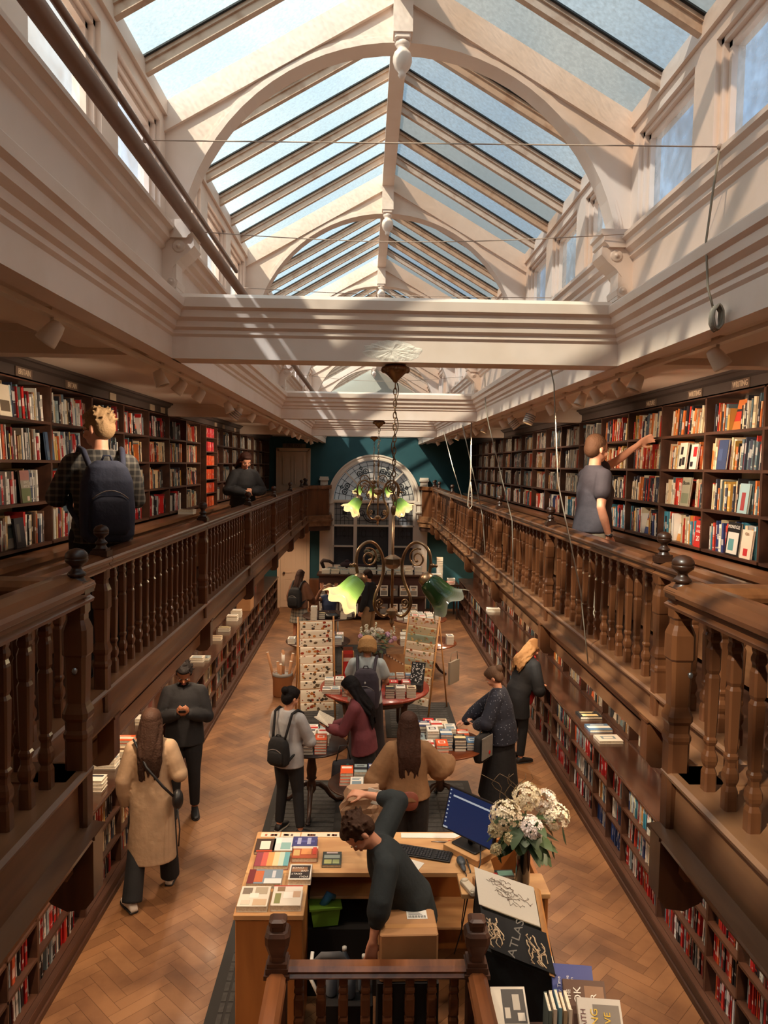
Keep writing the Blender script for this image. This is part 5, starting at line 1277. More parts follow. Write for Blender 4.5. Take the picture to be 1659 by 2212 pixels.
for i, (w_, x, y) in enumerate([('YOU', -.03, .065), ('ONLY', .025, .03), ('LIVE', -.03, -.01), ('ONCE', .02, -.05)]): text(w_, 'cover_lettering', .03, WHITE, o, (x, y, .0425), (0, 0, 0), .0003)
flat_book('cream scrapbook-style cookery book at the left front of the desk wing', D, -.715, 4.84, .951, .20, .235, .04, 0, ((226, 214, 196), (150, 130, 110)), [(.08, .4, .6, .92, rgb(130, 116, 100)), (.5, .92, .6, .95, rgb(180, 164, 140)), (.35, .65, .4, .65, rgb(236, 228, 214)), (.5, .95, .05, .35, rgb(206, 176, 144)), (.1, .4, .1, .3, rgb(216, 200, 180))])
flat_book('cream illustrated recipe book at the right front of the desk wing', D, -.495, 4.85, .951, .20, .235, .04, 0, ((228, 216, 200), (120, 130, 90)), [(.0, 1, .95, 1, rgb(190, 50, 40)), (.1, .3, .1, .6, rgb(140, 140, 90)), (.38, .7, .35, .65, rgb(240, 232, 220)), (.7, .95, .4, .7, rgb(206, 170, 140)), (.15, .4, .7, .92, rgb(150, 120, 90))])
# keyboard
t = thing('keyboard', 'black computer keyboard lying askew on the desk', 'keyboard', (.47, 5.46, .952), -.30)
b = MB(); b.bbox(-.225, .225, -.075, .075, 0, .014, .006); b.build('housing', BLACKM, t)
b = MB()
for r in range(5):
    for c in range(19):
        if c in (13,) : continue
        b.bbox(-.215+c*.0225, -.197+c*.0225, -.066+r*.0255, -.046+r*.0255, .014, .021, .002)
b.build('keys', mat('key_black', rgb(40, 40, 44), .4), t)
# monitor
t = thing('monitor', 'black computer monitor with a dark blue screen angled on the desk', 'monitor', (.84, 5.50, 1.0), math.radians(-48))
b = MB(); b.bbox(-.12, .12, -.09, .09, 0, .012, .01); b.box(-.025, .025, .0, .03, .01, .22); b.build('foot', BLACKM, t)
Mx = Matrix.Translation((0.02, -.02, .235)) @ Matrix.Rotation(math.radians(-16), 4, 'X')
b = MB(); b.box(-.245, .245, -.015, .02, -.16, .16, (1, 1, 1, 1), Mx); b.build('casing', BLACKM, t)
SCR = mat('screen_blue', rgb(14, 30, 66), .3, emis=rgb(20, 40, 80), estr=.4)
b = MB(); b.box(-.235, .235, -.0165, -.015, -.15, .15, (1, 1, 1, 1), Mx); b.build('screen', SCR, t)
b = MB(); b.box(-.19, .20, -.018, -.0165, .095, .108, (1, 1, 1, 1), Mx)
for i in range(9): b.box(-.228, -.216, -.018, -.0165, .13-.03*i, .14-.03*i, (1, 1, 1, 1), Mx)
b.box(-.235, -.19, -.018, -.0165, -.15, -.138, (1, 1, 1, 1), Mx); b.build('screen_icons', mat('icons', rgb(150, 160, 170), .5, emis=rgb(150, 160, 170), estr=.5), t)
b = MB(); b.bbox(-.17, .17, -.14, .14, 0, .045, .004); o = b.build('riser', DESKT, None, (.85, 5.49, .952), math.radians(-48)); tag(o, 'wooden riser box under the monitor', 'box')
# scissors, scanner, mouse, phone, papers
t = thing('scissors', 'scissors with red handles behind the keyboard', 'scissors', (.68, 5.62, .952), -.15)
b = MB(); b.tube([(-.13, 0, .003), (0, .006, .003)], [.002, .006], 6); b.build('blade', STEEL, t)
b = MB()
for s_ in (-1, 1): b.tube([(.03+.024*math.cos(2*math.pi*k/12), s_*.018+.014*math.sin(2*math.pi*k/12), .006) for k in range(12)], .005, 6, closed=True)
b.build('handle', mat('red_plastic', rgb(200, 40, 24), .4), t)
t = thing('barcode_scanner', 'grey handheld barcode scanner at the front edge of the desk', 'scanner', (.745, 5.28, .952), .1)
b = MB(); b.ell((0, .02, .03), (.034, .06, .028), 14, 8); b.ell((0, -.05, .02), (.02, .05, .018), 12, 8); b.build('body', mat('scanner_grey', rgb(70, 74, 78), .4), t)
b = MB(); b.tube([(0, -.09, .018), (.005, -.13, .01), (0, -.15, -.1), (-.02, -.12, -.35), (-.01, -.1, -.5)], .004, 6); b.build('cord', BLACKM, t)
t = thing('mouse', 'black computer mouse on the right wing of the desk', 'mouse', (.865, 5.12, .952), .2)
b = MB(); b.ell((0, 0, .012), (.028, .048, .02), 16, 8); b.build('shell', BLACKM, t)
for i, (pts, lb) in enumerate([([(.80, 5.50, 1.0), (.79, 5.35, .97), (.80, 5.2, .96), (.78, 5.16, .8), (.74, 5.2, .5), (.70, 5.25, .3)], 'black cable dropping over the desk edge by the scanner'), ([(.90, 5.40, 1.1), (.88, 5.25, 1.0), (.84, 5.17, .95), (.82, 5.14, .7), (.86, 5.2, .4), (.8, 5.2, .25)], 'black cable hanging from the monitor beside the vase')]):
    b = MB(); b.tube(pts, .005, 6); o = b.build('cable', BLACKM); base_origin(o); tag(o, lb, 'cable')
b = MB(); b.bbox(-.03, .03, -.09, .09, 0, .03, .008); b.ell((0, .07, .03), (.028, .02, .014), 10, 6); b.ell((0, -.07, .03), (.028, .02, .014), 10, 6)
o = b.build('telephone', mat('beige_plastic', rgb(200, 186, 164), .5), None, (.76, 4.985, .952), .35); tag(o, 'beige telephone handset on the right wing of the desk', 'telephone')
b = MB(); b.bbox(-.06, .06, -.08, .08, 0, .05, .004); o = b.build('card_box', CARD, None, (.87, 5.0, .952), .25); tag(o, 'small cardboard box beside the telephone', 'box'); text('only', 'lettering', .04, WHITE, o, (0, -.0815, .025), (math.radians(90), 0, math.pi), .0005)
b = MB(); b.bbox(-.035, .035, -.035, .035, 0, .035, .003); o = b.build('small_box', mat('red_card', rgb(180, 36, 28), .5), None, (.95, 5.10, .952), .1); tag(o, 'small red box by the mouse', 'box')
flat_book('teal-covered book under the vase leaves', D, 1.04, 5.15, .951, .13, .09, .025, .05, ((56, 60, 58), (120, 170, 150)), [(.12, .95, .15, .85, rgb(120, 168, 150))])
b = MB(); b.box(-.08, .08, -.06, .06, 0, .002); o = b.build('note_paper', WHITE, None, (.375, 5.31, .952), -.5); tag(o, 'white sheet of paper sticking out below the keyboard', 'paper')
# cardboard parcel
t = thing('cardboard_box', 'taped cardboard box with a white address label in front of the clerk', 'box', (.30, 4.49, .731), .03)
b = MB(); b.bbox(-.18, .18, -.13, .14, 0, .30, .012); b.build('carton', CARD, t)
b = MB(); b.box(-.18, .18, -.06, -.02, .3003, .301); b.build('tape', mat('tape', rgb(190, 140, 90), .3), t)
b = MB(); b.box(.0, .13, .03, .12, .3003, .302, rgb(226, 222, 214))
for i in range(18): b.box(.010+i*.0062, .012+i*.0062+(.002 if i % 3 else 0), .04, .065, .302, .3024, rgb(40, 40, 40))
for i in range(4): b.box(.012, .10-.01*i, .072+.012*i, .077+.012*i, .302, .3024, rgb(110, 110, 110))
b.build('address_label', PRINT, t)
b = MB(); b.bbox(-.19, .19, -.14, .15, 0, .73, .006); o = b.build('cabinet', mat('dark_crate', rgb(34, 28, 26), .7), None, (.30, 4.49, 0)); tag(o, 'low dark cabinet behind the stair rail carrying the cardboard box', 'cabinet')
# bin, bags under the desk
t = thing('green_crate', 'small lime green crate with a blue cloth under the desk', 'crate', (-.26, 5.30, .52), .15)
b = MB(); b.extr([(-.09, 0), (.09, 0), (.11, .13), (-.11, .13)], -.06, .06, 'y'); b.box(-.12, .12, -.07, .07, .125, .14); b.build('tub', mat('lime_plastic', rgb(120, 160, 50), .5), t)
b = MB(); b.tube([(-.02, 0, .12), (.03, 0, .2), (.07, .02, .17)], [.03, .035, .02], 8); b.build('blue_cloth', mat('blue_cloth', rgb(70, 130, 170), .8), t)
b = MB(); b.box(-.30, .22, -.2, .2, 0, .51); o = b.build('drawer_unit', mat('black_unit', rgb(28, 24, 22), .6), None, (-.08, 5.42, 0)); base_origin(o); tag(o, 'black drawer unit beneath the worktop', 'cabinet')
for i, (x, y) in enumerate([(-.18, 4.60), (-.06, 4.58), (-.10, 4.72), (.03, 4.64)]):
    t = thing('water_bottle', 'white-capped grey water bottle beside the clerk, %s of four from the left' % ORD[i], 'bottle', (x, y, .48), 0, 'bottles behind the desk')
    b = MB(); b.lathe([(.036, 0), (.038, .01), (.038, .15), (.014, .20), (.013, .215)], seg=14); b.build('body', mat('bottle_grey', rgb(110, 118, 128), .2), t)
    b = MB(); b.lathe([(.015, .213), (.015, .235), (.002, .236)], seg=12); b.build('cap', WHITE, t)
b = MB(); b.bbox(-.24, .11, -.16, .16, 0, .475, .01); o = b.build('stool', mat('dark_crate', rgb(34, 28, 26), .7), None, (-.02, 4.66, 0)); tag(o, 'dark crate holding the water bottles behind the desk', 'crate')
t = thing('carrier_bag', 'grey cloth carrier bag with a white strap beside the bottles', 'bag', (-.15, 4.60, .476), 0)
b = MB(); b.tube([(-.14, .05, .18), (-.09, .0, .26), (.02, .02, .25), (.08, .05, .16)], [.02, .025, .025, .02], 8); b.build('handle', mat('grey_cloth', rgb(100, 98, 98), .9), t)
b = MB(); b.tube([(-.16, .10, .22), (-.17, .0, .12), (-.10, -.06, .02)], .012, 6); b.build('strap', WHITE, t)

# ================================================================== STAIRCASE ENCLOSURE (foreground)
t = thing('stair_enclosure', 'dark turned stair enclosure with newels at the bottom centre', 'balustrade', (.105, 4.2, 0), 0)
RP = [(-.05, .0), (-.06, .015), (-.045, .03), (-.055, .05), (-.03, .068), (.03, .068), (.055, .05), (.045, .03), (.06, .015), (.05, 0)]
b = MB(); b.extr([(p[0], .90+p[1]) for p in RP], -.53, .53, 'x'); b.build('handrail', WOODR, t)
for s_ in (-1, 1):
    b = MB(); b.extr([(s_*.585+p[0], .88+p[1]) for p in RP], -2.2, -.04, 'y'); b.build('side_rail', WOODR, t)
    n = MB(); n.cbox((0, 0, .46), (.105, .105, .92)); n.cbox((0, 0, .925), (.15, .15, .025)); n.cbox((0, 0, .955), (.13, .13, .035)); n.cbox((0, 0, .985), (.115, .115, .025))
    n.lathe([(.045, 1.0), (.045, 1.03), (.055, 1.06), (.07, 1.11), (.072, 1.16), (.06, 1.18), (.045, 1.185), (.045, 1.21), (.05, 1.215), (.05, 1.24), (.03, 1.25)], sec=SEC, smooth=False)
    o = n.build('newel_post', DWOOD2, t); o.location = (s_*.585, 0, 0)
for i in range(8): link('baluster', BAL_ME, t, (-.46+.131*i, 0, .10), (1.0, 1.0, 1.14))
for s_ in (-1, 1):
    for i in range(1, 9): link('baluster', BAL_ME, t, (s_*.585, -.17*i, .10), (1.0, 1.0, 1.11))
b = MB(); b.box(-.56, .56, -.05, .05, .0, .10)
b.build('bottom_rail', DWOOD, t)
for s_ in (-1, 1):
    b = MB(); b.box(s_*.585-.05, s_*.585+.05, -2.2, -.06, .0, .10); b.build('bottom_rail', DWOOD, t)
b = MB(); b.box(-.53, .53, -2.2, -.06, .004, .012); b.build('stairwell_shade', mat('near_black', rgb(12, 10, 10), .9), t)  # near-black sheet laid in place of the stairwell's shade
for k in range(4):
    b = MB(); b.box(-.52, .52, -.5-.28*k, -.25-.28*k, .014, .03+.06*k); b.build('tread', DWOOD, t)

# ================================================================== SLOPING ATLAS STAND AND LOWER TABLE
t = thing('atlas_stand', 'black sloping display stand for large atlases, right of the desk', 'stand', (1.0, 4.45, 0), 0)
def quadbox(b, o, e, d, th, col):
    o, e, d = Vector(o), Vector(e), Vector(d); n = e.cross(d).normalized()
    if n.z < 0: n = -n
    vs = [o, o+e, o+e+d, o+d]; vs = vs+[v+n*th for v in vs]
    b.add(vs, [(3, 2, 1, 0), (4, 5, 6, 7), (0, 1, 5, 4), (1, 2, 6, 5), (2, 3, 7, 6), (3, 0, 4, 7)], col); return n
T0 = Vector((1.0, 4.45, 0))
e = Vector((.36, -.25, 0)); d = Vector((.02, -.36, -.33)); O = Vector((.775, 4.83, 1.19))
b = MB(); q = [O-T0, O+e-T0, O+e+d-T0, O+d-T0]
low = [Vector((v.x, v.y, .0)) for v in q]; vs = q+low
b.add(vs, [(0, 3, 2, 1), (0, 1, 5, 4), (1, 2, 6, 5), (2, 3, 7, 6), (3, 0, 4, 7), (4, 5, 6, 7)]); b.build('cabinet', mat('black_stand', rgb(24, 28, 30), .55, noise=(8, (1.6, 1.6, 1.7, 1), .55, .6)), t)
b = MB(); quadbox(b, O+e*.99-T0, e.normalized()*.03, d, .05, (1, 1, 1, 1)); b.build('side_ledge', PINE, t)
def slope_book(nm, O_, e_, d_, th, c, arts, lb, txt=None):
    t_ = thing('book', lb, 'book', tuple(O_), 0, 'atlases on the black stand')
    b = MB(); n = quadbox(b, (0, 0, 0), e_, d_, .003, c); quadbox(b, n*(th-.003), e_, d_, .003, c); quadbox(b, d_*.985, e_, d_*.015, th, c); b.build('cover', BOOKM, t_)
    b = MB(); quadbox(b, e_*.015+d_*.015+n*.003, e_*.97, d_*.965, th-.006, (1, 1, 1, 1)); b.build('pages', PAPER, t_)
    arts(t_, n, e_, d_, th)
    return t_
def art_map(t_, n, e_, d_, th):
    rr = random.Random(6)
    for k in range(9):
        u, v = rr.uniform(.15, .4), rr.uniform(.15, .5); pts = []
        for q in range(26):
            u += rr.uniform(-.012, .045); v += rr.uniform(-.05, .055); u, v = min(.95, max(.05, u)), min(.95, max(.05, v)); pts.append(e_*u+d_*v+n*(th+.0012))
        b = MB(); b.tube(pts, .0012, 4); b.build('map_line', mat('map_ink', rgb(128, 104, 84), .7), t_)
def art_atlas(t_, n, e_, d_, th):
    rr = random.Random(9)
    for u0_, u1_ in ((.06, .30), (.66, .92)):
        b = MB()
        for k in range(10):
            u, v = rr.uniform(u0_, u1_), rr.uniform(.04, .5); pts = []
            for q in range(9): u = min(u1_, max(u0_, u+rr.uniform(-.05, .05))); v = min(.93, v+rr.uniform(.02, .10)); pts.append(e_*u+d_*v+n*(th+.0005))
            b.tube(pts, [rr.uniform(.002, .006) for _ in pts], 5)
        b.build('marble_artwork', mat('sepia_ink', rgb(196, 170, 138), .6), t_)
    b = MB(); quadbox(b, e_*.38+n*th, e_*.24, d_, .0008, (1, 1, 1, 1)); b.build('title_band', mat('title_dark', rgb(30, 28, 28), .5), t_)
    ex = e_.normalized(); ez = n; ey = ez.cross(ex); R = Matrix((ex, ey, ez)).transposed().to_4x4()
    o = text('ATLAS', 'cover_lettering', .075, mat('grey_ink', rgb(140, 134, 126), .5), t_, (0, 0, 0), (0, 0, 0), .0005, sx=1)
    o.matrix_local = Matrix.Translation(e_*.5+d_*.45+n*(th+.002)) @ R @ Matrix.Rotation(math.radians(90), 4, 'Z')
e1 = Vector((.345, -.24, 0)); nn = e.cross(d).normalized(); nn = nn if nn.z > 0 else -nn
slope_book('b', O+nn*.002+e*.02, e1, Vector((.01, -.17, -.156)), .045, rgb(232, 222, 206), art_map, 'large white atlas with a branching map drawing on the black sloping stand')
O2 = O+d*.52+e*.06+nn*.002
slope_book('b', O2, Vector((.36, -.25, 0)), Vector((.02, -.165, -.15)), .06, rgb(26, 24, 24), art_atlas, 'large black book titled ATLAS with marble sculpture cover on the stand')
text('ATLAS', 'stand_lettering', .03, MATS['grey_ink'], t, (0, 0, 0), (0, 0, 0)).location = (.05, -.3, .99)
bpy.data.objects.remove([o for o in t.children if o.name.startswith('stand_lettering')][0])
t = thing('display_table', 'low table of display books at the bottom right', 'table', (1.12, 3.80, 0), 0)
b = MB(); b.bbox(-.36, .36, -.5, .22, .70, .74, .006); b.build('tabletop', DWOOD2, t)
for sx_ in (-1, 1):
    for sy_ in (-.46, .18): b = MB(); b.box(sx_*.31-.025, sx_*.31+.025, sy_-.025, sy_+.025, 0, .70); b.build('leg', DWOOD2, t)
def stand_book(x, y, z, w, h, th, rz, tilt, c, arts, lb, txts=(), grp='books at the bottom right'):
    """book whose front cover leans back towards +y"""
    t_ = thing('book', lb, 'book', (x, y, z), 0, grp); M = Matrix.Rotation(rz, 4, 'Z') @ Matrix.Rotation(tilt, 4, 'X')
    b = MB(); cc = rgb(*c); b.box(-w/2, w/2, 0, .003, 0, h, cc, M); b.box(-w/2, w/2, th-.003, th, 0, h, cc, M); b.box(-w/2, -w/2+.003, 0, th, 0, h, cc, M)
    for i, (u0_, u1_, v0_, v1_, c2) in enumerate(arts): b.box(-w/2+w*u0_, -w/2+w*u1_, -.0005*(i+1), 0, h*v0_, h*v1_, rgb(*c2), M)
    b.build('cover', BOOKM, t_); b = MB(); b.box(-w/2+.003, w/2-.003, .003, th-.003, .003, h-.003, (1, 1, 1, 1), M); b.build('pages', PAPER, t_)
    for (s_, px_, pz_, sz, col, ang) in txts:
        o = text(s_, 'cover_lettering', sz, mat('ink_%d_%d_%d' % col, rgb(*col), .5), t_, (0, 0, 0), (0, 0, 0), .0004)
        o.matrix_local = M @ Matrix.Translation((px_, -.004, pz_)) @ Matrix.Rotation(math.radians(90), 4, 'X') @ Matrix.Rotation(ang, 4, 'Z')
    return t_
Z0 = .741
stand_book(.86, 3.88, Z0, .20, .27, .03, 0, math.radians(-58), (222, 212, 196), [(.3, .95, .3, .95, (70, 64, 60)), (.35, .5, .4, .6, (200, 190, 176)), (.6, .8, .55, .85, (190, 180, 166)), (.7, .9, .35, .5, (210, 200, 186))], 'cream book with a black and white photograph, bottom right foreground')
stand_book(1.24, 4.0, Z0, .24, .30, .03, -.12, math.radians(-50), (70, 78, 140), [], 'violet blue book with white script at the lower right', [(s_, -.08+.025*i, .16, .028, (226, 224, 230), math.radians(90)) for i, s_ in enumerate(['In Our Time', 'For Men', 'On The Move', 'In Transition'])])
stand_book(1.28, 3.87, Z0, .24, .30, .03, -.10, math.radians(-52), (92, 62, 44), [(.5, .95, .1, .9, (140, 104, 76))], 'brown-toned book with bold white capitals at the lower right', [('THE', -.09, .22, .03, (236, 230, 220), math.radians(90)), ('OK', -.04, .22, .06, (236, 230, 220), math.radians(90)), ('AR', .05, .20, .05, (236, 230, 220), math.radians(90))])
stand_book(1.32, 3.72, Z0, .24, .30, .03, -.10, math.radians(-52), (196, 190, 182), [(.35, .95, .1, .9, (120, 112, 104))], 'grey photographic book with yellow lettering in the bottom right corner', [('AITH', -.09, .20, .04, (90, 40, 40), math.radians(90)), ('NING', -.03, .18, .055, (216, 180, 50), math.radians(90)), ('AVE', .04, .19, .05, (216, 180, 50), math.radians(90))])
for i, c in enumerate([(96, 110, 106), (206, 196, 180), (120, 160, 176), (170, 150, 120), (226, 216, 200)]):
    stand_book(1.045+.028*i, 3.84, Z0, .02, .20+.008*(i % 3), .15, -.06, 0, c, [], 'thin upright %s book in the short row at the bottom right' % ['grey green', 'ivory', 'pale blue', 'khaki', 'cream'][i])
# books lying on the right and left counters
CT = .966
for x, y, c, lb in [(2.68, 8.55, 7, 'photographic'), (2.66, 8.12, 9, 'seascape'), (2.66, 7.78, 8, 'cream')]: flat_book('%s book lying flat on the right counter among three spaced out' % lb, 'books lying on the right counter', x, y, CT, .26, .20, .03, .03, c)
pile(2.64, 14.9, CT, 2, 'flat', 'the far right counter', 1, w=.26, d=.2)
for x, y, n, c, w in [(-2.46, 7.05, 3, 8, 'nearest cream'), (-2.42, 7.32, 2, 6, 'open tan'), (-2.48, 7.62, 2, 0, 'orange'), (-2.44, 8.25, 2, 1, 'white'), (-2.46, 10.9, 2, 8, 'middle cream'), (-2.40, 11.0, 1, 5, 'flat'), (-2.46, 12.25, 2, 6, 'tan row'), (-2.44, 12.9, 2, 7, 'dark'), (-2.46, 13.8, 3, 1, 'white row'), (-2.44, 14.1, 4, 1, 'tall white')]:
    pile(x, y, CT, n, w, 'the left counter', c, w=.2, d=.16)
pile(-2.42, 6.55, CT, 3, 'open box near', 'the left counter', 1, w=.22, d=.15)
t = thing('cardboard_box', 'brown cardboard box standing on the far left counter', 'box', (-2.40, 14.9, CT), 0)
b = MB(); b.bbox(-.14, .14, -.22, .22, 0, .42, .006); b.build('carton', CARD, t)
# ================================================================== FAR DISPLAY COUNTER
t = thing('display_counter', 'dark tiered book display counter in front of the arched window', 'counter', (.2, 18.85, 0), 0)
b = MB(); b.box(-1.35, 1.35, -.22, .25, 0, 1.10); b.build('cabinet', mat('dark_red_wood', rgb(62, 34, 30), .5), t)
b = MB(); b.box(-1.40, 1.40, -.28, .28, 1.10, 1.14); b.build('top', DWOOD, t); b = MB(); b.box(-1.35, 1.35, -.36, -.22, .56, .60); b.build('ledge', DWOOD, t); b = MB(); b.box(-1.35, 1.35, -.42, -.22, .12, .16); b.build('ledge', DWOOD, t)
for r, z in ((0, .61), (1, .17)):
    for i in range(10):
        x = -1.0+.25*i
        stand_book(x, 18.52-.05*r, z, .20, .27 if r == 0 else .25, .02, 0, math.radians(-10), [(214, 204, 190), (196, 186, 170), (90, 84, 80), (206, 190, 170), (180, 176, 168)][(i+r) % 5], [(.1, .9, .1, .5, (110, 104, 98)), (.15, .85, .75, .9, (90, 80, 76)), (.3, .7, .55, .7, (160, 120, 90))], 'face-out book, %s from the left on the %s ledge of the far counter' % (ORD[i], ('upper', 'lower')[r]), grp='face-out books on the far counter')
for i in range(11): pile(-.98+.235*i, 18.78, 1.141, 3 if i < 10 else 6, '%s front' % ORD[i], 'the far counter', rk.choice([8, 1, 5, 6]) if i < 10 else 2, w=.2, d=.16)
for i in range(8): pile(-.85+.26*i, 18.98, 1.141, 4, '%s back' % ORD[i], 'the far counter', rk.choice([8, 1, 5, 6]), w=.2, d=.15)
b = MB(); b.ell((0, 0, .08), (.18, .1, .09), 16, 10); b.tube([(.1, 0, .10), (.3, .02, .07), (.55, .0, .06), (.7, 0, .05)], [.05, .035, .03, .02], 10); b.ell((0, 0, .16), (.07, .06, .06), 12, 8)
o = b.build('hat', mat('dark_plum_felt', rgb(48, 30, 34), .9), None, (-.45, 19.02, 1.25)); tag(o, 'dark plum hat and scarf lying on the far counter below the window', 'hat')
b = MB(); b.tube([(0, .1, 0), (-.05, 0, .15), (0, -.1, .22), (.15, -.1, .2), (.25, 0, .12)], [.04, .05, .05, .04, .03], 10)
o = b.build('scarf', mat('brown_fabric', rgb(60, 46, 42), .9), None, (-1.05, 18.95, 1.24)); tag(o, 'draped brown scarf at the left end of the far counter', 'scarf')
t = thing('flower_arrangement', 'dried cream and brown flower arrangement on the sill of the arched window', 'flowers', (.26, 19.55, 1.14), 0)
b = MB(); b.lathe([(.06, 0), (.09, .06), (.07, .14), (.05, .18), (.06, .2)], seg=16); b.build('pot', DWOOD, t)
b = MB(); b.box(-.4, .4, -.1, .45, -.02, 0); 
b.build('sill_board', WHITE, t)
for i in range(12):
    a = rf.uniform(0, 6.28); r = rf.uniform(.02, .22); b = MB(); hydrangea(b, (r*math.cos(a)-.05, r*.5*math.sin(a), .32+rf.uniform(-.08, .16)), .07, rf, rf.choice([(.60, .48, .32), (.34, .30, .18), (.70, .58, .42)])); b.build('flower_head', PETM, t)
b = MB()
for i in range(40): a = rf.uniform(0, 6.28); leaf(b, (0, 0, rf.uniform(.15, .3)), (math.cos(a), .4*math.sin(a), rf.uniform(0, .8)), rf.uniform(.15, .3), .03, (.09, .09, .04, 1), .3)
b.build('foliage', LEAFM, t)
t = thing('side_table', 'dark side table in the far right corner stacked with parcels of books', 'table', (2.08, 18.95, 0), 0)
b = MB(); b.box(-.38, .34, -.3, .4, .84, .89); b.build('tabletop', DWOOD, t)
for sx_ in (-1, 1):
    for sy_ in (-.26, .36): b = MB(); b.box(sx_*.31-.02-.02, sx_*.31+.02-.02, sy_-.02, sy_+.02, 0, .84); b.build('leg', DWOOD, t)
pile(1.86, 18.9, .892, 6, 'left', 'the corner side table', 8, w=.24, d=.2, t=.04); pile(1.96, 19.15, .892, 14, 'tall', 'the corner side table', 6, w=.16, d=.13, t=.045); pile(2.24, 18.95, .892, 3, 'right', 'the corner side table', 1, w=.2, d=.16, t=.04); pile(2.20, 18.72, .892, 2, 'flat red', 'the corner side table', 3, w=.2, d=.1)
b = MB(); b.bbox(-.25, .25, -.15, .15, 0, .84, .01)
for q in range(4): b.box(-.22, .22, -.152, -.15, .1+.18*q, .24+.18*q)
o = b.build('cabinet', WOOD, None, (-1.22, 19.75, 0)); tag(o, 'low brown cupboard beside the far left door', 'cabinet')
# single spine stacks on the left gallery
pile(-2.38, 9.95, 3.216, 2, 'flat', 'the left gallery ledge', 6, w=.2, d=.18)

# face-out titles standing in front of the gallery rows
def front_book(side, y, z, w, h, c, arts, lb, txts=()):
    return stand_book((GXR+.004 if side > 0 else GXL-.004), y, z, w, h, .016, math.radians(-90 if side > 0 else 90), math.radians(-6), c, arts, lb, txts, 'face-out books on the gallery shelves')
W_ = (232, 226, 214)
front_book(1, 5.48, 3.262, .20, .25, (24, 22, 22), [(.1, .9, .05, .7, (206, 200, 188)), (.2, .6, .15, .5, (90, 140, 140))], 'black-headed magazine face out on the bottom shelf of the right gallery', [('MONOCLE', 0, .215, .036, W_, 0)])
front_book(1, 5.28, 3.262, .15, .21, (222, 200, 176), [(.3, .7, .1, .35, (190, 50, 50))], 'cream paperback with a red disc on the right gallery bottom shelf', [('GRA', 0, .18, .03, (150, 120, 90), 0)])
front_book(1, 6.34, 3.587, .17, .25, (142, 134, 112), [(.1, .9, .1, .45, (110, 112, 88))], 'olive landscape-covered book reading Bloom on the right gallery', [('Bloom', 0, .20, .05, (40, 36, 32), 0)])
front_book(1, 6.05, 3.262, .14, .22, (190, 46, 38), [], 'red book with white capitals on the bottom shelf of the right gallery', [('WHITE', 0, .17, .03, W_, 0), ('GOLD', 0, .13, .03, W_, 0), ('20', 0, .07, .06, W_, 0)])
front_book(1, 6.42, 3.907, .15, .23, (226, 210, 186), [(.15, .45, .1, .4, (40, 36, 34)), (.5, .85, .15, .45, (40, 36, 34)), (.2, .5, .55, .85, (40, 36, 34))], 'cream book with black tool silhouettes on the right gallery')
front_book(1, 6.2, 3.907, .13, .21, (220, 206, 190), [(.4, .9, .5, .9, (190, 40, 40)), (.1, .5, .1, .3, (40, 36, 40))], 'cream book with a red triangle on the right gallery')
front_book(1, 5.70, 3.907, .15, .23, (54, 66, 98), [(.1, .5, .3, .7, (70, 84, 120))], 'deep blue book turned face out on the right gallery')
front_book(1, 5.35, 3.587, .14, .22, (150, 176, 176), [(.3, .7, .1, .7, (150, 60, 60))], 'pale blue book with a red bird on the right gallery')
front_book(-1, 5.55, 3.587, .15, .24, (150, 140, 122), [(.0, 1, .0, .45, (98, 106, 70)), (.0, 1, .7, 1, (160, 110, 100)), (.55, .8, .06, .2, (206, 180, 160))], 'green landscape guide reading GREAT BRITAIN on the left gallery', [('GREAT', 0, .15, .022, W_, 0), ('BRITAIN', 0, .12, .022, W_, 0)])
front_book(-1, 5.98, 3.907, .14, .22, (64, 82, 104), [(.1, .5, .1, .3, (90, 100, 110))], 'slate blue book turned face out on the left gallery')
front_book(-1, 5.25, 4.207, .17, .22, (206, 190, 164), [(.1, .9, .15, .5, (96, 80, 62))], 'cream and brown book face out on the top left gallery shelf')
front_book(-1, 5.45, 3.262, .15, .22, (44, 44, 50), [(.2, .5, .2, .8, (90, 84, 76))], 'dark book turned face out on the bottom shelf of the left gallery')
NSPECIAL = len([o for o in bpy.data.objects if o.parent is None and o.get('category') == 'book'])
cand = [q for q in BK if q['area'] > 0]+PK
big = sorted(cand, key=lambda q: -q['area'])[:max(0, 296-NSPECIAL)]
bigid = set(id(q) for q in big)
ROWN = {'F': ['bottom', 'middle', 'top'], 'W': ['bottom', 'second', 'third', 'top'], 'G': ['bottom', 'second', 'third', 'top'], 'P': ['bottom', 'second', 'third', 'fourth', 'fifth', 'top']}
REGN = {'F': 'low case', 'W': 'under-gallery case', 'G': 'gallery case', 'P': 'pocket-book rack'}
bulk = MB()
cnt = {}
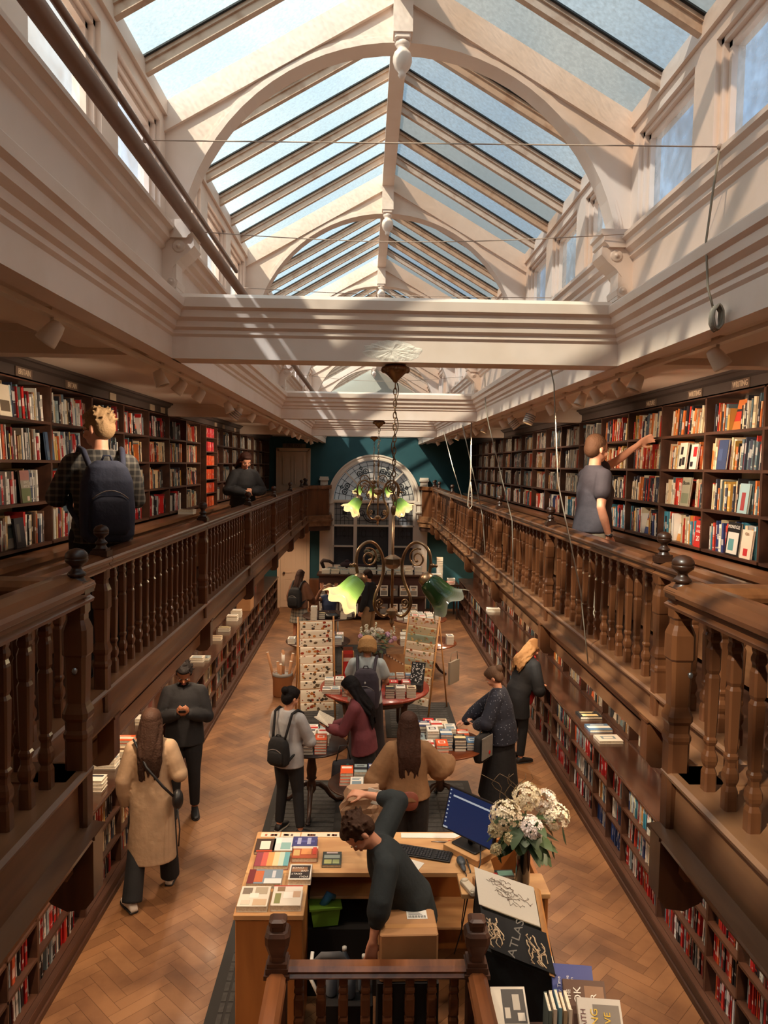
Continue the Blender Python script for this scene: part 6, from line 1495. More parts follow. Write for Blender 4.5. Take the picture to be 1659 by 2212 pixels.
for q in BK:
    m, p = bk_mbs(q); M = bk_matrix(q)
    key = (q['side'], q['reg'], q['k'], q['r']); cnt[key] = cnt.get(key, -1)+1
    if id(q) in bigid:
        o = m.build('book', BOOKM); o.matrix_world = M
        p.build('pages', PAPER, o)
        sz = 'face-out' if q['face'] else ('thick' if q['t'] > .03 else ('slim' if q['t'] < .016 else 'upright'))
        tag(o, '%s %s book, %s along %s shelf, %s %s-side %s' % (sz, q['n'], ORDN[cnt[key]], ROWN[q['reg']][q['r']], ORD[q['k']], wh[q['side']], REGN[q['reg']]), 'book', 'books standing in the bookcases')
    else:
        # covers and pages of the uncounted rest; page blocks keep their paper colour
        pc = (.72, .66, .55, 1)
        for mb, col in ((m, None), (p, pc)):
            o0 = len(bulk.v); bulk.v += [tuple(M @ Vector(v)) for v in mb.v]
            bulk.f += [tuple(i+o0 for i in f) for f in mb.f]; bulk.c += [col]*len(mb.f) if col else mb.c; bulk.sm += mb.sm
for q in PK:
    if id(q) in bigid: flat_book(*q['args'], **q['kw']); continue
    o = flat_book(*q['args'], **q['kw']); M = Matrix.Translation(o.location) @ Matrix.Rotation(o.rotation_euler.z, 4, 'Z')
    for ob, col in [(o, None)]+[(c_, (.72, .66, .55, 1)) for c_ in o.children]:
        me = ob.data; o0 = len(bulk.v); bulk.v += [tuple(M @ v.co) for v in me.vertices]; cl = me.color_attributes['Col'].data
        for p in me.polygons: bulk.f.append(tuple(v+o0 for v in p.vertices)); bulk.c.append(col or tuple(cl[p.loop_start].color)); bulk.sm.append(False)
    for c_ in list(o.children): bpy.data.objects.remove(c_)
    bpy.data.objects.remove(o)
o = bulk.build('shelved_books', STUFFM); tag(o, 'all the smaller shelved and piled books of both floors, rows upon rows', 'books', None, 'stuff')
print('BOOKS', len(BK), 'individual', len(big))
# ================================================================== PEOPLE
def remeshed(mb, name, m, vox, parent, smooth=6, loc=None):
    o = mb.build(name+'_tmp', m)
    r = o.modifiers.new('r', 'REMESH'); r.mode = 'VOXEL'; r.voxel_size = vox; r.use_smooth_shade = True
    s = o.modifiers.new('s', 'SMOOTH'); s.iterations = smooth; s.factor = .5
    bpy.context.view_layer.update()
    me = bpy.data.meshes.new_from_object(o.evaluated_get(bpy.context.evaluated_depsgraph_get())); me.name = name
    bpy.data.objects.remove(o)
    me.materials.clear(); me.materials.append(m)
    q = bpy.data.objects.new(name, me); COL.objects.link(q)
    if parent is not None: q.parent = parent
    if loc: q.location = loc
    return q
def limb(mb, pts, rads, seg=12):
    mb.tube(pts, rads, seg)
    for p, r in zip(pts, rads): mb.ell(tuple(p), (r*.99,)*3, seg, 8)
def loft(mb, rings, seg=24, pw=2.0):
    """rings: (centre, half width vector, half depth vector)"""
    vs = []
    for c, a, b in rings:
        for k in range(seg):
            t = 2*math.pi*k/seg; ct, st = math.cos(t), math.sin(t)
            e = 2.0/pw; x = math.copysign(abs(ct)**e, ct); y = math.copysign(abs(st)**e, st)
            vs.append(tuple(Vector(c)+Vector(a)*x+Vector(b)*y))
    fs = []
    for j in range(len(rings)-1):
        for k in range(seg): fs.append((j*seg+k, j*seg+(k+1) % seg, (j+1)*seg+(k+1) % seg, (j+1)*seg+k))
    fs += [tuple(range(seg-1, -1, -1)), tuple(range((len(rings)-1)*seg, len(rings)*seg))]
    mb.add(vs, fs, (1, 1, 1, 1), True)
def fabric(nm, c, pat=None, c2=None, sc=30):
    if nm in MATS: return MATS[nm]
    m = mat(nm, rgb(*c), .85, noise=(7, (.82, .82, .82, 1), .42, .66), bump=(18, .5))
    if pat:
        t = m.node_tree; b = t.nodes['Principled BSDF']; old = b.inputs['Base Color'].links[0].from_socket; tcn = N(t, 'ShaderNodeTexCoord')
        if pat == 'plaid':
            sep = N(t, 'ShaderNodeSeparateXYZ'); t.links.new(tcn.outputs['Object'], sep.inputs[0]); outs = []
            for ax in (0, 2):
                mm = N(t, 'ShaderNodeMath', operation='MULTIPLY'); mm.inputs[1].default_value = sc; t.links.new(sep.outputs[ax], mm.inputs[0])
                fr = N(t, 'ShaderNodeMath', operation='FRACT'); t.links.new(mm.outputs[0], fr.inputs[0])
                g = N(t, 'ShaderNodeMath', operation='GREATER_THAN'); g.inputs[1].default_value = .66; t.links.new(fr.outputs[0], g.inputs[0]); outs.append(g)
            ad = N(t, 'ShaderNodeMath', operation='ADD'); t.links.new(outs[0].outputs[0], ad.inputs[0]); t.links.new(outs[1].outputs[0], ad.inputs[1])
            hf = N(t, 'ShaderNodeMath', operation='MULTIPLY'); hf.inputs[1].default_value = .45; t.links.new(ad.outputs[0], hf.inputs[0]); fac = hf.outputs[0]
        else:
            v = N(t, 'ShaderNodeTexVoronoi'); v.inputs['Scale'].default_value = sc; t.links.new(tcn.outputs['Object'], v.inputs['Vector'])
            g = N(t, 'ShaderNodeMath', operation='LESS_THAN'); g.inputs[1].default_value = .18; t.links.new(v.outputs['Distance'], g.inputs[0]); fac = g.outputs[0]
        mx = N(t, 'ShaderNodeMix'); mx.data_type = 'RGBA'; t.links.new(fac, mx.inputs[0]); t.links.new(old, mx.inputs[6]); mx.inputs[7].default_value = rgb(*c2); t.links.new(mx.outputs[2], b.inputs['Base Color'])
    return m
SKIN = mat('skin_light', rgb(214, 152, 120), .5, noise=(20, (.93, .86, .84, 1), .45, .7)); SKIND = mat('skin_brown', rgb(150, 96, 66), .5, noise=(20, (.9, .86, .84, 1), .45, .7))
EYEW = mat('eye_white', rgb(225, 220, 212), .3); EYED = mat('eye_dark', rgb(34, 24, 20), .3); LIPS = mat('lips', rgb(170, 92, 82), .5)
def hairm(nm, c): return mat(nm, rgb(*c), .7, spec=.2, noise=(3, (.7, .66, .62, 1), .4, .6), bump=(60, .6))
def hand(mb, w, d, n, k=1.0, curl=.5, thumb_side=1, spread=.16):
    """wrist w, direction d, palm-facing normal n"""
    d = Vector(d).normalized(); n = Vector(n); n = (n-d*n.dot(d)).normalized(); s = d.cross(n)*thumb_side; w = Vector(w)
    k *= 1.0
    for u in (-.026, -.009, .009, .026): limb(mb, [w+s*u*.6*k, w+d*.045*k+s*u*k, w+d*.085*k+s*u*1.12*k], [.0155*k, .0145*k, .0115*k], 8)
    for i, (u, L_) in enumerate(((.030, .068), (.011, .078), (-.009, .073), (-.028, .058))):
        p = w+d*.083*k+s*u*1.12*k; a = 0; dd = (d+s*(u*spread/.03)).normalized(); pts = [p]; ax = dd
        for j, f in enumerate((.45, .32, .25)):
            a += curl*(.55 if j == 0 else .75); v = dd*math.cos(a)+n*math.sin(a); pts.append(pts[-1]+v*L_*f*k)
        limb(mb, pts, [.0098*k, .0092*k, .0084*k, .0072*k], 8)
    p = w+d*.022*k+s*.026*k; v1 = (d*.55+s*.75+n*.35).normalized(); v2 = (d*.85+s*.25+n*.4*(.4+curl)).normalized()
    limb(mb, [p, p+v1*.036*k, p+v1*.036*k+v2*.032*k, p+v1*.036*k+v2*.056*k], [.0135*k, .0115*k, .0102*k, .0085*k], 8)
def person(lb, loc, yaw_deg, H, skin=None, hair=((60, 40, 30), 'short'), top=None, bottom=None, shoes=(30, 28, 28), lean=0.0, roll=0.0, twist=0.0, head=(0, 0), arms=None, legs=None, build_=1.0, vox=.009, sit=False, hip=None, handp=None, female=False, extras=None, hz=0.0, sole=None):
    k = H/1.70; skin = skin or SKIN
    t = thing('person', lb, 'person', loc, math.radians(yaw_deg))
    hc = Vector(hip or (0, 0, .93))*k
    La, Ra, Ta = math.radians(lean), math.radians(roll), math.radians(twist)
    R = Matrix.Rotation(Ta, 3, 'Z') @ Matrix.Rotation(-La, 3, 'X') @ Matrix.Rotation(Ra, 3, 'Y')
    def T(p): return hc+R @ (Vector(p)*k-Vector((0, 0, .93*k)))
    X, Y, Z = R @ Vector((1, 0, 0)), R @ Vector((0, 1, 0)), R @ Vector((0, 0, 1))
    bw = build_; fs = .93 if female else 1.0
    sh = [T((s*.162*fs, 0, 1.350)) for s in (-1, 1)]
    ar = arms or {}
    el = []; wr = []
    for i, s in enumerate((-1, 1)):
        a = ar.get('LR'[i], {}); e_ = a.get('e', (s*.235, -.02, 1.10)); w_ = a.get('w', (s*.25, .05, .87))
        el.append(Vector(e_)*k if a.get('abs') else T(e_)); wr.append(Vector(w_)*k if a.get('abs') else T(w_))
    lg = legs or {}
    hipj = [hc+Vector((s*.085*k, 0, -.03*k)) for s in (-1, 1)]; kn = []; an = []; fd = []
    for i, s in enumerate((-1, 1)):
        a = lg.get('LR'[i], {}); kn.append(Vector(a.get('k', (s*.10, .02, .50)))*k); an.append(Vector(a.get('a', (s*.105, -.02, .085)))*k); fd.append(Vector(a.get('f', (s*.12, 1, 0))).normalized())
    # ---- head
    neck = T((0, -.005, 1.43)); hy, hp = math.radians(head[0]), math.radians(head[1])
    HR = Matrix.Rotation(hy, 3, 'Z') @ Matrix.Rotation(-hp, 3, 'X')
    HR = (R @ HR) if not head or len(head) < 3 else (Matrix.Rotation(hy, 3, 'Z') @ Matrix.Rotation(-hp, 3, 'X'))
    hb = T((0, .0, 1.50))
    def Hd(p): return hb+HR @ (Vector(p)*k*1.06)
    HX, HY, HZ = HR @ Vector((1, 0, 0)), HR @ Vector((0, 1, 0)), HR @ Vector((0, 0, 1))
    # ---- body, one continuous surface
    b = MB()
    loft(b, [(hc+Vector((0, -.005, -.11))*k, Vector((.10*bw, 0, 0))*k, Vector((0, .085*bw, 0))*k), (hc+Vector((0, -.01, -.04))*k, Vector((.155*bw, 0, 0))*k, Vector((0, .112*bw, 0))*k), (T((0, -.005, .98)), X*.142*bw*k, Y*.10*bw*k), (T((0, 0, 1.08)), X*.124*bw*fs*k, Y*.088*bw*k), (T((0, .01, 1.22)), X*.148*bw*fs*k, Y*.108*bw*k), (T((0, .0, 1.32)), X*.152*fs*k, Y*.10*k), (T((0, -.01, 1.395)), X*.105*fs*k, Y*.068*k), (T((0, -.01, 1.435)), X*.06*k, Y*.055*k)], 22)
    limb(b, [neck-Z*.03*k, hb+HZ*.03*k], [.054*k, .048*k], 14)
    for i in (0, 1):
        limb(b, [sh[i], (sh[i]+el[i])/2, el[i], el[i].lerp(wr[i], .35), wr[i]], [.052*k*bw**.5, .044*k, .036*k, .037*k, .024*k], 12)
        limb(b, [T(((-1, 1)[i]*.07, 0, 1.385)), sh[i]], [.05*k, .050*k])
        limb(b, [hipj[i], hipj[i].lerp(kn[i], .4), kn[i], kn[i].lerp(an[i], .3), an[i]], [.088*k*bw, .078*k*bw, .052*k, .053*k, .034*k], 14)
        limb(b, [an[i]+Vector((0, 0, -.04*k)), an[i]+fd[i]*.10*k+Vector((0, 0, -.058*k)), an[i]+fd[i]*.16*k+Vector((0, 0, -.066*k))], [.034*k, .03*k, .018*k], 10)
        hp_ = (handp or {}).get('LR'[i], {}); dd = hp_.get('d'); dd = Vector(dd) if dd else (wr[i]-el[i]); nn_ = Vector(hp_.get('n', ((1, -1)[i], .2, 0)))
        hand(b, wr[i], dd, nn_, k*.98, hp_.get('c', .45), hp_.get('t', (1, -1)[i] if hp_.get('n') is None else 1))
    # skull, jaw, nose, ears, brow
    Mh = HR.to_4x4()
    b.ell(tuple(Hd((0, -.005, .105))), (0.078*k, 0.098*k, 0.093*k), 20, 14, M=Mh); b.ell(tuple(Hd((0, .028, .05))), (0.059*k, 0.066*k, 0.076*k), 18, 12, M=Mh); b.ell(tuple(Hd((0, .062, .002))), (.026*k, .024*k, .022*k), 12, 8, M=Mh)
    limb(b, [Hd((0, .086, .075)), Hd((0, .103, .050)), Hd((0, .096, .042))], [.009*k, .0125*k, .012*k], 8); b.ell(tuple(Hd((0, .078, .088))), (.045*k, .014*k, .010*k), 12, 6, M=Mh)
    b.ell(tuple(Hd((0, .083, .018))), (.022*k, .012*k, .010*k), 10, 6, M=Mh)
    for s in (-1, 1):
        b.ell(tuple(Hd((s*.074, -.008, .062))), (.010*k, .018*k, .030*k), 10, 8, M=Mh); b.ell(tuple(Hd((s*.044, .062, .045))), (.02*k, .02*k, .02*k), 10, 6, M=Mh)
    body = remeshed(b, 'body', skin, vox, t, 4)
    for s in (-1, 1):
        e_ = MB(); e_.ell(tuple(Hd((s*.030, .0745, .070))), (.013*k, .010*k, .007*k), 10, 8, M=Mh); q = e_.build('eye', EYEW, t)
        e_ = MB(); e_.ell(tuple(Hd((s*.030, .082, .069))), (.0068*k, .004*k, .006*k), 8, 6, M=Mh); e_.build('iris', EYED, q)
        e_ = MB(); e_.tube([Hd((s*.014, .094, .090)), Hd((s*.032, .091, .096)), Hd((s*.048, .080, .091))], [.003*k, .0035*k, .002*k], 6); e_.build('eyebrow', hairm('hair_%d_%d_%d' % hair[0], hair[0]), t)
    e_ = MB(); e_.tube([Hd((-.022, .088, .020)), Hd((-.008, .096, .0215)), Hd((.008, .096, .0215)), Hd((.022, .088, .020))], [.002*k, .0042*k, .0042*k, .002*k], 6); e_.tube([Hd((-.016, .089, .014)), Hd((0, .096, .012)), Hd((.016, .089, .014))], [.002*k, .0045*k, .002*k], 6); e_.build('mouth', LIPS, t)
    # ---- hair
    HM = hairm('hair_%d_%d_%d' % hair[0], hair[0]); st = hair[1]; b = MB()
    if st in ('short', 'balding', 'grey_short', 'cap'):
        b.ell(tuple(Hd((0, -.018, .118))), (0.085*k, 0.093*k, 0.089*k), 22, 14, M=Mh); b.ell(tuple(Hd((0, -.045, .075))), (0.078*k, 0.064*k, 0.080*k), 18, 12, M=Mh)
        if st == 'short':
            rt_ = random.Random(int(H*100))
            for q in range(70):
                a = rt_.uniform(0, 6.28); e_ = rt_.uniform(-.35, 1.4); u = Vector((math.cos(a)*math.cos(e_)*.078, math.sin(a)*math.cos(e_)*.088-.02, .112+math.sin(e_)*.085))
                if u.y > .045 and u.z < .13: continue
                o_ = (u-Vector((0, -.02, .10))).normalized(); limb(b, [Hd(u*.98), Hd(u+o_*.012+Vector((rt_.uniform(-.016, .016), rt_.uniform(-.02, .01), rt_.uniform(-.006, .012))))], [.013*k, .007*k], 6)
            b.ell(tuple(Hd((0, .035, .155))), (.062*k, .052*k, .036*k), 14, 10, M=Mh)
        for s in (-1, 1): b.ell(tuple(Hd((s*.070, .012, .085))), (.010*k, .018*k, .028*k), 8, 6, M=Mh)
    elif st == 'bob':
        b.ell(tuple(Hd((0, -.015, .115))), (.098*k, .104*k, .094*k), 22, 14, M=Mh); b.ell(tuple(Hd((0, -.045, .055))), (.102*k, .080*k, .085*k), 20, 12, M=Mh)
        for s in (-1, 1): b.ell(tuple(Hd((s*.080, .015, .05))), (.026*k, .045*k, .065*k), 12, 10, M=Mh)
        for q in range(26):
            a = q*.242; rr = random.Random(q); p0 = Hd((.09*math.sin(a*1.0), -.02-.085*abs(math.cos(a)), .13)); limb(b, [p0, Hd((.105*math.sin(a), -.03-.09*abs(math.cos(a)), .03)), Hd((.095*math.sin(a), -.03-.078*abs(math.cos(a)), -.02+.015*rr.random()))], [.018*k, .016*k, .008*k], 8)
    elif st in ('long', 'bun', 'wavy', 'shoulder'):
        b.ell(tuple(Hd((0, -.014, .115))), (0.089*k, 0.100*k, 0.091*k), 22, 14, M=Mh); b.ell(tuple(Hd((0, -.048, .07))), (0.085*k, 0.066*k, 0.090*k), 18, 12, M=Mh)
        b.ell(tuple(Hd((0, .038, .150))), (.066*k, .052*k, .038*k), 14, 10, M=Mh)
        if st == 'bun': b.ell(tuple(Hd((0, -.115, .13))), (.045*k, .042*k, .045*k), 14, 10, M=Mh)
        else:
            L_ = {'long': .50, 'wavy': .34, 'shoulder': .20}[st]; rr = random.Random(5)
            for q in range(30):
                f = q/29; a = (f-.5)*math.pi*1.15; u, v = math.sin(a), -math.cos(a)
                p0 = Hd((.076*u, -.012+.078*v, .09)); ln = L_*k*rr.uniform(.82, 1.0); pts = [Hd((.05*u, -.01+.05*v, .16)), p0]; wv = .012*k*(2.2 if st == 'wavy' else 1)
                side_ = HX*u+HY*v
                for j in range(1, 7):
                    g = j/6; bk = T((.10*u*(1-.25*g), -.125-.02*abs(v), 1.47-L_*g)); base = p0.lerp(bk, min(1, g*1.6))
                    base.z = min(p0.z-ln*g*.98, p0.z); pts.append(base+X*math.sin(j*1.5+q)*wv)
                limb(b, pts, [.016*k, .019*k, .019*k, .019*k, .018*k, .016*k, .012*k, .006*k], 7)
    if st != 'none':
        hm_ = remeshed(b, 'hair', HM, .0075, t, 2)
    if st == 'cap':
        b = MB(); b.ell(tuple(Hd((0, -.006, .135))), (.088*k, .100*k, .078*k), 20, 12, M=Mh); b.ell(tuple(Hd((0, .10, .115))), (.06*k, .055*k, .010*k), 16, 6, M=Mh); b.build('cap', fabric('cap_brown', (74, 50, 38)), t)
    # ---- top garment
    if top:
        c, kind, sleeve, hem = top['m'], top.get('kind', 'fit'), top.get('sleeve', 'long'), top.get('hem', .90); g = top.get('g', .016)
        b = MB(); lo = top.get('loose', 0.0); fl = top.get('flare', 0)
        rg = []
        hemz = hem
        if kind == 'coat':
            zs = [hem, hem*.6+.9*.4, .90]
            for z in zs:
                w_ = .185+fl*(.93-z); rg.append((hc+Vector((0, -.01, z-.93))*k, Vector((w_*bw, 0, 0))*k, Vector((0, (.14+fl*.8*(.93-z))*bw, 0))*k))
        else:
            zz = min(hem, .93); rg.append((hc+Vector((0, -.01, zz-.93))*k if zz < .93 else T((0, 0, hem)), X*(.158*bw+g+lo)*k, Y*(.116*bw+g+lo)*k))
        rg += [(T((0, -.005, .99)), X*(.146*bw+g+lo)*k, Y*(.104*bw+g+lo)*k), (T((0, 0, 1.09)), X*(.130*bw*fs+g+lo)*k, Y*(.094*bw+g+lo)*k), (T((0, .01, 1.22)), X*(.150*bw*fs+g+lo*.6)*k, Y*(.110*bw+g+lo*.5)*k), (T((0, 0, 1.32)), X*(.158*fs+g)*k, Y*(.104+g)*k), (T((0, -.01, 1.40)), X*(.108*fs+g)*k, Y*(.072+g)*k), (T((0, -.012, 1.445)), X*(.060+g*.6)*k, Y*(.056+g*.6)*k)]
        loft(b, rg, 26)
        for i in (0, 1):
            limb(b, [T(((-1, 1)[i]*.06, -.005, 1.39)), sh[i]], [(.046+g*.8)*k, (.052+g*.8)*k])
            se = {'long': (1.0, .96), 'roll': (1.0, .45), 'short': (.52, 0), 'none': (0, 0)}[sleeve]; sl_ = top.get('sl', 0)
            if sleeve == 'short': limb(b, [sh[i], sh[i].lerp(el[i], .55)], [(.055+g)*k, (.050+g*1.3)*k])
            elif sleeve != 'none':
                e2 = el[i].lerp(wr[i], se[1]); limb(b, [sh[i], sh[i].lerp(el[i], .5), el[i], el[i].lerp(e2, .5), e2], [(.054+g)*k, (.047+g+sl_*.5)*k, (.040+g+sl_)*k, (.040+g+sl_)*k, (.030+g*.7+sl_*.7)*k])
        gm_ = remeshed(b, top.get('name', 'shirt'), c, max(vox, .010), t, 5)
        if kind == 'coat':
            b = MB(); 
            for s in (-1, 1): limb(b, [T((s*.05, .09, 1.40)), T((s*.085, .0, 1.455)), T((0, -.075, 1.46))], [.018*k, .02*k, .02*k], 8)
            b.build('collar', c, gm_)
    # ---- bottom garment
    if bottom:
        b = MB(); bk_ = bottom.get('kind', 'trousers'); g = bottom.get('g', .012); w2 = bottom.get('wide', 0)
        loft(b, [(hc+Vector((0, -.005, -.12))*k, Vector((.12*bw+g, 0, 0))*k, Vector((0, .10*bw+g, 0))*k), (hc+Vector((0, -.01, -.04))*k, Vector((.158*bw+g, 0, 0))*k, Vector((0, .115*bw+g, 0))*k), (T((0, -.005, .985)), X*(.142*bw+g)*k, Y*(.102*bw+g)*k), (T((0, 0, 1.03)), X*(.132*bw+g)*k, Y*(.094*bw+g)*k)], 22)
        if bk_ == 'skirt':
            hm = bottom['hem']; mid = (kn[0]+kn[1])/2; mid.z = 0; mid *= .8
            n_ = 6; rg = []
            for j in range(n_+1):
                f = j/n_; z = .90*(1-f)+hm*f; c_ = Vector((hc.x, hc.y, 0)).lerp(mid, f); w_ = .165*bw+(.03+bottom.get('flare', .1))*f
                rg.append((Vector((c_.x, c_.y, z*k)), Vector((w_*k, 0, 0)), Vector((0, (w_*.78)*k, 0))))
            loft(b, rg, 30)
        else:
            for i in (0, 1):
                e2 = an[i]+Vector((0, 0, (-.01 if w2 > .03 else .02)*k)); m2 = kn[i].lerp(e2, .5); limb(b, [hipj[i], hipj[i].lerp(kn[i], .45), kn[i], m2], [(.092*bw+g)*k, (.082*bw+g+w2*.2)*k, (.057+g+w2*.35)*k, (.050+g+w2*.6)*k], 14); b.tube([m2, e2], [(.050+g+w2*.6)*k, (.040+g+w2)*k], 14)
        remeshed(b, bk_, bottom['m'], max(vox, .010), t, 5)
    # ---- shoes
    if shoes:
        sm_ = mat('shoe_%d_%d_%d' % shoes, rgb(*shoes), .5)
        for i in (0, 1):
            b = MB(); a0 = an[i]; f = fd[i]; s_ = Vector((-f.y, f.x, 0)); base = Vector((a0.x, a0.y, a0.z-.085*k))
            pr = [(-.055, .030, .035), (-.03, .036, .075), (.03, .037, .075), (.08, .042, .055), (.13, .042, .042), (.175, .032, .032), (.195, .016, .022)]
            rg = []
            for u, w_, h_ in pr: rg.append((base+f*u*k+Vector((0, 0, h_*.5*k+.012*k)), s_*w_*k, Vector((0, 0, h_*.5*k))))
            loft(b, rg, 16, 2.6); o = b.build('shoe', sm_, t)
            b = MB(); rg = [(base+f*u*k+Vector((0, 0, .009*k)), s_*(w_+.004)*k, Vector((0, 0, .008*k))) for u, w_, h_ in pr]; loft(b, rg, 16, 3); b.build('sole', mat('sole_%d' % (1 if sole else 0), rgb(*(sole or (40, 36, 34))), .6), o)
    return dict(t=t, T=T, X=X, Y=Y, Z=Z, wr=wr, el=el, sh=sh, Hd=Hd, k=k, R=R, neck=neck, yaw=math.radians(yaw_deg), loc=Vector(loc))
def w_of(P, v): return P['loc']+Matrix.Rotation(P['yaw'], 3, 'Z') @ Vector(v)
def backpack(P, lb, m, size=(.30, .18, .46), z=1.17, m2=None, small=False, straps=True, off=-.13, logo=False):
    """built in the wearer's frame, a thing of its own"""
    t = thing('backpack', lb, 'backpack', tuple(P['loc']), P['yaw']); T, k = P['T'], P['k']; X, Y, Z = P['X'], P['Y'], P['Z']; w, d, h = size
    c = T((0, off-d/2, z)); b = MB()
    loft(b, [(c-Z*h*.50, X*w*.38, Y*d*.38), (c-Z*h*.42, X*w*.50, Y*d*.50), (c-Z*h*.1, X*w*.52, Y*d*.52), (c+Z*h*.25, X*w*.48, Y*d*.45), (c+Z*h*.42, X*w*.38, Y*d*.34), (c+Z*h*.5, X*w*.22, Y*d*.2)], 24, 3)
    remeshed(b, 'pack_body', m, .010, t, 4)
    b = MB(); c2 = c-Y*d*.52-Z*h*.12; loft(b, [(c2-Z*h*.28, X*w*.30, Y*d*.12), (c2-Z*h*.2, X*w*.38, Y*d*.2), (c2+Z*h*.12, X*w*.36, Y*d*.18), (c2+Z*h*.2, X*w*.24, Y*d*.08)], 20, 3); pk = b.build('pocket', m2 or m, t)
    b = MB(); b.tube([c-Y*d*.62+X*w*(-.33+.66*q/8)+Z*h*(.12-.10*abs(q-4)**2/16+.02) for q in range(9)], .004, 5); b.build('zip', mat('zip_grey', rgb(120, 110, 104), .5), pk)
    b = MB(); b.tube([c+Z*h*.46-X*.04, c+Z*h*.56-X*.02, c+Z*h*.56+X*.02, c+Z*h*.46+X*.04], .008, 6); b.build('carry_loop', m, t)
    if straps:
        for s in (-1, 1):
            b = MB(); pts = [c+X*s*w*.3+Z*h*.40, T((s*.115, -.10, 1.435)), T((s*.125, .0, 1.452)), T((s*.13, .10, 1.39)), T((s*.14, .145, 1.25)), T((s*.175, .10, 1.08)), c+X*s*w*.45-Z*h*.35]
            sm = []
            for i in range(len(pts)-1):
                for q in range(4): sm.append(pts[i].lerp(pts[i+1], q/4))
            sm.append(pts[-1]); b.tube(sm, .014 if small else .02, 8); b.build('strap', m, t)
    if logo:
        b = MB(); b.ell(tuple(c-Y*d*.56+Z*h*.22), (.012, .004, .016), 10, 6); b.cbox(tuple(c-Y*d*.56+Z*h*.13), (.04, .006, .006)); b.build('emblem', mat('emblem_grey', rgb(190, 186, 182), .5), t)
    return t
STD = .93
# 1 man with the big rucksack on the left gallery
P = person('grey-blond man in a plaid shirt and glasses browsing on the left gallery', (-1.84, 5.2, 2.40), 28, 1.86, hair=((158, 128, 92), 'short'), top=dict(m=fabric('plaid_dark', (50, 48, 46), 'plaid', (112, 106, 96), 22), g=.02, sleeve='roll', hem=.86), bottom=dict(m=fabric('black_denim', (30, 28, 30))), head=(42, 12), arms={'L': dict(e=(-.26, .10, 1.14), w=(-.14, .30, 1.10)), 'R': dict(e=(.24, .10, 1.12), w=(.10, .28, 1.10))}, build_=1.08)
b = MB()
for s in (-1, 1): b.tube([P['Hd']((s*.030+.020*math.cos(2*math.pi*q/12), .096, .070+.016*math.sin(2*math.pi*q/12))) for q in range(12)], .0018, 5, closed=True); b.tube([P['Hd']((s*.05, .094, .074)), P['Hd']((s*.078, .0, .072))], .0018, 5)
b.build('spectacles', BLACKM, P['t'])
backpack(P, 'large navy and grey rucksack on the back of the man on the left gallery', fabric('navy_nylon', (44, 48, 66)), (.34, .22, .54), 1.13, fabric('navy_nylon_dark', (34, 36, 52)))
# 2 woman leaning on the left rail
P = person('woman in a black sweatshirt with clasped hands on the left gallery', (-1.86, 11.3, 2.40), 208, 1.68, hair=((58, 34, 26), 'shoulder'), top=dict(m=fabric('black_sweat', (34, 32, 33)), g=.03, hem=.88, loose=.02, sl=.014), bottom=dict(m=fabric('black_trouser', (26, 25, 27))), head=(0, 22), lean=8, arms={'L': dict(e=(-.27, .06, 1.12), w=(-.07, .26, 1.13)), 'R': dict(e=(.27, .06, 1.12), w=(.06, .25, 1.11))}, handp={'L': dict(d=(1, .25, -.1), n=(0, -1, 0), t=-1), 'R': dict(d=(-1, .25, .05), n=(0, -1, 0), t=1)}, female=True)
# 3 man reaching on the right gallery
P = person('man in a charcoal t-shirt reaching up to a shelf on the right gallery', (2.06, 6.62, 2.40), -80, 1.80, hair=((96, 66, 46), 'balding'), top=dict(m=fabric('charcoal_tee', (62, 56, 62)), g=.016, sleeve='short', hem=.88, loose=.012), bottom=dict(m=fabric('stone_chino', (172, 158, 136))), head=(12, 8), arms={'L': dict(e=(-.24, .32, 1.48), w=(-.22, .53, 1.64)), 'R': dict(e=(.24, -.06, 1.10), w=(.24, .02, .86))}, handp={'L': dict(d=(.1, .9, .5), n=(.8, 0, -.2), c=.6)}, build_=1.14)
b = MB(); w_ = P['wr'][1]; b.tube([w_+Vector((.028*math.cos(2*math.pi*q/12), .028*math.sin(2*math.pi*q/12), .012)) for q in range(12)], .008, 6, closed=True); b.ell(tuple(w_+Vector((.034, 0, .012))), (.008, .018, .018), 12, 8)
o = b.build('wristwatch', mat('dark_watch', rgb(40, 40, 42), .3), None, tuple(P['loc']), P['yaw']); tag(o, 'dark wristwatch on the wrist of the man on the right gallery', 'watch')
# 4 man with the phone
P = person('bearded man in a black jacket smiling at his phone by the left shelves', (-1.96, 8.05, 0), 190, 1.74, skin=SKIND, hair=((26, 22, 22), 'short'), top=dict(m=fabric('black_jacket', (28, 27, 30)), g=.028, hem=.80, loose=.012, sl=.006, name='jacket'), bottom=dict(m=fabric('black_jean', (22, 22, 25))), head=(0, 32), arms={'L': dict(e=(-.24, .06, 1.10), w=(-.055, .26, 1.20)), 'R': dict(e=(.24, .06, 1.10), w=(.05, .26, 1.20))}, handp={'L': dict(d=(.45, .5, .3), n=(.6, -.3, .6), c=.7, t=-1), 'R': dict(d=(-.45, .5, .3), n=(-.6, -.3, .6), c=.7, t=1)}, build_=1.08)
b = MB(); b.ell(tuple(P['Hd']((0, .060, .0))), (.050, .045, .034), 16, 8); b.build('beard', hairm('hair_26_22_22', (26, 22, 22)), P['t'])
b = MB(); b.box(-.04, .06, .148, .150, 1.24, 1.27, (.7, .7, .7, 1)); b.box(-.02, .05, .147, .15, 1.20, 1.235, (.6, .06, .06, 1)); b.build('chest_print', PRINT, P['t'])
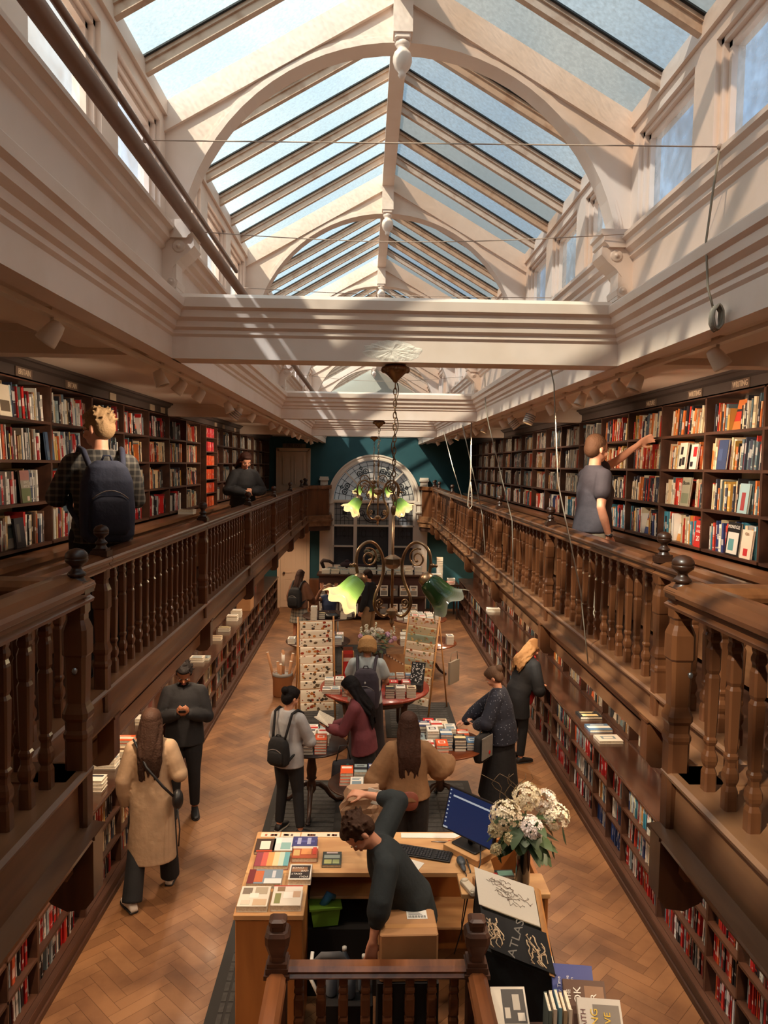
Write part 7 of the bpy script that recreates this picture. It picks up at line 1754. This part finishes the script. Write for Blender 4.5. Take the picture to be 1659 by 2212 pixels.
b = MB(); b.bbox(-.037, .037, -.07, .07, -.004, .004, .006, (1, 1, 1, 1), Matrix.Rotation(math.radians(35), 4, 'X')); o = b.build('phone', BLACKM, None, tuple(w_of(P, (.0, .335, 1.265))), P['yaw']); tag(o, 'black mobile phone held in both hands by the bearded man', 'phone')
# 5 woman in the long coat
P = person('long-haired woman in a beige trench coat walking along the left aisle', (-1.87, 6.48, 0), 8, 1.72, hair=((58, 38, 28), 'long'), top=dict(m=fabric('beige_trench', (172, 142, 112)), kind='coat', g=.024, hem=.36, flare=.05, loose=.008, sl=.012, name='trench_coat'), bottom=dict(m=fabric('black_wide', (20, 19, 21)), wide=.035), shoes=(206, 196, 184), head=(0, 5), arms={'L': dict(e=(-.23, -.03, 1.09), w=(-.23, .06, .85)), 'R': dict(e=(.24, -.03, 1.12), w=(.16, .19, 1.10))}, legs={'L': dict(k=(-.12, -.02, .50), a=(-.14, -.20, .09), f=(-.5, .8, 0)), 'R': dict(k=(.12, .12, .50), a=(.13, .20, .085))}, female=True)
b = MB(); b.tube([P['T'](q) for q in ((-.14, -.06, 1.46), (-.02, -.17, 1.25), (.12, -.19, 1.08), (.20, -.16, .98))], .012, 6)
o = b.build('bag_strap', BLACKM, None, tuple(P['loc']), P['yaw']); sb = o
t = thing('shoulder_bag', 'small black cross-body bag on the trench-coated woman', 'bag', tuple(P['loc']), P['yaw']); sb.parent = t; sb.location = (0, 0, 0); sb.rotation_euler = (0, 0, 0)
b = MB(); b.ell(tuple(P['T']((.235, -.12, .93))), (.05, .07, .09), 14, 8); b.build('pouch', BLACKM, t)
b = MB(); b.tube([P['T'](q) for q in ((.235, -.16, .90), (.26, -.2, .7), (.25, -.2, .55))], .006, 5); b.build('strap_end', BLACKM, t)
# 6 girl with the small backpack
P = person('dark-haired woman in a light grey shirt with folded arms at the left table', (-.78, 7.68, 0), -28, 1.56, hair=((24, 18, 18), 'bun'), top=dict(m=fabric('light_grey_shirt', (164, 162, 162)), g=.022, hem=.80, loose=.02, sl=.01), bottom=dict(m=fabric('black_jean', (22, 22, 25))), shoes=(26, 26, 28), sole=(190, 176, 160), head=(-18, 24), arms={'L': dict(e=(-.25, .08, 1.08), w=(.06, .20, 1.12)), 'R': dict(e=(.25, .08, 1.08), w=(-.05, .22, 1.08))}, handp={'L': dict(d=(1, .1, 0), n=(0, -1, 0), t=-1), 'R': dict(d=(-1, .1, .1), n=(0, -1, 0), t=1)}, legs={'L': dict(k=(-.09, .02, .50), a=(-.10, -.03, .085), f=(-.05, 1, 0)), 'R': dict(k=(.12, .02, .5), a=(.19, -.03, .085), f=(.8, .6, 0))}, female=True)
backpack(P, 'small soft black backpack on the woman in the grey shirt', fabric('black_leather_bag', (22, 20, 21)), (.24, .13, .30), 1.02, small=True)
# 7 blonde visitor with the rucksack
P = person('short-haired blonde visitor in a white shirt at the red display table', (.05, 9.33, 0), -4, 1.72, hair=((186, 142, 92), 'bob'), top=dict(m=fabric('pale_blue_shirt', (190, 198, 198)), g=.024, sleeve='short', hem=.86, loose=.02), bottom=dict(m=fabric('charcoal_trouser', (42, 34, 36)), g=.02, wide=.012), shoes=(30, 26, 24), head=(0, 28), arms={'L': dict(e=(-.25, .06, 1.12), w=(-.18, .28, 1.02)), 'R': dict(e=(.25, .06, 1.12), w=(.18, .28, 1.02))}, legs={'L': dict(k=(-.13, .02, .5), a=(-.17, -.04, .085)), 'R': dict(k=(.14, .02, .5), a=(.19, .02, .085))})
backpack(P, 'dark grey hiking rucksack with looped front pocket worn at the red table', fabric('plum_nylon', (58, 50, 60)), (.34, .22, .52), 1.10, logo=True)
# 8 woman in maroon
P = person('black-haired woman in a maroon top holding a book at the left table', (.02, 7.99, 0), 78, 1.60, hair=((20, 16, 18), 'long'), top=dict(m=fabric('maroon_top', (110, 50, 56)), g=.022, hem=.80, loose=.02, sl=.008), bottom=dict(m=fabric('black_legging', (20, 18, 20)), kind='skirt', hem=.46, flare=.02), lean=12, head=(-5, 22), arms={'L': dict(e=(-.18, .18, 1.12), w=(-.10, .36, 1.16)), 'R': dict(e=(.20, .16, 1.10), w=(.06, .34, 1.14))}, handp={'L': dict(d=(.3, .8, .1), n=(.5, 0, .8), c=.5, t=-1), 'R': dict(d=(-.3, .8, .1), n=(-.5, 0, .8), c=.5, t=1)}, female=True)
bp = w_of(P, (P['wr'][0]+P['wr'][1])/2+Vector((0, .09, .045))); t = thing('open_book', 'open dark book in the hands of the woman in maroon', 'book', tuple(bp), P['yaw'])
for s in (-1, 1):
    M = Matrix.Rotation(s*math.radians(-18), 4, 'Y') @ Matrix.Rotation(math.radians(28), 4, 'X')
    b = MB(); b.box(min(0, s*.13), max(0, s*.13), -.10, .10, -.004, 0, rgb(40, 38, 40), M); b.build('cover', BOOKM, t); b = MB(); b.box(min(0, s*.125), max(0, s*.125), -.095, .095, 0, .012, (1, 1, 1, 1), M); b.build('pages', PAPER, t)
t = thing('tote_bag', 'dark multicoloured tote bag at the side of the woman in maroon', 'bag', (-.20, 7.72, .46), .3)
b = MB(); loft(b, [((0, 0, 0), (.11, 0, 0), (0, .05, 0)), ((0, 0, .1), (.13, 0, 0), (0, .06, 0)), ((0, 0, .26), (.12, 0, 0), (0, .05, 0)), ((0, 0, .30), (.11, 0, 0), (0, .03, 0))], 18, 3); b.build('bag_body', fabric('dark_mixed', (34, 30, 36), 'dots', (40, 90, 86), 9), t)
b = MB(); b.tube([(-.08, 0, .29), (-.04, 0, .46), (.04, 0, .46), (.08, 0, .29)], .007, 6); b.build('handle', BLACKM, t)
# 9 woman in the brown blouse
P = person('woman with very long brown hair in a loose tan blouse behind the desk', (.42, 6.60, 0), 2, 1.66, hair=((66, 42, 32), 'long'), top=dict(m=fabric('tan_blouse', (138, 100, 66)), g=.03, hem=.92, loose=.03, sl=.045, name='blouse'), bottom=dict(m=fabric('black_dungaree', (24, 22, 24)), g=.03, wide=.03), head=(0, 10), arms={'L': dict(e=(-.30, .0, 1.06), w=(-.20, .20, 1.04)), 'R': dict(e=(.30, .06, 1.14), w=(.42, .26, 1.12))}, female=True)
b = MB(); loft(b, [(P['T']((0, -.165, .93)), P['X']*.085, P['Z']*.001), (P['T']((0, -.168, .93)), P['X']*.085, P['Z']*.09), (P['T']((0, -.174, .93)), P['X']*.08, P['Z']*.085)], 20, 2.4); b.build('leather_patch', mat('tan_leather', rgb(134, 74, 58), .5), P['t'])
# 10 woman in the dotted dress
P = person('woman in a dark star-dotted dress touching books on the right table', (1.60, 8.32, 0), 72, 1.62, hair=((96, 70, 52), 'bun'), top=dict(m=fabric('navy_dotted', (34, 36, 50), 'dots', (120, 126, 140), 34), g=.028, hem=.80, loose=.035, sl=.022, name='blouse'), bottom=dict(m=fabric('black_skirt', (22, 21, 24)), kind='skirt', hem=.14, flare=.10), shoes=(30, 26, 26), lean=6, head=(-8, 30), arms={'L': dict(e=(-.25, .14, 1.08), w=(-.06, .28, 1.00)), 'R': dict(e=(.22, .26, 1.14), w=(.16, .46, .98))}, handp={'L': dict(d=(.5, .8, .1), n=(0, 0, 1), c=.5, t=-1), 'R': dict(d=(-.1, .8, -.25), n=(0, 0, -1), c=.5, t=1)}, build_=1.14, female=True)
b = MB(); b.bbox(-.035, .035, -.07, .07, -.004, .004, .006); o = b.build('phone', BLACKM, None, tuple(w_of(P, P['wr'][0]+Vector((.035, .075, .022)))), P['yaw']); tag(o, 'black phone lying in the hand of the woman in the dotted dress', 'phone')
t = thing('shoulder_bag', 'grey flap bag with a red mark hanging beside the woman in the dotted dress', 'bag', (1.34, 8.08, .62), .9)
b = MB(); loft(b, [((0, 0, 0), (.11, 0, 0), (0, .05, 0)), ((0, 0, .05), (.13, 0, 0), (0, .06, 0)), ((0, 0, .28), (.13, 0, 0), (0, .05, 0)), ((0, 0, .30), (.11, 0, 0), (0, .03, 0))], 18, 3); b.build('bag_body', fabric('black_bag', (26, 24, 26)), t)
b = MB(); b.bbox(-.12, .12, -.075, -.058, .04, .29, .01); fl_ = b.build('flap', fabric('grey_flap', (118, 112, 106)), t)
b = MB(); b.ell((.04, -.078, .10), (.022, .004, .022), 10, 6); b.build('red_mark', mat('red_mark', rgb(190, 40, 36), .5), fl_)
M = Matrix.Rotation(.9, 4, 'Z').inverted(); q0 = w_of(P, P['T']((.12, .06, 1.47)))-Vector((1.34, 8.08, .62)); q1 = w_of(P, P['T']((.20, .12, 1.1)))-Vector((1.34, 8.08, .62)); b = MB(); b.tube([(-.11, 0, .29), M @ q1, M @ q0], .009, 6); b.build('strap', BLACKM, t)
b = MB()
for s in (-1, 1): b.tube([P['T']((s*.05+.035*math.cos(2*math.pi*q/12), .17, 1.20+.02*math.sin(2*math.pi*q/12))) for q in range(12)], .0025, 5, closed=True)
b.tube([P['T'](q) for q in ((-.085, .17, 1.21), (-.07, .08, 1.44), (0, -.08, 1.47), (.07, .08, 1.44), (.085, .17, 1.21))], .002, 5)
o = b.build('hanging_spectacles', STEEL, P['t'])
# 11 blonde woman at the right shelves
P = person('wavy blonde woman in a black coat with a red scarf at the right shelves', (2.06, 9.62, 0), -62, 1.66, hair=((172, 128, 84), 'wavy'), top=dict(m=fabric('black_coat', (24, 22, 24)), g=.035, hem=.62, kind='coat', flare=.04, loose=.01, sl=.012, name='coat'), bottom=dict(m=fabric('black_jean', (22, 22, 25))), lean=20, head=(-10, 20), arms={'L': dict(e=(-.20, .22, 1.12), w=(-.04, .38, 1.12)), 'R': dict(e=(.24, .12, 1.06), w=(.06, .32, 1.04))}, handp={'L': dict(d=(.6, .6, 0), n=(0, -.2, -1), c=.4), 'R': dict(d=(-.5, .7, 0), n=(0, 0, -1), c=.4, t=1)}, female=True)
b = MB(); limb(b, [P['T'](q) for q in ((-.08, .02, 1.45), (0, .12, 1.40), (.08, .02, 1.46), (0, -.07, 1.48), (-.08, .02, 1.45))], [.03]*5, 8); limb(b, [P['T'](q) for q in ((.0, .16, 1.40), (.04, .21, 1.22), (.02, .21, 1.02), (.05, .20, .86))], [.04, .06, .065, .04], 10)
o = remeshed(b, 'scarf', fabric('red_wool', (172, 34, 34)), .012, P['t'], 3)
# 12 the clerk
P = person('clerk in a dark shirt bending behind the till desk with a raised arm', (.37, 4.79, 0), 98, 1.75, hair=((70, 46, 32), 'short'), top=dict(m=fabric('dark_green_shirt', (34, 40, 42)), g=.026, sleeve='roll', hem=.80, loose=.018, sl=.010), bottom=dict(m=fabric('black_trouser', (26, 25, 27))), lean=32, head=(8, 30), arms={'R': dict(e=(.34, .06, 1.47), w=(.46, .27, 1.48), abs=True), 'L': dict(e=(-.28, .28, 1.14), w=(-.32, .33, .92), abs=True)}, handp={'R': dict(d=(.35, .9, .05), n=(.2, .1, -1), c=.7, t=1), 'L': dict(d=(0, .1, -1), n=(1, 0, 0), c=.5)}, vox=.008)
# paper bag held out by the clerk
t = thing('paper_bag', 'crumpled brown paper bag held out over the desk by the clerk', 'bag', (.0, 5.40, 1.20), .2)
rr = random.Random(12); b = MB(); rg = []
for j in range(9):
    f = j/8; w_ = .155-.03*abs(f-.5)*2; rg.append(((rr.uniform(-.012, .012), rr.uniform(-.01, .01), .30*f), (w_*rr.uniform(.93, 1.05), rr.uniform(-.02, .02), 0), (rr.uniform(-.02, .02), .075*(1-.45*f)*rr.uniform(.9, 1.1), 0)))
loft(b, rg, 18, 3); o = b.build('bag_body', mat('kraft_paper', rgb(170, 134, 104), .8, bump=(8, 1.0)), t)
for j, v in enumerate(o.data.vertices): v.co += Vector((rr.uniform(-.010, .010), rr.uniform(-.010, .010), rr.uniform(-.006, .006)))
for p in o.data.polygons: p.use_smooth = False
b = MB(); b.box(-.05, .07, -.05, -.046, .20, .31, (1, 1, 1, 1), Matrix.Rotation(.3, 4, 'Y')); b.build('receipt', WHITE, t)
# 13 woman with backpack far left
P = person('brown-haired woman with a plaid skirt standing at the far left table', (-1.40, 15.95, 0), -22, 1.62, hair=((58, 36, 28), 'long'), top=dict(m=fabric('brown_jumper', (124, 84, 62)), g=.03, hem=.84, loose=.02, sl=.012), bottom=dict(m=fabric('plaid_skirt', (176, 168, 152), 'plaid', (70, 76, 80), 14), kind='skirt', hem=.50, flare=.05), head=(-15, 20), arms={'R': dict(e=(.24, .08, 1.08), w=(.20, .30, .92))}, vox=.012, female=True)
backpack(P, 'black backpack on the woman in the plaid skirt at the far left', fabric('black_nylon', (26, 25, 27)), (.30, .20, .44), 1.10)
# 14 seated woman raising her hands
P = person('grey-haired seated woman in a blue gilet raising both hands', (-.78, 16.42, 0), 180, 1.62, hair=((140, 110, 84), 'shoulder'), top=dict(m=fabric('blue_gilet', (50, 62, 92)), g=.03, hem=.86, loose=.01, sleeve='none', name='gilet'), bottom=dict(m=fabric('grey_trouser', (110, 100, 90))), hip=(0, 0, .54), legs={'L': dict(k=(-.11, .42, .50), a=(-.11, .40, .085)), 'R': dict(k=(.11, .42, .5), a=(.11, .40, .085))}, head=(0, -4), arms={'L': dict(e=(-.30, .10, 1.34), w=(-.17, .12, 1.60)), 'R': dict(e=(.30, .10, 1.34), w=(.17, .12, 1.60))}, handp={'L': dict(d=(0, .1, 1), n=(0, 1, 0), c=.15, t=-1), 'R': dict(d=(0, .1, 1), n=(0, 1, 0), c=.15, t=1)}, vox=.009, female=True)
b = MB()
for i in (0, 1): limb(b, [P['sh'][i], P['el'][i], P['el'][i].lerp(P['wr'][i], .8)], [.062, .05, .038])
remeshed(b, 'sleeves', fabric('brown_jumper', (124, 84, 62)), .012, P['t'], 3)
t = thing('chair', 'white-framed chair under the seated woman in the blue gilet', 'chair', (-.78, 16.50, 0), math.pi)
b = MB(); b.bbox(-.22, .22, -.22, .22, .43, .46, .02); b.build('seat', WHITE, t)
b = MB(); b.tube([(-.22, -.2, .45), (-.23, -.22, .80), (-.18, -.24, .88), (.18, -.24, .88), (.23, -.22, .80), (.22, -.2, .45)], .012, 8); b.build('backrest', WHITE, t)
for sx_ in (-1, 1):
    for sy_ in (-1, 1): b = MB(); b.tube([(sx_*.19, sy_*.19, .44), (sx_*.21, sy_*.21, 0)], .012, 8); b.build('leg', WHITE, t)
# 15 man in the cap
P = person('man in a brown cap and khaki trousers looking at the far counter', (.10, 15.5, 0), 62, 1.70, hair=((50, 34, 26), 'cap'), top=dict(m=fabric('black_jacket', (28, 27, 30)), g=.026, hem=.84, name='jacket'), bottom=dict(m=fabric('khaki_trouser', (150, 116, 82)), g=.02, wide=.015), head=(-10, 20), vox=.012)
